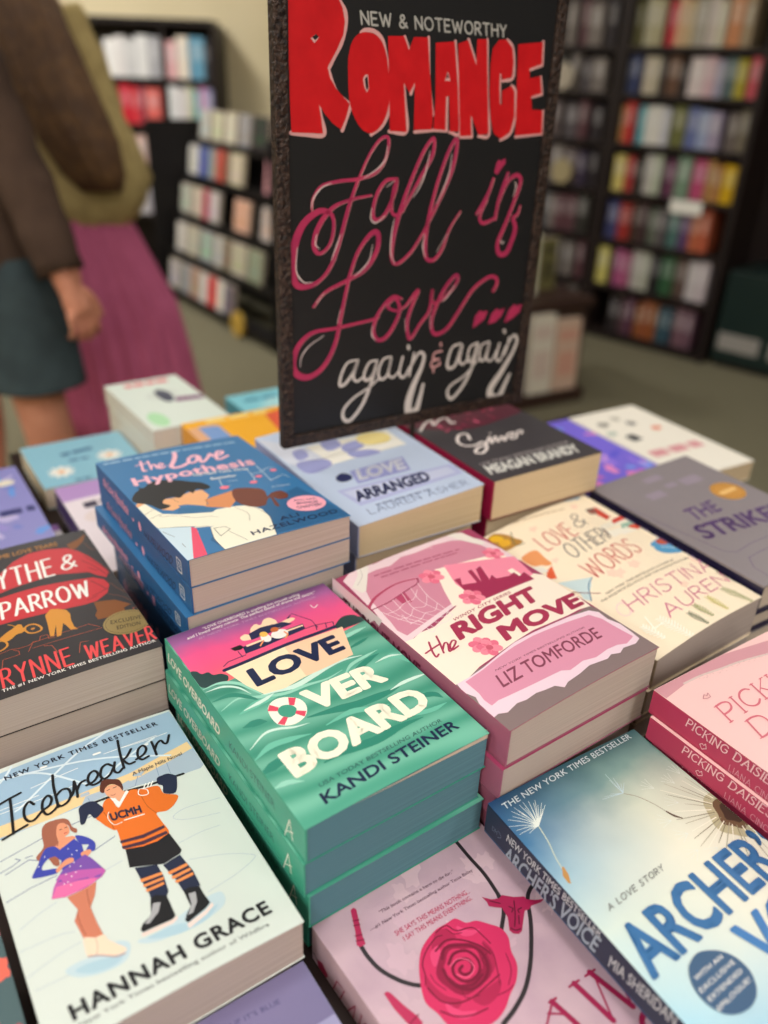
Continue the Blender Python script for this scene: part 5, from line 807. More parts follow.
stack('MB', 0.857, (cm('charcoal', (70, 66, 70)), cm('spine_magenta', (150, 22, 66)), cm('back_magenta', (120, 20, 54)), PAGE_TAN), 'black and crimson paperback right of sign pole', 'black and crimson paperbacks', art_mb, lambda p: p.text('MEAGAN BRANDY', [(60, -26), (170, -26), (60, -12)], WHITE, 0.03),
      below=[(0.0295, 0, 0.004, 0, 0.95, 0.95), (0.0295, 0, 0.004, 0, 0.95, 0.95), (0.029, 0, 0.004, 0, 0.95, 0.95), (0.0288, 0, 0.004, 0, 0.95, 0.95)], bow=0.0)

# --- books further back and at the table's edges
def art_lv(C):
    p = C.on('cover_picture'); p.area([(0, 172), (138, 172), (138, 208), (0, 208)], ink(126, 118, 158)); C.on('title_print').text("EVEN IF IT\u2019S BLUE", [(75.3,196.6),(115.4,193.0),(75.4,199.7)], ink(74, 70, 116), 0.0)
stack('LV', 0.7405, (cm('lavender', (162, 158, 196)), cm('spine_lavender', (130, 124, 166)), None, PAGE), 'lavender paperback in front of the skater book, at the bottom edge', 'x', art_lv)
def art_ot(C):
    p = C.on('cover_picture')
    for k in range(26): p.blob((random.uniform(85, 136), random.uniform(90, 204)), random.uniform(5, 12), random.uniform(4, 8), (ink(240, 108, 92), ink(214, 74, 80), ink(70, 92, 100), ink(244, 132, 106))[k % 4], random.uniform(0, 3), 16, 0.2)
stack('OT', 0.770, (cm('teal_grey', (78, 100, 104)), cm('spine_teal', (60, 90, 96)), None, PAGE), 'coral and teal paperback at lower left corner', 'coral and teal paperbacks', art_ot, below=[(0.029, 0, 0, 0, 0.95, 0.95)])
def daisy(p, c, r, ctr=(232, 160, 70)):
    for k in range(9): p.blob((c[0]+r*0.6*math.cos(k*PI*2/9), c[1]+r*0.6*math.sin(k*PI*2/9)), r*0.4, r*0.2, WHITE, k*PI*2/9, 12)
    p.blob(c, r*0.28, r*0.24, ink(*ctr), 0, 14)
def art_bd(C):
    p = C.on('cover_picture'); daisy(p, [(30.0,40.1)][0], 17); daisy(p, [(97.4,62.9)][0], 17); p.dashes([(42.3,84.0),(89.9,90.2),(41.0,98.9)], 2, ink(70, 110, 150)); p.dashes([(47.1,64.1),(74.3,62.9),(46.2,74.9)], 2, ink(80, 120, 160), 4); p.dashes([(38.4,3.5),(60.1,4.0),(38.5,12.9)], 2, ink(90, 130, 160), 5)
stack('BD', 0.741, (cm('sky_blue', (142, 192, 212)), cm('spine_cream', (212, 196, 170)), None, PAGE), 'sky blue paperback with white daisies, behind at the left', 'x', art_bd, tilt=False)
def art_pw(C):
    p = C.on('cover_picture'); p.area([(0, 168), (138, 168), (138, 208), (0, 208)], ink(176, 140, 196)); p.blob((30, 122), 20, 14, ink(222, 206, 206), 0.3); p.blob((50, 95), 22, 16, ink(140, 110, 180), 0.3, 20, 0.2)
    C.on('title_print').text('CALL', [(22, 140), (110, 140), (22, 158)], ink(48, 40, 66), 0.03) if False else C.on('title_print').dashes([(18, 140), (120, 140), (18, 162)], 4, ink(48, 40, 66), 8)
stack('PW', 0.762, (cm('milky_violet', (226, 214, 222)), cm('spine_violet', (72, 56, 104)), None, PAGE), 'white and violet paperback beside the blue stack', 'white and violet paperbacks', art_pw, below=[(0.0215, 0, 0, 0, 0.95, 0.95)])
def art_ll(C):
    p = C.on('cover_picture')
    for k in range(18): p.blob((random.uniform(60, 134), random.uniform(10, 204)), random.uniform(6, 14), random.uniform(3, 7), (ink(118, 130, 200), ink(150, 140, 206), ink(100, 150, 220), ink(190, 180, 220))[k % 4], random.uniform(0, 3), 16, 0.2)
    p.blob([(116.6,164.3)][0], 12, 8, ink(228, 220, 200)); C.on('title_print').dashes([(70, 78), (136, 78), (70, 98)], 3, ink(54, 56, 110), 2)
stack('LL', 0.764, (cm('iris_blue', (140, 138, 198)), cm('spine_iris', (90, 84, 160)), None, PAGE), 'blue and violet patterned paperback at the left edge', 'x', art_ll, tilt=False)
def art_wp(C):
    p = C.on('cover_picture'); p.area([(0, 158), (138, 158), (138, 183), (0, 183)], ink(150, 100, 176))
    for x_, y_ in ((70, 140), (104, 134), (118, 146), (88, 120)): flower(p, (x_, y_), 9, ink(240, 150, 150), ink(232, 120, 132))
stack('WP', 0.7405, (cm('petal_white', (228, 222, 226)), cm('spine_lilac', (120, 96, 168)), None, PAGE), 'white paperback with pink blossoms just behind the black banner book', 'x', art_wp, tilt=False)
def art_gw(C):
    p = C.on('cover_picture'); p.blob((58, 118), 24, 18, ink(214, 222, 216), 0.3); p.area([(52, 92), (64, 90), (70, 120), (60, 140), (50, 126)], ink(70, 74, 96), True); p.area([(64, 84), (104, 78), (104, 92), (70, 100)], ink(126, 66, 120)); p.blob((20, 34), 12, 26, ink(178, 226, 180))
    C.on('title_print').dashes([(24, 164), (90, 164), (24, 184)], 4, ink(226, 110, 122), 3)
stack('GW', 0.796, (cm('mint_white', (222, 232, 224)), cm('spine_offwhite', (214, 206, 192)), None, PAGE_WHITE), 'mint white paperback at back left of table', 'mint white paperbacks', art_gw, tilt=False, below=[(0.028, 0, 0, 0, 0.97, 0.98), (0.027, 0, 0, 0, 0.97, 0.98)])
def art_or(C):
    p = C.on('cover_picture'); p.area([(0, 90), (36, 90), (36, 176), (0, 176)], ink(224, 170, 130)); p.area([(14, 84), (40, 84), (40, 170), (14, 176)], ink(120, 156, 210)); p.area([(100, 120), (138, 110), (138, 186), (108, 178)], ink(226, 84, 50))
    C.on('title_print').dashes([(30, 180), (120, 180), (30, 198)], 3, ink(250, 220, 130), 6)
stack('OR', 0.799, (cm('marigold', (246, 176, 22)), cm('spine_orange', (220, 150, 40)), None, PAGE), 'marigold paperback behind the blue stack', 'marigold paperbacks', art_or, tilt=False, below=[(0.029, 0, 0, 0, 0.96, 0.96), (0.029, 0, 0, 0, 0.96, 0.96)])
def art_cy(C):
    p = C.on('cover_picture'); p.blob((70, 150), 40, 20, ink(170, 222, 228), 0.2, 20, 0.2); C.on('title_print').dashes([(20, 170), (120, 170), (20, 190)], 4, ink(60, 140, 170), 6)
stack('CY', 0.7405, (cm('aqua', (128, 204, 220)), cm('spine_aqua', (90, 170, 190)), None, PAGE), 'aqua paperback at the back edge, left of the sign', 'x', art_cy, tilt=False)
def art_bp(C):
    p = C.on('cover_picture')
    for k in range(30): p.blob((random.uniform(5, 122), random.uniform(5, 203)), random.uniform(6, 16), random.uniform(3, 8), (ink(96, 90, 210), ink(150, 120, 226), ink(196, 150, 226), ink(226, 140, 200), ink(120, 150, 230))[k % 5], random.uniform(0, 3), 16, 0.2)
    for k in range(10): p.blob((random.uniform(5, 122), random.uniform(5, 60)), random.uniform(6, 12), random.uniform(3, 8), (ink(226, 130, 190), ink(196, 110, 190))[k % 2], random.uniform(0, 3), 16, 0.2)
stack('BP', 0.768, (cm('galaxy_violet', (120, 104, 214)), cm('spine_galaxy', (80, 70, 170)), None, PAGE), 'blue and magenta galaxy paperback', 'galaxy paperbacks', art_bp, tilt=False, below=[(0.0275, 0, 0, 0, 0.95, 0.95)])
def art_wd(C):
    p = C.on('cover_picture')
    for q, c in (((34, 130), (60, 60, 70)), ((70, 168), (120, 116, 116)), ((28, 180), (150, 146, 140)), ((92, 140), (226, 130, 100)), ((60, 190), (176, 172, 160)), ((16, 150), (180, 190, 180))): p.blob(q, random.uniform(7, 11), random.uniform(6, 9), ink(*c), 0.3, 18, 0.2)
    p.area([(26, 116), (44, 118), (42, 138), (24, 134)], ink(56, 58, 66)); C.on('title_print').dashes([(14, 62), (112, 62), (14, 90)], 3, ink(214, 150, 156), 6)
stack('WD', 0.770, (cm('paper_white', (236, 230, 218)), cm('spine_paper', (220, 212, 198)), None, PAGE_TAN), 'white paperback at far right back corner', 'white scattered-object paperbacks', art_wd, tilt=False, below=[(0.0295, 0, 0, 0, 0.95, 0.95)])

# ------------------------------------------------------------------ the chalk sign
hammer = mat('hammered_bronze', (66, 48, 40), 0.45, 0.5, 0.3, noise=(260, (30, 20, 18), 0.4, 0.6), bump=(240, 0.9, 0.004))
board_m = mat('chalkboard', (26, 26, 28), 0.45, 0.4)
sg = empty('chalkboard_sign', (0.027, 0.785, TABLE_Z), math.radians(32.5)); tag(sg, 'framed black chalkboard sign with red and pink hand lettering on a pole', 'sign')
Z0 = 0.9115-TABLE_Z; FX0, FX1, FH = -0.1490, 0.1415, 0.394; FB = 0.0118
mb = MB(); mb.box(FX0, FX1, -0.003, 0.0075, Z0, Z0+FB, hammer); mb.box(FX0, FX1, -0.003, 0.0075, Z0+FH-FB, Z0+FH, hammer); mb.box(FX0, FX0+FB, -0.003, 0.0075, Z0+FB, Z0+FH-FB, hammer); mb.box(FX1-FB, FX1, -0.003, 0.0075, Z0+FB, Z0+FH-FB, hammer)
mb.build('frame', sg, bevel=0.0012)
mb = MB(); mb.box(FX0+FB-0.002, FX1-FB+0.002, 0.0002, 0.006, Z0+FB-0.002, Z0+FH-FB+0.002, board_m); pn = mb.build('board', sg)
mb = MB(); mb.tube([(0, 0.002, 0.004), (0, 0.002, Z0-0.0002)], 0.0026, hammer, 12); mb.build('pole', sg, smooth=False)
mb = MB(); mb.tube([(0, 0.002, 0.0), (0, 0.002, 0.004)], 0.0032, hammer, 16); mb.build('base_plate', sg)
def on_board(a, b, h): return (a, 0.0002-h, 0.9135-TABLE_Z+b)
LET = Print(on_board, base=0.00005, step=0.000004); paint = mat('paint_red', (206, 22, 30), 0.5, 0.3, noise=(50, (190, 14, 24), 0.3, 0.7)); pale = mat('paint_palepink', (214, 160, 160), 0.6, 0.2); hole = board_m
rose_p = mat('paint_rose', (186, 52, 92), 0.55, 0.3, noise=(40, (160, 40, 84), 0.3, 0.7)); chalkw = mat('paint_chalk', (206, 196, 192), 0.7, 0.2); chalkg = mat('paint_grey', (176, 174, 170), 0.7, 0.2)
for w, q in ((3.4, [(-95.1,369.4),(-90.8,362.1),(-86.2,356.0),(-85.7,346.9),(-89.4,334.8),(-95.6,325.2),(-100.8,316.6)]), (3.4, [(-100.8,315.5),(-96.9,306.0),(-91.8,298.5),(-80.5,291.2)]), (3.2, [(-80.5,289.1),(-84.0,281.3),(-87.9,272.3)]), (3.4, [(-109.6,290.5),(-107.5,282.0),(-104.8,269.1),(-122.0,269.4),(-134.5,270.6)]),
             (3.2, [(-71.5,342.6),(-67.6,344.6),(-59.5,344.2),(-52.0,339.2),(-48.4,329.7),(-45.2,317.0)]), (3.2, [(-43.3,300.1),(-43.5,286.9),(-49.4,275.8),(-60.1,269.3)]), (3.0, [(-30.6,341.6),(-25.9,332.6)]), (3.0, [(-29.8,307.9),(-27.5,294.5),(-24.6,271.4),(-42.4,271.7)]), (3.0, [(-19.0,309.4),(-22.0,300.5)]),
             (2.8, [(-7.0,342.4),(-4.0,308.8),(1.7,284.9)]), (2.8, [(-19.3,308.4),(-21.4,302.1)]), (2.6, [(-16.5,271.1),(1.8,272.4)]), (2.8, [(20.5,340.9),(26.9,306.3),(32.2,271.1),(20.8,271.1)]), (2.8, [(15.6,299.0),(17.5,272.1),(3.1,272.7)]), (2.8, [(34.3,342.8),(44.9,323.8)]), (2.8, [(54.4,343.7),(59.9,298.8),(65.4,269.3),(53.2,267.6)]), (2.8, [(42.9,283.6),(45.9,267.3),(33.1,267.0)]),
             (2.8, [(76.5,344.4),(82.8,339.5),(86.2,329.1),(86.7,315.3),(75.1,312.7)]), (2.8, [(86.2,309.0),(91.2,304.4),(93.7,284.0),(90.2,270.0),(79.1,264.4)]), (2.8, [(71.7,317.2),(74.3,294.0)]), (2.8, [(117.7,345.0),(119.6,326.7),(105.6,322.5)]), (2.8, [(119.5,316.9),(123.1,303.0),(111.1,300.4)]), (2.8, [(126.8,288.8),(128.5,269.6),(96.6,267.1)])): LET.line(q, w, pale, len(q) > 3)
for q, sm in (([(-135.0,367.6),(-101.0,370.5),(-93.4,365.7),(-88.7,358.4),(-86.5,349.4),(-87.7,340.8),(-93.0,330.6),(-101.7,317.5),(-99.4,310.1),(-93.7,302.6),(-81.3,292.0),(-84.7,281.3),(-89.0,272.9),(-97.1,277.8),(-104.3,284.6),(-109.5,291.2),(-107.5,282.0),(-105.7,270.0),(-134.1,270.9),(-135.1,295.6),(-135.4,322.3)], False),
              ([(-83.2,318.8),(-82.4,328.4),(-79.1,337.2),(-72.1,342.5),(-62.2,343.0),(-53.8,339.1),(-48.1,329.7),(-45.3,317.2),(-43.3,300.1),(-44.7,286.9),(-50.8,275.8),(-59.8,270.2),(-69.0,273.2),(-76.7,282.3),(-81.7,295.8)], True),
              ([(-46.7,341.6),(-31.4,342.3),(-25.9,332.6),(-21.6,342.1),(-7.7,342.4),(-3.7,316.5),(1.7,286.1),(1.7,273.1),(-17.2,272.7),(-18.5,308.7),(-23.4,301.1),(-29.7,308.4),(-24.6,271.1),(-41.6,271.9)], False),
              ([(0.5,339.0),(19.8,340.8),(26.5,306.3),(31.2,271.7),(21.2,271.4),(17.7,299.7),(14.7,298.7),(16.1,272.7),(3.1,273.4),(3.5,296.2)], False),
              ([(23.7,339.5),(33.9,342.5),(44.4,324.1),(43.6,343.5),(53.9,344.0),(60.3,298.8),(64.6,270.0),(53.6,268.3),(42.8,284.9),(45.1,268.0),(32.5,267.7),(27.7,304.7)], False),
              ([(60.2,326.6),(61.1,337.4),(67.2,344.0),(75.5,344.7),(82.9,338.7),(86.0,327.5),(85.7,316.0),(75.5,313.4),(71.4,319.7),(72.5,307.4),(74.7,294.0),(76.9,294.0),(75.7,304.8),(86.2,309.0),(90.3,304.4),(93.2,284.0),(89.6,270.7),(79.3,265.1),(70.6,270.0),(65.0,283.7),(61.4,305.5)], False),
              ([(89.1,341.8),(117.3,344.7),(119.0,327.3),(105.0,323.2),(106.7,315.6),(118.9,317.6),(122.7,303.7),(110.6,300.7),(113.0,290.0),(126.1,289.5),(128.4,269.9),(96.3,267.9),(93.7,294.3)], False)): LET.area(q, paint, sm)
for q in ([(-116.5,336.7),(-111.9,339.8),(-109.1,337.8),(-113.2,333.5)], [(-69.2,310.6),(-66.7,313.8),(-64.5,313.3),(-63.5,303.7),(-65.2,300.5),(-68.0,304.7)], [(12.3,311.1),(14.5,318.4),(18.0,311.2)]): LET.area(q, pale)
for q in ([(-115.2,337.5),(-111.8,339.8),(-109.4,338.1),(-112.5,335.6)], [(-67.4,310.4),(-65.2,312.7),(-63.9,304.3),(-65.3,302.3),(-66.5,304.8)], [(13.4,313.0),(14.4,317.1),(16.0,313.4)]): LET.area(q, board_m)
LET.letters('NEW & NOTEWORTHY', [(-71.3,348.6),(74.5,346.6),(-72.7,357.2)], 1.5, chalkg, 0.26)
F1 = (
 ([1.5, 2, 2.5, 2.2, 2.4, 2, 1.6], [(-116.9,211.7),(-115.4,220.7),(-107.1,230.1),(-89.7,233.5),(-72.0,234.7),(-55.2,239.1),(-46.4,248.2),(-42.7,260.5),(-44.1,267.5),(-52.3,264.7),(-62.2,252.6),(-72.0,234.3)]),
 ([2.4, 3.2, 3.0, 2.6, 4.5, 6.5, 6.5, 5, 3.2, 2.6, 2.2, 4.2, 4.0, 2.2, 1.6], [(-72.0,234.3),(-80.5,213.5),(-89.2,185.9),(-96.8,166.5),(-107.1,153.8),(-120.0,148.1),(-132.1,151.0),(-135.8,167.2),(-133.0,184.3),(-124.4,200.8),(-109.6,210.1),(-98.3,207.5),(-95.4,197.1),(-99.5,182.2),(-109.6,175.2),(-114.7,183.2),(-110.1,197.9),(-97.1,212.1),(-79.3,218.2),(-58.6,221.2)]),
 ([2.6, 3.0, 2.8, 2.4], [(-32.9,233.7),(-44.4,232.3),(-53.3,221.0),(-56.5,206.1),(-52.0,200.2),(-43.3,205.5),(-34.5,222.6),(-32.9,233.2),(-36.6,220.5),(-37.1,207.4),(-31.9,203.2),(-24.9,207.3)]),
 ([2.2, 3.2, 2.6, 2.8, 3.6, 3.2, 2.4, 2], [(-25.5,207.3),(-7.7,234.8),(3.6,252.8),(4.0,266.1),(-5.8,256.1),(-18.5,230.7),(-28.7,204.8),(-34.2,182.6),(-35.1,166.6),(-29.2,160.5),(-14.8,169.8),(-1.0,188.0)]),
 ([2.2, 3.2, 2.8, 2.8, 3.8, 3.0, 2.2, 1.2], [(-1.0,188.0),(15.1,216.4),(27.1,242.7),(29.5,265.5),(21.2,255.8),(10.4,227.7),(3.0,196.5),(1.1,175.8),(3.7,163.3),(12.2,161.3),(21.0,170.9),(27.9,188.3),(39.1,203.6)]),
 ([1.8, 3.2, 2], [(75.2,231.5),(69.3,216.3),(58.1,200.4)]), ([2.2, 2.8, 3, 2], [(69.7,213.6),(62.7,199.0),(65.7,191.9),(73.2,192.6),(80.9,195.8)]), ([2.4, 3, 2.8], [(91.8,235.9),(87.3,223.5),(83.4,209.6),(81.5,194.5)]),
 ([2.6, 3.4, 3.2, 4, 5, 3.6, 1.6], [(83.4,209.6),(92.2,227.7),(102.2,233.6),(108.6,229.1),(104.9,215.0),(95.0,189.3),(87.8,172.2),(90.6,161.8),(99.1,161.2),(104.7,171.2),(108.2,184.9),(103.9,194.3),(108.9,197.8),(111.2,205.6)]),
 ([1.8, 2.6, 3.2, 4, 4.4, 3, 2.6], [(-115.6,129.7),(-103.9,141.4),(-81.1,150.1),(-62.6,158.5),(-51.3,174.1),(-50.5,188.3),(-58.4,188.4),(-71.2,173.5),(-79.3,153.5)]),
 ([2.6, 3.4, 4, 5.5, 5.2, 3.2, 2.4, 2], [(-79.3,153.5),(-87.2,119.8),(-93.3,93.3),(-105.0,73.4),(-119.7,65.1),(-132.1,68.7),(-136.5,79.9),(-130.8,96.0),(-116.4,106.2),(-93.4,107.6),(-56.4,111.0),(-47.2,113.4)]),
 ([2, 3, 3.4, 2.8, 2], [(-22.4,127.9),(-31.3,130.8),(-40.9,124.4),(-49.1,113.6),(-52.6,101.2),(-47.8,91.5),(-39.6,91.8),(-30.6,101.2),(-23.8,117.4),(-29.5,129.0),(-37.6,122.0),(-26.8,116.8),(-16.4,120.9)]),
 ([2, 3, 3.2, 2.6, 3, 2.2], [(-16.8,121.0),(-9.3,129.6),(-3.4,134.0),(-9.3,121.7),(-14.5,106.1),(-12.7,91.2),(-9.1,88.3),(-0.1,100.4),(10.7,113.6),(12.8,133.5),(11.9,123.6),(17.1,119.4)]),
 ([2.4, 2.6, 3.4, 3.2, 3.4, 2.8, 3.2, 2.6], [(16.4,119.5),(27.1,124.1),(38.3,133.6),(42.5,142.1),(38.3,144.1),(28.2,134.1),(19.1,118.8),(13.9,103.0),(16.3,91.3),(23.6,88.5),(35.3,94.3),(48.5,111.7),(62.2,129.0),(79.3,139.0),(89.4,138.2),(91.8,132.2),(87.9,125.0)]))
for w, q in F1: LET.line([(x_+0.8, y_-0.5) for x_, y_ in q], [v*0.8 for v in w], pale)
for w, q in F1: LET.line(q, [v*1.15 for v in w], rose_p)
for q in ([(75.2,236.8),(77.0,244.7),(78.9,247.7),(82.4,246.3),(86.7,249.0),(87.7,244.5),(82.8,239.2),(78.8,234.5)], [(66.1,89.0),(67.8,101.7),(73.6,106.6),(77.6,104.5),(83.4,105.6),(80.1,96.9)], [(85.7,91.1),(88.7,101.6),(95.1,106.5),(99.3,103.9),(105.6,105.9),(101.8,97.6),(94.8,92.3)], [(106.7,90.1),(111.1,102.3),(117.4,108.5),(121.7,106.4),(128.2,107.9),(126.1,99.4),(115.7,93.0)]): LET.area(q, rose_p)
HL = mat('paint_highlight', (216, 196, 196), 0.6, 0.2)
for q in ([(-43.8,260.6),(-45.2,250.3),(-53.5,242.1),(-66.3,235.4)], [(-117.4,213.0),(-114.9,220.7),(-107.1,228.7),(-98.2,232.1)], [(-88.7,190.3),(-93.0,179.6),(-97.8,168.8)], [(0.6,256.0),(-2.0,241.1),(-7.2,228.2),(-14.4,217.9)], [(24.9,253.6),(23.4,238.4),(17.5,223.1),(11.2,211.2)], [(-34.0,200.6),(-36.1,187.3),(-36.5,171.3),(-31.5,160.7)], [(-130.6,182.0),(-131.9,162.5),(-125.0,152.2),(-116.4,151.4)], [(-112.1,191.6),(-113.2,183.1),(-109.1,179.3)], [(-57.7,210.5),(-58.5,201.8),(-53.0,198.0),(-44.0,203.3)], [(-42.9,227.5),(-35.0,232.4)], [(0.1,185.2),(-1.1,173.6),(1.9,164.4)], [(25.3,183.7),(14.7,168.3)],
          [(-55.8,179.3),(-59.3,165.8),(-67.3,157.5),(-74.2,153.5)], [(-105.0,102.1),(-119.9,94.6),(-128.0,85.1),(-129.3,75.7)], [(-88.2,124.1),(-91.1,112.0)], [(-105.0,140.9),(-112.9,132.7)], [(-53.3,105.6),(-54.0,97.0),(-49.8,90.9)], [(39.1,135.2),(32.0,125.7),(26.2,120.2)], [(-17.1,108.4),(-15.9,96.1)], [(12.1,107.3),(13.6,94.7)], [(101.1,227.5),(103.7,223.0),(101.3,214.3)], [(90.9,174.8),(93.3,171.3),(96.0,173.0)]): LET.line(q, [0.5, 1.3, 0.5], HL)
for w, q in (([2, 3.4, 3.4, 2.4], [(-68.6,74.4),(-79.9,72.9),(-86.5,61.9),(-87.8,51.8),(-81.5,53.1),(-72.4,64.3),(-68.6,74.4),(-73.2,58.8),(-69.1,53.0),(-62.2,56.5)]), ([2, 3, 3.4, 3.6, 4, 2.6, 2], [(-47.1,71.0),(-55.6,70.0),(-61.3,59.6),(-59.1,52.4),(-51.6,56.8),(-47.0,70.1),(-53.9,46.8),(-63.5,26.8),(-76.4,13.9),(-84.0,18.1),(-82.6,27.7),(-71.8,37.0),(-54.3,45.3),(-44.3,52.5)]),
             ([2, 3, 3, 2], [(-31.3,72.5),(-40.0,71.0),(-45.1,59.9),(-42.8,51.3),(-35.1,54.3),(-30.8,72.0),(-33.6,55.5),(-28.2,51.0),(-21.1,56.9)]), ([2.6, 3, 2], [(-17.7,70.2),(-21.0,54.6),(-15.4,49.1),(-8.6,59.7)]), ([3, 3.4], [(-12.0,80.8),(-11.3,78.0)]), ([2.4, 2.8], [(-4.6,72.5),(-6.6,61.8),(-9.1,50.0)]),
             ([2.4, 3.2, 4.4, 8, 9, 6, 3.4], [(-7.5,59.6),(1.3,71.8),(7.5,68.6),(5.6,57.3),(-3.5,37.8),(-8.4,20.6),(-6.7,10.3),(1.5,11.3),(5.6,24.3),(8.6,37.9)]),
             ([2.2, 3.4, 3.4, 2.4], [(52.2,75.1),(42.0,72.1),(37.1,57.4),(39.8,50.4),(47.9,53.7),(54.4,74.0),(52.3,57.9),(57.1,52.4),(64.6,58.1)]), ([2, 3, 3.4, 3.8, 3.8, 2.6, 2], [(73.7,73.3),(64.5,69.2),(63.1,56.5),(69.2,55.2),(74.8,72.7),(69.7,48.3),(60.0,29.2),(46.6,16.6),(40.1,23.2),(43.6,31.3),(61.1,40.1),(76.4,54.2)]),
             ([2, 3, 3, 2], [(89.0,72.7),(79.6,69.4),(78.3,56.6),(84.7,53.5),(90.2,72.1),(87.9,54.9),(94.9,51.6),(100.9,62.2)]), ([2.6, 3, 2], [(103.4,68.7),(100.9,53.1),(107.0,50.0),(111.4,63.1)]), ([3, 3.4], [(107.7,82.4),(109.1,80.0)]), ([2.4, 2.8], [(115.7,73.4),(114.3,62.7),(111.3,55.8)]), ([2.4, 3.2, 4.4, 8, 9, 6, 3.4], [(112.6,63.0),(121.1,75.0),(127.0,69.8),(123.1,57.0),(109.4,35.7),(97.3,19.2),(100.8,9.1),(110.6,9.0),(117.5,22.7),(122.0,32.0)])): LET.line(q, w, chalkw)
for w, q in ((2, [(29.2,70.3),(20.6,69.2),(19.0,63.4),(26.8,62.3),(17.7,60.5),(18.2,54.8),(26.8,56.2),(27.6,58.7)]), (2, [(27.0,78.7),(27.7,75.6)]), (2, [(20.3,53.1),(20.1,49.2)])): LET.line(q, w, pale)
LET.build('hand_lettering_print', pn)

# ------------------------------------------------------------------ bookcases, racks and stock around the shop
shelf_m = mat('shelf_dark', (34, 25, 24), 0.5, 0.3); rack_m = mat('rack_black', (20, 17, 18), 0.6, 0.3)
PLN = {'RB': ((1.0608, 4.4211, 0.0000), -0.74959), 'DS': ((-1.4334, 5.0202, 0.0000), -0.93757), 'FX': ((0.5618, 3.2785, 0.0000), 0.52555), 'GB': ((1.5515, 3.9606, 0.0000), -0.74959), 'WB': ((0.0000, 5.3000, 0.0000), 0.00000)}
def frame_mat(k):
    loc, rz = PLN[k]; return Matrix.Translation((loc[0], loc[1], 0)) @ Matrix.Rotation(rz, 4, 'Z')
def bookcase(k, name, a0, a1, depth, boards, top, label, cat='bookcase', ups=(), back=True, mat_=None):
    m = mat_ or shelf_m; loc, rz = PLN[k]; r = tag(empty(name, (loc[0], loc[1], 0), rz), label, cat)
    for a in (a0-0.03, a1): mb = MB(); mb.box(a, a+0.03, 0, depth, 0, top, m); mb.build('side_panel', r)
    for a in ups: mb = MB(); mb.box(a-0.012, a+0.012, 0.01, depth-0.02, 0, top-0.02, m); mb.build('divider', r)
    cuts = [a0]+[x for u in ups for x in (u-0.012, u+0.012)]+[a1]
    for z in boards:
        mb = MB()
        for i in range(0, len(cuts), 2): mb.box(cuts[i]+0.0005, cuts[i+1]-0.0005, 0.0, depth-0.021, z-0.024, z, m)
        mb.build('shelf', r)
    mb = MB(); mb.box(a0, a1, 0, depth, top, top+0.03, m); mb.build('top_panel', r)
    mb = MB(); mb.box(a0+0.0005, a1-0.0005, 0.012, 0.03, 0, boards[0]-0.025, m); mb.build('kick_board', r)
    if back: mb = MB(); mb.box(a0+0.0005, a1-0.0005, depth-0.02, depth, 0, top, m); mb.build('back_panel', r)
    return r
CN = (((200, 40, 50), 'red'),)
def cname(c):
    r, g, b = c; mx, mn = max(c), min(c); v = mx; sat = (mx-mn)/max(mx, 1)
    if sat < 0.12: return 'white' if v > 205 else 'light grey' if v > 150 else 'grey' if v > 80 else 'black'
    if mx == r and g >= b: n = 'red' if (g-mn) < 0.22*(mx-mn) else 'orange' if (g-b) < 0.62*(mx-mn) else 'yellow'
    elif mx == r: n = 'pink' if v > 160 else 'plum'
    elif mx == g: n = 'green' if b < r+10 or (mx-b) > 0.5*(mx-mn) else 'teal'
    else: n = 'blue' if r <= g+12 else 'violet'
    if sat < 0.30 and v > 180: return 'pale '+('cream' if n in ('yellow', 'orange') else n)
    if v < 95: return 'dark '+('brown' if n in ('orange', 'yellow') else n)
    return ('brown' if n == 'orange' and v < 170 else 'olive' if n == 'yellow' and v < 170 else n)
def shelf_book(name, M, a0, a1, y0, dep, z0, h, c, label, group, lean=0.0):
    """a book standing spine out: cover boards, spine with title band, page block, in one small mesh"""
    cvr = mat('stock_%d_%d_%d' % c, c, 0.5, 0.3); band = mat('stock_%d_%d_%d' % tuple(min(255, int(v*0.6+90)) for v in c), tuple(min(255, int(v*0.6+90)) for v in c), 0.5, 0.3)
    mb = MB(); w = a1-a0; t = min(0.002, w*0.15)
    mb.box(t, w-t, 0.002, dep-0.003, 0.002, h-0.003, PAGE); mb.box(0, t, 0, dep, 0, h, cvr); mb.box(w-t, w, 0, dep, 0, h, cvr); mb.box(t, w-t, -0.0005, 0.002, 0, h, cvr); mb.box(w*0.2, w*0.8, -0.001, -0.0006, h*0.45, h*0.85, band)
    o = mb.build(name); o.matrix_world = M @ Matrix.Translation((a0, y0, z0)) @ Matrix.Rotation(lean, 4, 'Y'); tag(o, label, 'book', group); return o
def face_book(name, M, a0, a1, y0, z0, h, c, c2, label, group, tilt=0.12, t=0.022):
    cvr = mat('stock_%d_%d_%d' % c, c, 0.5, 0.3); ic = mat('stock_%d_%d_%d' % c2, c2, 0.5, 0.3); mb = MB(); w = a1-a0
    mb.box(0.001, w-0.002, 0.0015, t-0.0015, 0.001, h-0.001, PAGE); mb.box(0, w, 0, 0.0014, 0, h, cvr); mb.box(0, w, t-0.0014, t, 0, h, cvr); mb.box(-0.001, 0, 0, t, 0, h, cvr)
    mb.box(w*0.15, w*0.85, -0.0006, -0.0002, h*0.2, h*0.55, ic); mb.box(w*0.12, w*0.88, -0.0006, -0.0002, h*0.7, h*0.86, ic)
    o = mb.build(name); o.matrix_world = M @ Matrix.Translation((a0, y0, z0+t*math.sin(tilt)+0.0003)) @ Matrix.Rotation(-tilt, 4, 'X'); tag(o, label, 'book', group); return o
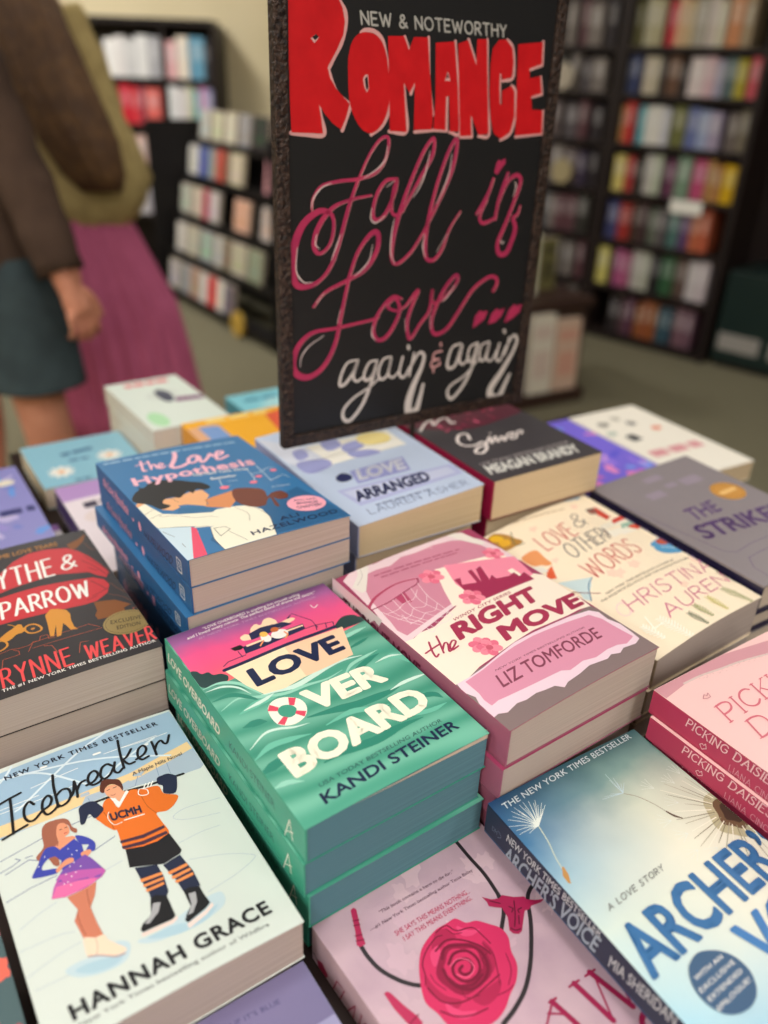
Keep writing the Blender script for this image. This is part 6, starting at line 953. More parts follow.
def jit(c, d=10): return tuple(max(0, min(255, v+random.randint(-d, d))) for v in c)
def fill_row(k, z, rowno, spans, where, group, y0=0.02, dep=0.16, hmax=0.2, split=0.047):
    """spans: (a0, a1, colour) in mm along the shelf; wide spans become several neighbouring volumes"""
    M = frame_mat(k); n = 0; spans = sorted(spans)
    if k == 'RB' and z in RBZ and z != RBZ[-1]: hmax = min(hmax, RBZ[RBZ.index(z)+1]-z-0.034)
    if k == 'WB':
        dv = [(-1370.4,1243.7),(-1088.8,1253.7)]; dv = [dv[0][0], dv[1][0]]
        spans = [(a0 if not (dv[0]-14 < a0 < dv[0]+14) else dv[0]+14, min(a1, dv[1]-4) if not (dv[0]-14 < a1 < dv[0]+14) else dv[0]-14, c) for a0, a1, c in spans]; spans = [s_ for s_ in spans if s_[1]-s_[0] > 12 and not (s_[0] < dv[0] < s_[1])]
    for a0, a1, c in spans:
        parts = max(1, round((a1-a0)/1000/split)); w = (a1-a0)/1000/parts
        for i in range(parts):
            n += 1; cc = c if i == 0 else jit(c); A = a0/1000+w*i
            shelf_book('shelved_book', M, A+0.0006, A+w-0.0006, y0+random.uniform(0, 0.012), dep, z+0.0005, hmax*random.uniform(0.86, 1.0), cc, '%s book, %s from left, %s shelf down, %s' % (cname(cc), ORD[n-1], ORD[rowno], where), group)

# tall bookcase at the right; shelf heights and book positions as seen
RBZ = [0.045, 0.285, 0.515, 0.745, 0.965, 1.180, 1.378]
bookcase('RB', 'bookcase', 0.0, 0.645, 0.30, RBZ, 1.95, 'tall dark bookcase full of colourful books at the right')
def sp(q, cols, xr=None): return [(max(q[2*i][0], 3), min(q[2*i+1][0], 640), c) for i, c in enumerate(cols) if q[2*i+1][0] > 8 and q[2*i][0] < 630]
RW = {
 6: sp([(-18.6,1442.6),(37.3,1442.6),(51.2,1442.5),(146.3,1442.4),(166.3,1442.4),(212.6,1442.3),(212.6,1442.3),(290.2,1442.2),(296.6,1442.2),(353.4,1442.1),(355.9,1442.1),(439.7,1441.9),(449.4,1441.9),(511.7,1441.8),(514.1,1441.8),(558.7,1441.8)], [(112, 108, 70), (196, 190, 160), (206, 50, 66), (236, 190, 150), (190, 184, 170), (222, 208, 200), (222, 150, 104), (180, 160, 130)]),
 5: sp([(-102.7,1238.8),(-43.8,1240.5),(-36.5,1240.8),(14.0,1242.3),(15.5,1242.3),(70.8,1244.0),(91.8,1244.6),(167.7,1246.9),(171.8,1247.1),(201.6,1248.0),(204.3,1248.0),(268.3,1250.0),(270.9,1250.0),(310.2,1251.2),(315.4,1251.4),(384.7,1253.5),(384.7,1253.5),(435.1,1255.0),(437.6,1255.1),(474.7,1256.2),(478.4,1256.3),(533.2,1258.0),(535.6,1258.0),(581.1,1259.4),(592.9,1259.8),(657.2,1261.7)], [(150, 84, 56), (90, 96, 116), (56, 66, 110), (216, 204, 184), (60, 52, 50), (116, 84, 64), (50, 44, 44), (240, 226, 226), (232, 196, 206), (184, 180, 206), (96, 116, 118), (190, 176, 60), (222, 96, 110)]),
 4: sp([(-100.8,1024.3),(-33.0,1028.6),(-25.5,1029.1),(26.1,1032.4),(27.6,1032.5),(79.8,1035.8),(98.5,1037.0),(134.0,1039.2),(134.0,1039.2),(258.7,1047.2),(272.3,1048.0),(341.7,1052.4),(349.7,1052.9),(404.5,1056.4),(404.5,1056.4),(458.3,1059.8),(458.3,1059.8),(513.6,1063.4),(543.4,1065.3),(592.3,1068.4),(594.7,1068.5),(652.3,1072.2)], [(60, 80, 84), (226, 176, 110), (206, 60, 56), (90, 176, 190), (236, 236, 230), (120, 122, 70), (112, 124, 180), (170, 184, 220), (180, 168, 196), (120, 108, 104), (140, 130, 112)]),
 3: sp([(-85.5,812.7),(-46.9,816.5),(-43.8,816.7),(6.4,821.6),(13.9,822.3),(73.6,828.1),(75.1,828.2),(120.6,832.6),(126.4,833.2),(172.5,837.7),(175.4,837.9),(262.8,846.4),(267.0,846.8),(285.0,848.5),(287.7,848.8),(345.1,854.4),(347.8,854.6),(417.2,861.3),(422.5,861.8),(490.2,868.4),(494.1,868.8),(566.4,875.8),(570.2,876.1),(650.5,883.9)], [(186, 180, 170), (50, 52, 62), (224, 206, 120), (190, 60, 60), (58, 52, 48), (206, 202, 196), (44, 40, 44), (112, 62, 92), (130, 160, 136), (206, 84, 130), (186, 140, 80), (232, 186, 20)]),
 2: sp([(12.3,583.2),(81.2,592.5),(82.7,592.7),(148.7,601.5),(154.6,602.3),(236.4,613.3),(247.9,614.9),(335.6,626.7),(338.4,627.1),(355.1,629.3),(356.5,629.5),(407.3,636.3),(411.3,636.9),(461.2,643.6),(469.2,644.7),(558.5,656.7)], [(66, 70, 116), (170, 50, 46), (76, 54, 46), (104, 112, 98), (50, 46, 60), (88, 128, 122), (104, 74, 120), (204, 112, 78)]),
 1: sp([(-49.3,339.9),(62.2,359.0),(82.5,362.5),(101.1,365.7),(101.1,365.7),(186.5,380.3),(195.5,381.9),(298.6,399.6),(303.0,400.3),(356.1,409.4),(358.9,409.9),(431.9,422.4),(437.4,423.3),(494.9,433.2),(503.0,434.6),(606.7,452.4)], [(226, 214, 120), (70, 44, 60), (186, 92, 140), (196, 188, 184), (40, 38, 40), (52, 100, 66), (104, 84, 76), (216, 208, 212)]),
 0: sp([(108.7,66.6),(171.8,80.5),(175.0,81.2),(252.0,98.1),(264.1,100.8),(385.9,127.5),(390.3,128.5),(463.5,144.5),(469.1,145.8),(480.4,148.3),(483.2,148.9),(582.9,170.8)], [(50, 44, 46), (96, 66, 76), (150, 88, 48), (64, 92, 104), (40, 36, 38), (130, 96, 108)]),
}
for i, sps in RW.items(): fill_row('RB', RBZ[i], 6-i, [(a_, b_, tuple(int(v*0.88) for v in c_)) for a_, b_, c_ in sps], 'tall right bookcase', 'books in the tall right-hand bookcase')
M = frame_mat('RB'); q = [(356.2,759.8),(516.1,717.9)]
mb = MB(); wc = mat('card_white', (236, 234, 228), 0.6); mb.box(q[0][0]/1000, q[1][0]/1000, -0.004, -0.001, RBZ[3]-0.062, RBZ[3]-0.002, wc); o = mb.build('shelf_card'); o.matrix_world = M; tag(o, 'white shelf card hanging on the edge of the tall right-hand bookcase', 'card')
# darker bookcase beside it
bookcase('RB', 'bookcase', -0.86, -0.062, 0.30, RBZ, 1.95, 'dark dim bookcase left of the tall colourful bookcase')
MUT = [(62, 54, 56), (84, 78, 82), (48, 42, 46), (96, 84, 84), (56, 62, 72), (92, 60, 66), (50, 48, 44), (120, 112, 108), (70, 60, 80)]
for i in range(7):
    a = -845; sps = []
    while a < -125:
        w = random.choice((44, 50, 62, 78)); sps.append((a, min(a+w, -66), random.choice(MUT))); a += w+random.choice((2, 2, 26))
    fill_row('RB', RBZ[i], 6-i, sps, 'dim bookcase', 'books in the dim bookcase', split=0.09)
for n, (q, c, nm) in enumerate((([(-364.1,1290.9),(-309.5,1250.5)], (176, 166, 150), 'cream'), ([(-307.9,928.3),(-240.9,862.8)], (166, 152, 116), 'tan'))):
    mb = MB(); a = -110 if n == 0 else -100; m_ = mat('disc_%d' % n, c, 0.5)
    zc = 1.36 if False else (RBZ[5] if n == 0 else RBZ[3]); cx = (q[0][0]+q[1][0])/2000; mb.tube([(cx, -0.012, zc+0.062), (cx, 0.004, zc+0.062)], 0.06, m_, 28); o = mb.build('round_tin'); o.matrix_world = M; tag(o, '%s round tin standing on a shelf of the dim bookcase' % nm, 'tin')
# green cabinet at the right edge
cab = mat('cabinet_green', (22, 40, 38), 0.4, 0.4); loc, rz = PLN['GB']; r = tag(empty('storage_cabinet', (loc[0], loc[1], 0), rz), 'low dark green cabinet right of the tall bookcase', 'cabinet')
mb = MB(); mb.box(0.03, 0.80, 0.03, 0.40, 0.03, 0.46, cab); mb.build('body', r, bevel=0.004); mb = MB(); mb.box(0.04, 0.78, 0.05, 0.38, 0, 0.0295, shelf_m); mb.build('plinth', r)
q = [(29.5,139.6),(228.7,97.6)]; mb = MB(); mb.box(0.05, 0.25, 0.0245, 0.0295, 0.09, 0.17, mat('label_grey', (150, 146, 142), 0.5)); mb.build('label_plate', r); mb = MB(); mb.box(0.30, 0.40, 0.0245, 0.0295, 0.09, 0.17, mat('label_grey', (150, 146, 142), 0.5)); mb.build('label_plate', r)
# far bookcase on the back wall
WBZ = [0.10, 0.34, 0.60, 0.845, 1.085]
w0 = [(-2080.0,1218.5),(-1088.8,1253.7)]
bookcase('WB', 'bookcase', w0[0][0]/1000-0.4, w0[1][0]/1000, 0.265, [0.10, 0.40, 0.655, 0.905, 1.150], 1.42, 'far bookcase with white, red and pink stock on the back wall', ups=([(-1370.4,1243.7)][0][0]/1000,))
def spw(q, cols): return [(q[2*i][0], q[2*i+1][0], c) for i, c in enumerate(cols)]
for z, row, sps in ((1.150, 0, spw([(-1711.4,1297.0),(-1644.3,1299.3),(-1644.3,1299.3),(-1590.6,1301.2),(-1590.6,1301.2),(-1523.5,1303.6),(-1523.5,1303.6),(-1456.5,1306.0),(-1456.5,1306.0),(-1389.5,1308.3),(-1354.7,1309.5),(-1295.7,1311.6),(-1295.7,1311.6),(-1228.8,1314.0),(-1220.8,1314.3),(-1135.2,1317.3),(-1133.9,1317.3),(-1105.8,1318.3)], [(238, 236, 234), (224, 220, 220), (204, 204, 206), (226, 226, 226), (176, 176, 182), (226, 176, 180), (238, 226, 210), (104, 160, 190), (60, 56, 60)])),
                    (0.905, 1, spw([(-1745.5,1033.7),(-1662.8,1036.7),(-1646.2,1037.3),(-1580.1,1039.6),(-1580.1,1039.6),(-1531.9,1041.4),(-1531.9,1041.4),(-1497.4,1042.6),(-1497.4,1042.6),(-1408.0,1045.9),(-1362.6,1047.5),(-1304.8,1049.6),(-1304.8,1049.6),(-1252.6,1051.5),(-1249.8,1051.6),(-1214.1,1052.9),(-1214.1,1052.9),(-1181.1,1054.1),(-1181.1,1054.1),(-1142.7,1055.5),(-1142.7,1055.5),(-1104.2,1056.9)], [(150, 80, 90), (210, 36, 56), (220, 60, 70), (120, 50, 70), (226, 106, 100), (236, 236, 238), (226, 220, 222), (206, 206, 176), (110, 190, 196), (206, 140, 190), (176, 170, 214)])),
                    (0.655, 2, spw([(-1580.3,788.9),(-1509.7,791.5),(-1506.9,791.7),(-1432.1,794.4),(-1379.9,796.4),(-1298.1,799.4),(-1298.1,799.4),(-1227.7,802.0),(-1227.7,802.0),(-1171.3,804.1),(-1171.3,804.1),(-1120.7,806.0)], [(226, 190, 180), (240, 110, 140), (226, 226, 228), (236, 236, 236), (214, 206, 190), (222, 222, 220)])),
                    (0.400, 3, spw([(-1592.1,551.8),(-1476.5,556.2),(-1401.4,559.1),(-1317.8,562.2),(-1314.9,562.3),(-1245.7,565.0),(-1242.8,565.1),(-1144.8,568.8)], [(210, 206, 210), (96, 120, 180), (206, 196, 180), (190, 190, 180)]))):
    a_ = w0[0][0]-385
    while a_ < min(s_[0] for s_ in sps)-70: sps.insert(0, (a_, a_+60, random.choice([(224, 222, 220), (200, 190, 184), (206, 70, 84), (226, 150, 150), (120, 150, 180), (190, 186, 170)]))); a_ += 64
    fill_row('WB', z, row, sps, 'far back bookcase', 'stock in the far bookcase', y0=0.01, dep=0.15, hmax=0.215, split=0.075)
# tiered face-out rack
DSZ = [0.05, 0.25, 0.45, 0.655, 0.84]
loc, rz = PLN['DS']; r = tag(empty('display_rack', (loc[0], loc[1], 0), rz), 'black tiered rack with face-out books, behind the woman and the sign', 'rack')
for a in (0.0, 1.46): mb = MB(); mb.box(a, a+0.02, 0, 0.42, 0, 0.95, rack_m); mb.build('side_panel', r)
for i, z in enumerate(DSZ):
    mb = MB(); y = 0.07*i; mb.box(0.0205, 1.4595, y, y+0.10, z-0.02, z, rack_m); mb.box(0.0205, 1.4595, y-0.006, y-0.0002, z-0.02, z+0.018, rack_m); mb.build('shelf', r)
mb = MB(); mb.box(0.0205, 1.4595, 0.40, 0.42, 0, 0.95, rack_m); mb.build('back_panel', r)
M = frame_mat('DS'); k = 0; WH = ['']
DSI = [(0, (190, 150, 140), [(330.5,124.5),(569.1,-10.2)]), (0, (206, 52, 58), [(627.7,108.0),(777.8,-25.7)]), (0, (110, 108, 116), [(815.6,148.6),(982.2,24.8)]),
       (1, (176, 180, 184), [(447.6,239.2),(641.3,187.5)]), (1, (196, 186, 172), [(843.0,372.5),(1008.5,238.2)]), (1, (150, 156, 130), [(1037.2,383.8),(1184.4,251.7)]), (1, (130, 124, 104), [(680.3,344.0),(814.9,222.7)]),
       (2, (206, 202, 196), [(387.6,394.1),(566.2,323.9)]), (2, (222, 178, 158), [(759.0,603.0),(968.3,474.6)]), (2, (200, 190, 186), [(1066.1,621.6),(1329.4,490.1)]), (2, (186, 60, 86), [(248.0,372.0),(341.0,206.2)]),
       (3, (206, 196, 166), [(584.6,775.3),(735.5,600.0)]), (3, (202, 82, 70), [(394.1,651.5),(519.3,536.1)]), (3, (210, 150, 160), [(989.0,824.3),(1184.4,689.8)]), (3, (78, 76, 84), [(1214.2,835.4),(1340.0,729.1)]), (3, (90, 110, 166), [(141.3,647.5),(315.8,520.6)]),
       (4, (110, 78, 60), [(1001.8,917.8),(1194.3,873.3)]), (4, (60, 56, 60), [(729.6,897.2),(940.5,851.2)])]
for row_, n_, a_ in ((4, 4, 0.08), (3, 2, 0.05), (2, 2, 0.06), (1, 3, 0.12), (0, 4, 0.14)):
    for i_ in range(n_): DSI.append((row_, random.choice(((224, 220, 216), (206, 200, 190), (214, 204, 184), (160, 160, 164))), [((a_+i_*0.165)*1000, 0), ((a_+i_*0.165+0.125)*1000, 0)]))
DSI.sort(key=lambda t: (t[0], t[2][0][0])); pos = {}
for row, c, q in DSI:
    a0 = max(q[0][0]/1000, pos.get(row, 0.03)); a1 = max(q[1][0]/1000, a0+0.09)
    if a1 > 1.45: a1 = 1.45; a0 = min(a0, 1.35)
    a0 = max(a0, pos.get(row, 0.03)); pos[row] = a1+0.004; k += 1
    if a1-a0 < 0.05: continue
    if a1-a0 > 0.17: a1 = a0+0.17
    face_book('facing_book', M, a0, a1, 0.07*row+0.012, DSZ[row]+0.0005, 0.165, c, jit(c, 18), '%s book facing out, %s along, %s tier up on the black rack' % (cname(c), ORD[sum(1 for x in DSI[:k] if x[0] == row)-1], ORD[row]), 'face-out books on the black rack')
q = [(1001.5,91.5),(1236.1,39.7)]; cx = (q[0][0]+q[1][0])/2000
mb = MB(); mb.tube([(cx, -0.03, 0.066), (cx, -0.012, 0.066)], 0.064, mat('ball_yellow', (196, 160, 70), 0.5), 28); o = mb.build('round_tin'); o.matrix_world = M; tag(o, 'yellow round tin standing at the foot of the black rack', 'tin')
# low fixture behind the sign
loc, rz = PLN['FX']; r = tag(empty('display_plinth', (loc[0], loc[1], 0), rz), 'low dark wooden display plinth behind the sign', 'plinth'); pw = mat('plinth_wood', (58, 40, 34), 0.5, 0.3)
mb = MB(); mb.box(-0.75, 0.30, 0.0, 0.5, 0.0, 0.40, pw); mb.build('body', r, bevel=0.004); mb = MB(); mb.box(-0.77, 0.32, -0.02, 0.52, 0.4005, 0.435, pw); mb.build('top', r, bevel=0.003); mb = MB(); mb.box(-0.74, 0.29, -0.06, -0.0005, 0.0, 0.06, pw); mb.build('ledge', r, bevel=0.002)
M = frame_mat('FX')
face_book('facing_book', M, -0.015, 0.105, -0.054, 0.0605, 0.33, (214, 206, 192), (206, 186, 176), 'tall white book leaning on the front of the low plinth', None, 0.05, 0.03); face_book('facing_book', M, 0.115, 0.245, -0.052, 0.0605, 0.30, (206, 176, 158), (206, 156, 138), 'pale peach book leaning on the front of the low plinth', None, 0.05, 0.03)
face_book('facing_book', M, -0.02, 0.095, 0.10, 0.4355, 0.25, (206, 204, 186), (140, 160, 110), 'white and green book standing on the low plinth', None, 0.04, 0.03); face_book('facing_book', M, 0.155, 0.24, 0.16, 0.4355, 0.21, (110, 104, 66), (80, 76, 52), 'olive book standing on the low plinth', None, 0.04, 0.03)

# ------------------------------------------------------------------ the two people
def skin_body(name, J, edges, m, parent, root, sub=2):
    names = list(J); me = bpy.data.meshes.new(name); me.from_pydata([J[n][0] for n in names], [(names.index(a), names.index(b)) for a, b in edges], []); me.materials.append(m)
    o = bpy.data.objects.new(name, me); COL.objects.link(o); o.parent = parent
    o.modifiers.new('skin', 'SKIN').use_smooth_shade = True
    sv = me.skin_vertices[0].data
    for i, n in enumerate(names): rr = J[n][1]; sv[i].radius = rr if isinstance(rr, tuple) else (rr, rr); sv[i].use_root = (n == root)
    s = o.modifiers.new('sub', 'SUBSURF'); s.levels = sub; s.render_levels = sub
    return o
def limb_hand(J, E, side, wrist, d, palm_n, across):
    """palm and five separate fingers hanging from a wrist; d = down the hand, across = towards the thumb"""
    w, d, n, x = Vector(wrist), Vector(d).normalized(), Vector(palm_n).normalized(), Vector(across).normalized()
    J[side+'palm'] = (tuple(w+d*0.05), (0.030, 0.018)); E.append((side+'wrist', side+'palm'))
    for f, (off, ln, r) in enumerate(((0.030, 0.074, 0.0092), (0.010, 0.082, 0.0095), (-0.010, 0.076, 0.0092), (-0.029, 0.060, 0.0082))):
        b = w+d*0.078+x*off; prev = side+'palm'
        for s, (t, cv) in enumerate(((0.0, 0.0), (0.45, 0.012), (0.78, 0.030), (1.0, 0.050))):
            nm = '%sf%d%d' % (side, f, s); J[nm] = (tuple(b+d*ln*t*(1-0.12*s)+n*cv), r*(1-0.08*s)); E.append((prev, nm)); prev = nm
    prev = side+'palm0'; J[prev] = (tuple(w+d*0.024+x*0.018), 0.014); E.append((side+'wrist', prev))
    for s, (t, o_) in enumerate(((0.03, 0.040), (0.055, 0.050), (0.078, 0.052))):
        nm = '%st%d' % (side, s); J[nm] = (tuple(w+d*(0.02+t)+x*o_+n*0.012*s), 0.0105-0.001*s); E.append((prev, nm)); prev = nm
def head_mesh(parent, c, yaw, m, hair_m, lean=0):
    """skull, jaw, nose, brow, lips and ears in one closed surface"""
    bm = bmesh.new(); bmesh.ops.create_uvsphere(bm, u_segments=40, v_segments=28, radius=1.0)
    for v in bm.verts:
        x, y, z = v.co; X, Y, Z = x*0.076, y*0.096, z*0.115
        if z < 0: k = 1+z*0.30; X *= k; Y = Y*(1+z*0.12)+0.010*(-z)
        if y > 0.6:
            Y += 0.020*math.exp(-((x/0.16)**2+((z+0.12)/0.20)**2)); Y -= 0.007*math.exp(-(((abs(x)-0.36)/0.16)**2+((z-0.06)/0.10)**2)); Y += 0.006*math.exp(-((x/0.3)**2+((z+0.47)/0.07)**2)); Y += 0.004*math.exp(-((z-0.22)/0.10)**2); Y += 0.008*math.exp(-((x/0.3)**2+((z+0.85)/0.14)**2))
        if abs(x) > 0.9: X += math.copysign(0.014, x)*math.exp(-(((y+0.05)/0.18)**2+((z+0.02)/0.26)**2))
        v.co = (X, Y, Z)
    me = bpy.data.meshes.new('head'); bm.to_mesh(me); bm.free(); me.materials.append(m); me.polygons.foreach_set('use_smooth', [True]*len(me.polygons))
    return me
def add_head(parent, c, yaw, m):
    o = bpy.data.objects.new('head', head_mesh(parent, c, yaw, m, None)); COL.objects.link(o); o.parent = parent; o.location = c; o.rotation_euler = (0, 0, yaw)
    for s in (-1, 1):
        e = MB(); e.loft([[Vector((s*0.027+0.011*r_*math.cos(t*PI/6), 0.083+dy, 0.006+0.0055*r_*math.sin(t*PI/6))) for t in range(12)] for r_, dy in ((1.0, 0.0), (0.7, 0.004), (0.2, 0.006))], mat('eye_white', (230, 226, 220), 0.3)); ey = e.build('eye', o, smooth=True)
    e = MB(); e.tube([(-0.022, 0.094, -0.053), (0, 0.100, -0.055), (0.022, 0.094, -0.053)], [0.003, 0.006, 0.003], mat('lips', (176, 90, 84), 0.5)); e.build('mouth', o, smooth=True)
    return o
def ell(c, rx, ry, yaw, n=40, fold=0.0, nf=8, ph=0.0):
    ca, sa = math.cos(yaw), math.sin(yaw); out = []
    for k in range(n):
        t = 2*PI*k/n; f = 1+fold*math.sin(nf*t+ph); x, y = rx*f*math.cos(t), ry*f*math.sin(t); out.append(Vector((c[0]+x*ca-y*sa, c[1]+x*sa+y*ca, c[2])))
    return out
def sleeve(mb, pts, rs, m, n=20):
    P = smooth_line(pts, False, 5); R = smooth_line([(r_, 0) for r_ in rs], False, 5); mb.tube(P, [max(0.01, a[0]*(1+0.05*math.sin(i*1.9))) for i, a in enumerate(R)], m, n)
skin_m = mat('skin', (214, 150, 124), 0.5, 0.3, noise=(20, (202, 134, 108), 0.3, 0.7)); skin_w = mat('skin_light', (226, 176, 150), 0.5, 0.3)
# man
root = tag(empty('person', (-0.90, 1.85, 0)), 'man in brown jacket and dark grey shorts, arm hanging, at the left edge', 'person')
L_ = lambda x, y, z: (x+0.90-0.05-0.14*min(1.0, max(0.0, (z-0.80)/0.5)), y-1.85, z-0.045*max(0.0, 1-abs(z-0.80)/0.25))
J = {'pelvis': (L_(-0.90, 1.86, 0.95), (0.15, 0.10)), 'waist': (L_(-0.90, 1.86, 1.10), (0.14, 0.10)), 'chest': (L_(-0.90, 1.87, 1.30), (0.17, 0.11)), 'neckbase': (L_(-0.90, 1.87, 1.47), 0.07), 'neck': (L_(-0.90, 1.90, 1.64), 0.055),
     'rsh': (L_(-0.735, 1.84, 1.41), 0.045), 'relb': (L_(-0.690, 1.82, 1.12), 0.042), 'rwrist': (L_(-0.640, 1.755, 0.850), 0.029),
     'lsh': (L_(-1.065, 1.88, 1.41), 0.045), 'lelb': (L_(-1.12, 1.92, 1.12), 0.042), 'lwrist': (L_(-1.12, 2.02, 0.88), 0.029),
     'rhip': (L_(-0.81, 1.84, 0.90), 0.088), 'rknee': (L_(-0.772, 1.80, 0.50), 0.060), 'rcalf': (L_(-0.770, 1.83, 0.36), 0.060), 'rank': (L_(-0.765, 1.86, 0.10), 0.038), 'rtoe': (L_(-0.79, 2.02, 0.035), (0.035, 0.02)),
     'lhip': (L_(-0.99, 1.88, 0.90), 0.088), 'lknee': (L_(-1.02, 1.98, 0.52), 0.060), 'lcalf': (L_(-1.02, 1.98, 0.38), 0.058), 'lank': (L_(-1.02, 1.93, 0.11), 0.038), 'ltoe': (L_(-1.04, 2.08, 0.035), (0.035, 0.02))}
E = [('pelvis', 'waist'), ('waist', 'chest'), ('chest', 'neckbase'), ('neckbase', 'neck'), ('chest', 'rsh'), ('rsh', 'relb'), ('relb', 'rwrist'), ('chest', 'lsh'), ('lsh', 'lelb'), ('lelb', 'lwrist'), ('pelvis', 'rhip'), ('rhip', 'rknee'), ('rknee', 'rcalf'), ('rcalf', 'rank'), ('rank', 'rtoe'), ('pelvis', 'lhip'), ('lhip', 'lknee'), ('lknee', 'lcalf'), ('lcalf', 'lank'), ('lank', 'ltoe')]
limb_hand(J, E, 'r', J['rwrist'][0], (0.40, -0.10, -1), (-0.6, 0.6, -0.3), (0.5, 0.75, 0.1)); limb_hand(J, E, 'l', J['lwrist'][0], (0, 0.2, -1), (1, 0, 0), (0, 1, 0))
skin_body('body', J, E, skin_m, root, 'pelvis')
add_head(root, L_(-0.90, 1.92, 1.68), 0.35, skin_m)
jk = mat('jacket_brown', (84, 66, 56), 0.85, 0.15, noise=(14, (70, 54, 46), 0.3, 0.7), bump=(60, 0.3, 0.01)); mb = MB(); yw = 0.2
mb.loft([ell(L_(-0.895, 1.85, z), rx, ry, yw, 40, 0.02, 7, z*9) for z, rx, ry in ((0.79, 0.195, 0.150), (0.80, 0.203, 0.158), (0.88, 0.205, 0.158), (1.0, 0.196, 0.148), (1.15, 0.198, 0.146), (1.30, 0.206, 0.146), (1.40, 0.200, 0.135), (1.47, 0.150, 0.110), (1.53, 0.085, 0.085), (1.56, 0.078, 0.080))], jk)
sleeve(mb, [L_(-0.735, 1.84, 1.43), L_(-0.705, 1.83, 1.28), L_(-0.690, 1.82, 1.12), L_(-0.664, 1.79, 0.98), L_(-0.643, 1.757, 0.862)], [0.082, 0.076, 0.066, 0.058, 0.050], jk); sleeve(mb, [L_(-1.065, 1.88, 1.43), L_(-1.10, 1.90, 1.28), L_(-1.12, 1.92, 1.12), L_(-1.12, 1.97, 0.98), L_(-1.12, 2.015, 0.90)], [0.082, 0.076, 0.066, 0.058, 0.050], jk)
mb.build('jacket', root, smooth=True)
sh = mat('shorts_slate', (66, 78, 82), 0.9, 0.1, noise=(18, (56, 66, 70), 0.3, 0.7)); mb = MB()
mb.loft([ell(L_(-0.90, 1.86, z), rx, ry, yw, 36, 0.012, 6, z*7) for z, rx, ry in ((0.80, 0.185, 0.135), (0.86, 0.19, 0.14), (0.98, 0.17, 0.13), (1.02, 0.165, 0.125))], sh)
for x0, y0, x1, y1 in ((-0.81, 1.84, -0.775, 1.805), (-0.99, 1.88, -1.02, 1.975)):
    mb.loft([ell(L_(x0+(x1-x0)*t, y0+(y1-y0)*t, 0.88-0.31*t), 0.104+0.008*t, 0.112+0.006*t, yw, 28, 0.025, 5, t*3) for t in (0, 0.2, 0.4, 0.6, 0.8, 0.97, 1.0)], sh)
mb.build('shorts', root, smooth=True)
hm = mat('hair_dark', (50, 36, 30), 0.7, 0.3, bump=(120, 0.6, 0.01)); c = L_(-0.90, 1.92, 1.70); mb = MB(); mb.loft([ell((c[0], c[1]-0.012-0.010*max(0, (0.05-z)*8), c[2]+z), rx, ry, 0.35, 32, 0.03, 9, z*30) for z, rx, ry in ((-0.055, 0.060, 0.060), (-0.02, 0.080, 0.088), (0.03, 0.086, 0.094), (0.07, 0.076, 0.086), (0.10, 0.052, 0.062), (0.115, 0.02, 0.03))], hm); mb.build('hair', root, smooth=True)
for x, y, t in ((-0.765, 1.86, 0.1), (-1.02, 1.93, 0.1)):
    mb = MB(); mb.loft([[Vector(L_(x, y, 0))+Vector((a, b, z)) for a, b in [(w*math.cos(k*PI/12), 0.06+ln*math.sin(k*PI/12)) for k in range(24)]] for z, w, ln in ((0.0, 0.05, 0.145), (0.02, 0.052, 0.15), (0.05, 0.048, 0.135), (0.075, 0.042, 0.10), (0.10, 0.040, 0.06))], mat('shoe_dark', (44, 42, 44), 0.6)); mb.build('shoe', root, smooth=True)
# woman
root = tag(empty('person', (-0.80, 2.38, 0)), 'woman with long brown hair, olive sweater and long pink skirt, seen from behind', 'person')
L_ = lambda x, y, z: (x+0.80-0.05-0.05*min(1.0, max(0.0, (z-0.5)/0.4))-0.03*min(1.0, max(0.0, (z-1.0)/0.3)), y-2.38, z)
J = {'pelvis': (L_(-0.79, 2.38, 0.92), (0.14, 0.10)), 'waist': (L_(-0.81, 2.38, 1.04), (0.11, 0.08)), 'chest': (L_(-0.85, 2.39, 1.22), (0.13, 0.09)), 'neckbase': (L_(-0.88, 2.39, 1.38), 0.055), 'neck': (L_(-0.895, 2.41, 1.52), 0.045),
     'rsh': (L_(-0.745, 2.40, 1.32), 0.045), 'relb': (L_(-0.700, 2.42, 1.06), 0.034), 'rwrist': (L_(-0.77, 2.60, 1.00), 0.023), 'lsh': (L_(-1.01, 2.38, 1.33), 0.045), 'lelb': (L_(-1.04, 2.42, 1.07), 0.034), 'lwrist': (L_(-0.97, 2.60, 1.00), 0.023),
     'rhip': (L_(-0.72, 2.38, 0.86), 0.080), 'rknee': (L_(-0.69, 2.36, 0.48), 0.052), 'rcalf': (L_(-0.685, 2.33, 0.34), 0.048), 'rank': (L_(-0.66, 2.30, 0.09), 0.030), 'rtoe': (L_(-0.68, 2.44, 0.03), (0.028, 0.018)),
     'lhip': (L_(-0.87, 2.38, 0.86), 0.080), 'lknee': (L_(-0.86, 2.46, 0.48), 0.052), 'lcalf': (L_(-0.86, 2.46, 0.34), 0.048), 'lank': (L_(-0.86, 2.46, 0.09), 0.030), 'ltoe': (L_(-0.88, 2.60, 0.03), (0.028, 0.018))}
limb_E = [e for e in E if not any(ch.isdigit() for ch in e[0]+e[1]) and 'palm' not in e[0]+e[1]]
E2 = list(limb_E); limb_hand(J, E2, 'r', J['rwrist'][0], (-0.5, 0.8, -0.1), (0, 0, -1), (-0.8, -0.5, 0)); limb_hand(J, E2, 'l', J['lwrist'][0], (0.5, 0.8, -0.1), (0, 0, -1), (0.8, -0.5, 0))
skin_body('body', J, E2, skin_w, root, 'pelvis'); add_head(root, L_(-0.90, 2.43, 1.56), 0.15, skin_w)
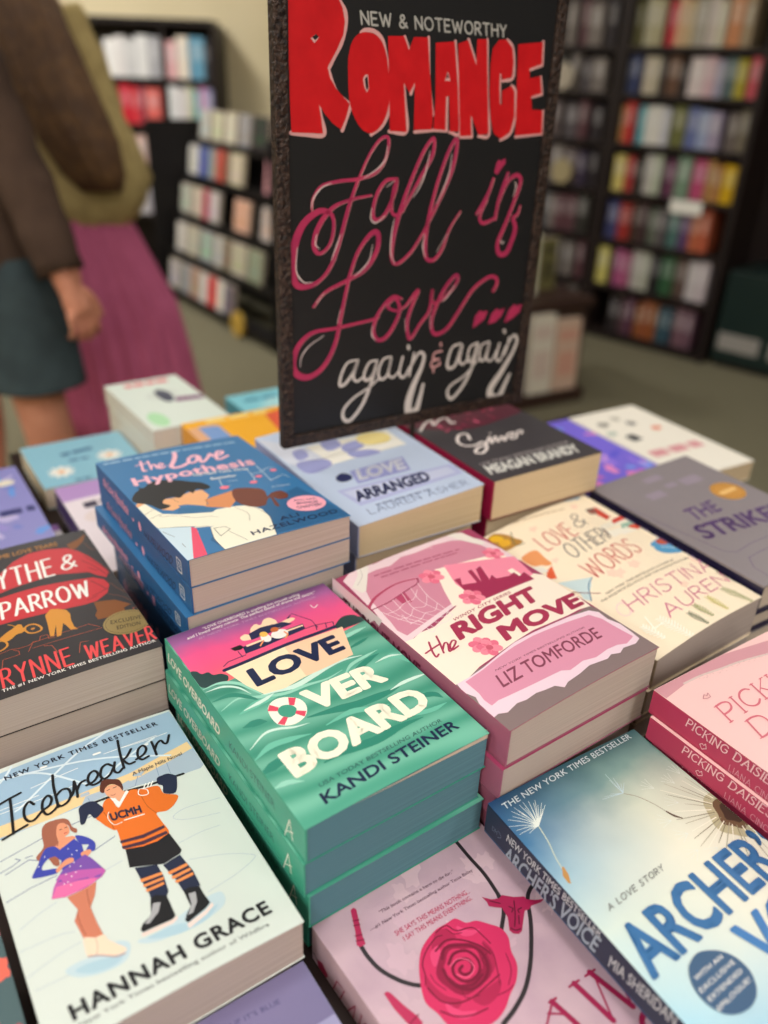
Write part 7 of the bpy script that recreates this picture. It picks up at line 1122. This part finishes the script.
sw = mat('sweater_olive', (192, 172, 120), 0.95, 0.05, noise=(30, (172, 152, 104), 0.3, 0.7), bump=(160, 0.6, 0.006)); mb = MB()
mb.loft([ell(L_(cx, 2.38, z), rx, ry, 0.1, 44, 0.02, 9, z*8) for z, cx, rx, ry in ((0.83, -0.775, 0.120, 0.115), (0.84, -0.775, 0.135, 0.125), (0.88, -0.768, 0.160, 0.14), (0.95, -0.76, 0.182, 0.155), (1.05, -0.785, 0.176, 0.15), (1.18, -0.825, 0.170, 0.145), (1.28, -0.865, 0.165, 0.135), (1.35, -0.875, 0.145, 0.11), (1.40, -0.885, 0.09, 0.08), (1.43, -0.89, 0.062, 0.062))], sw)
sleeve(mb, [L_(-0.755, 2.40, 1.33), L_(-0.715, 2.40, 1.20), L_(-0.700, 2.42, 1.06), L_(-0.715, 2.50, 1.00), L_(-0.765, 2.585, 1.00)], [0.068, 0.070, 0.068, 0.060, 0.042], sw); sleeve(mb, [L_(-1.0, 2.38, 1.33), L_(-1.035, 2.40, 1.20), L_(-1.04, 2.42, 1.06), L_(-1.02, 2.50, 1.00), L_(-0.975, 2.585, 1.00)], [0.068, 0.070, 0.068, 0.060, 0.042], sw)
mb.build('sweater', root, smooth=True)
sk = mat('skirt_rose', (200, 104, 142), 0.8, 0.15, noise=(12, (184, 92, 128), 0.3, 0.7)); mb = MB()
mb.loft([ell(L_(cx, 2.36+0.01*i, z), rx, ry, 0.1, 168, 0.012+0.006*i, 24, i*0.12) for i, (z, cx, rx, ry) in enumerate(((0.92, -0.785, 0.115, 0.105), (0.86, -0.782, 0.122, 0.115), (0.75, -0.775, 0.145, 0.14), (0.60, -0.762, 0.180, 0.17), (0.45, -0.758, 0.190, 0.19), (0.30, -0.748, 0.200, 0.20), (0.18, -0.740, 0.210, 0.21)))], sk); mb.build('skirt', root, smooth=True)
hm = mat('hair_brown', (84, 58, 38), 0.55, 0.4, noise=(26, (112, 80, 48), 0.4, 0.75), bump=(90, 0.7, 0.012)); mb = MB()
mb.loft([ell(L_(cx, cy, z), rx, ry, 0.1, 72, 0.05, 14, z*5) for z, cx, cy, rx, ry in ((0.93, -0.665, 2.235, 0.050, 0.015), (0.97, -0.678, 2.230, 0.076, 0.028), (1.05, -0.698, 2.222, 0.094, 0.040), (1.18, -0.738, 2.228, 0.098, 0.046), (1.30, -0.778, 2.250, 0.096, 0.052), (1.40, -0.815, 2.300, 0.088, 0.062), (1.48, -0.865, 2.375, 0.088, 0.078), (1.56, -0.90, 2.405, 0.090, 0.092), (1.62, -0.90, 2.42, 0.088, 0.096), (1.66, -0.90, 2.43, 0.070, 0.080), (1.69, -0.90, 2.43, 0.035, 0.045))], hm); mb.build('hair', root, smooth=True)
for x, y in ((-0.66, 2.30), (-0.86, 2.46)):
    mb = MB(); mb.loft([[Vector(L_(x, y, 0))+Vector((a, b, z)) for a, b in [(w*math.cos(k*PI/12), 0.055+ln*math.sin(k*PI/12)) for k in range(24)]] for z, w, ln in ((0.0, 0.042, 0.125), (0.02, 0.044, 0.128), (0.045, 0.038, 0.115), (0.06, 0.032, 0.08))], mat('shoe_white', (206, 202, 196), 0.6)); mb.build('shoe', root, smooth=True)
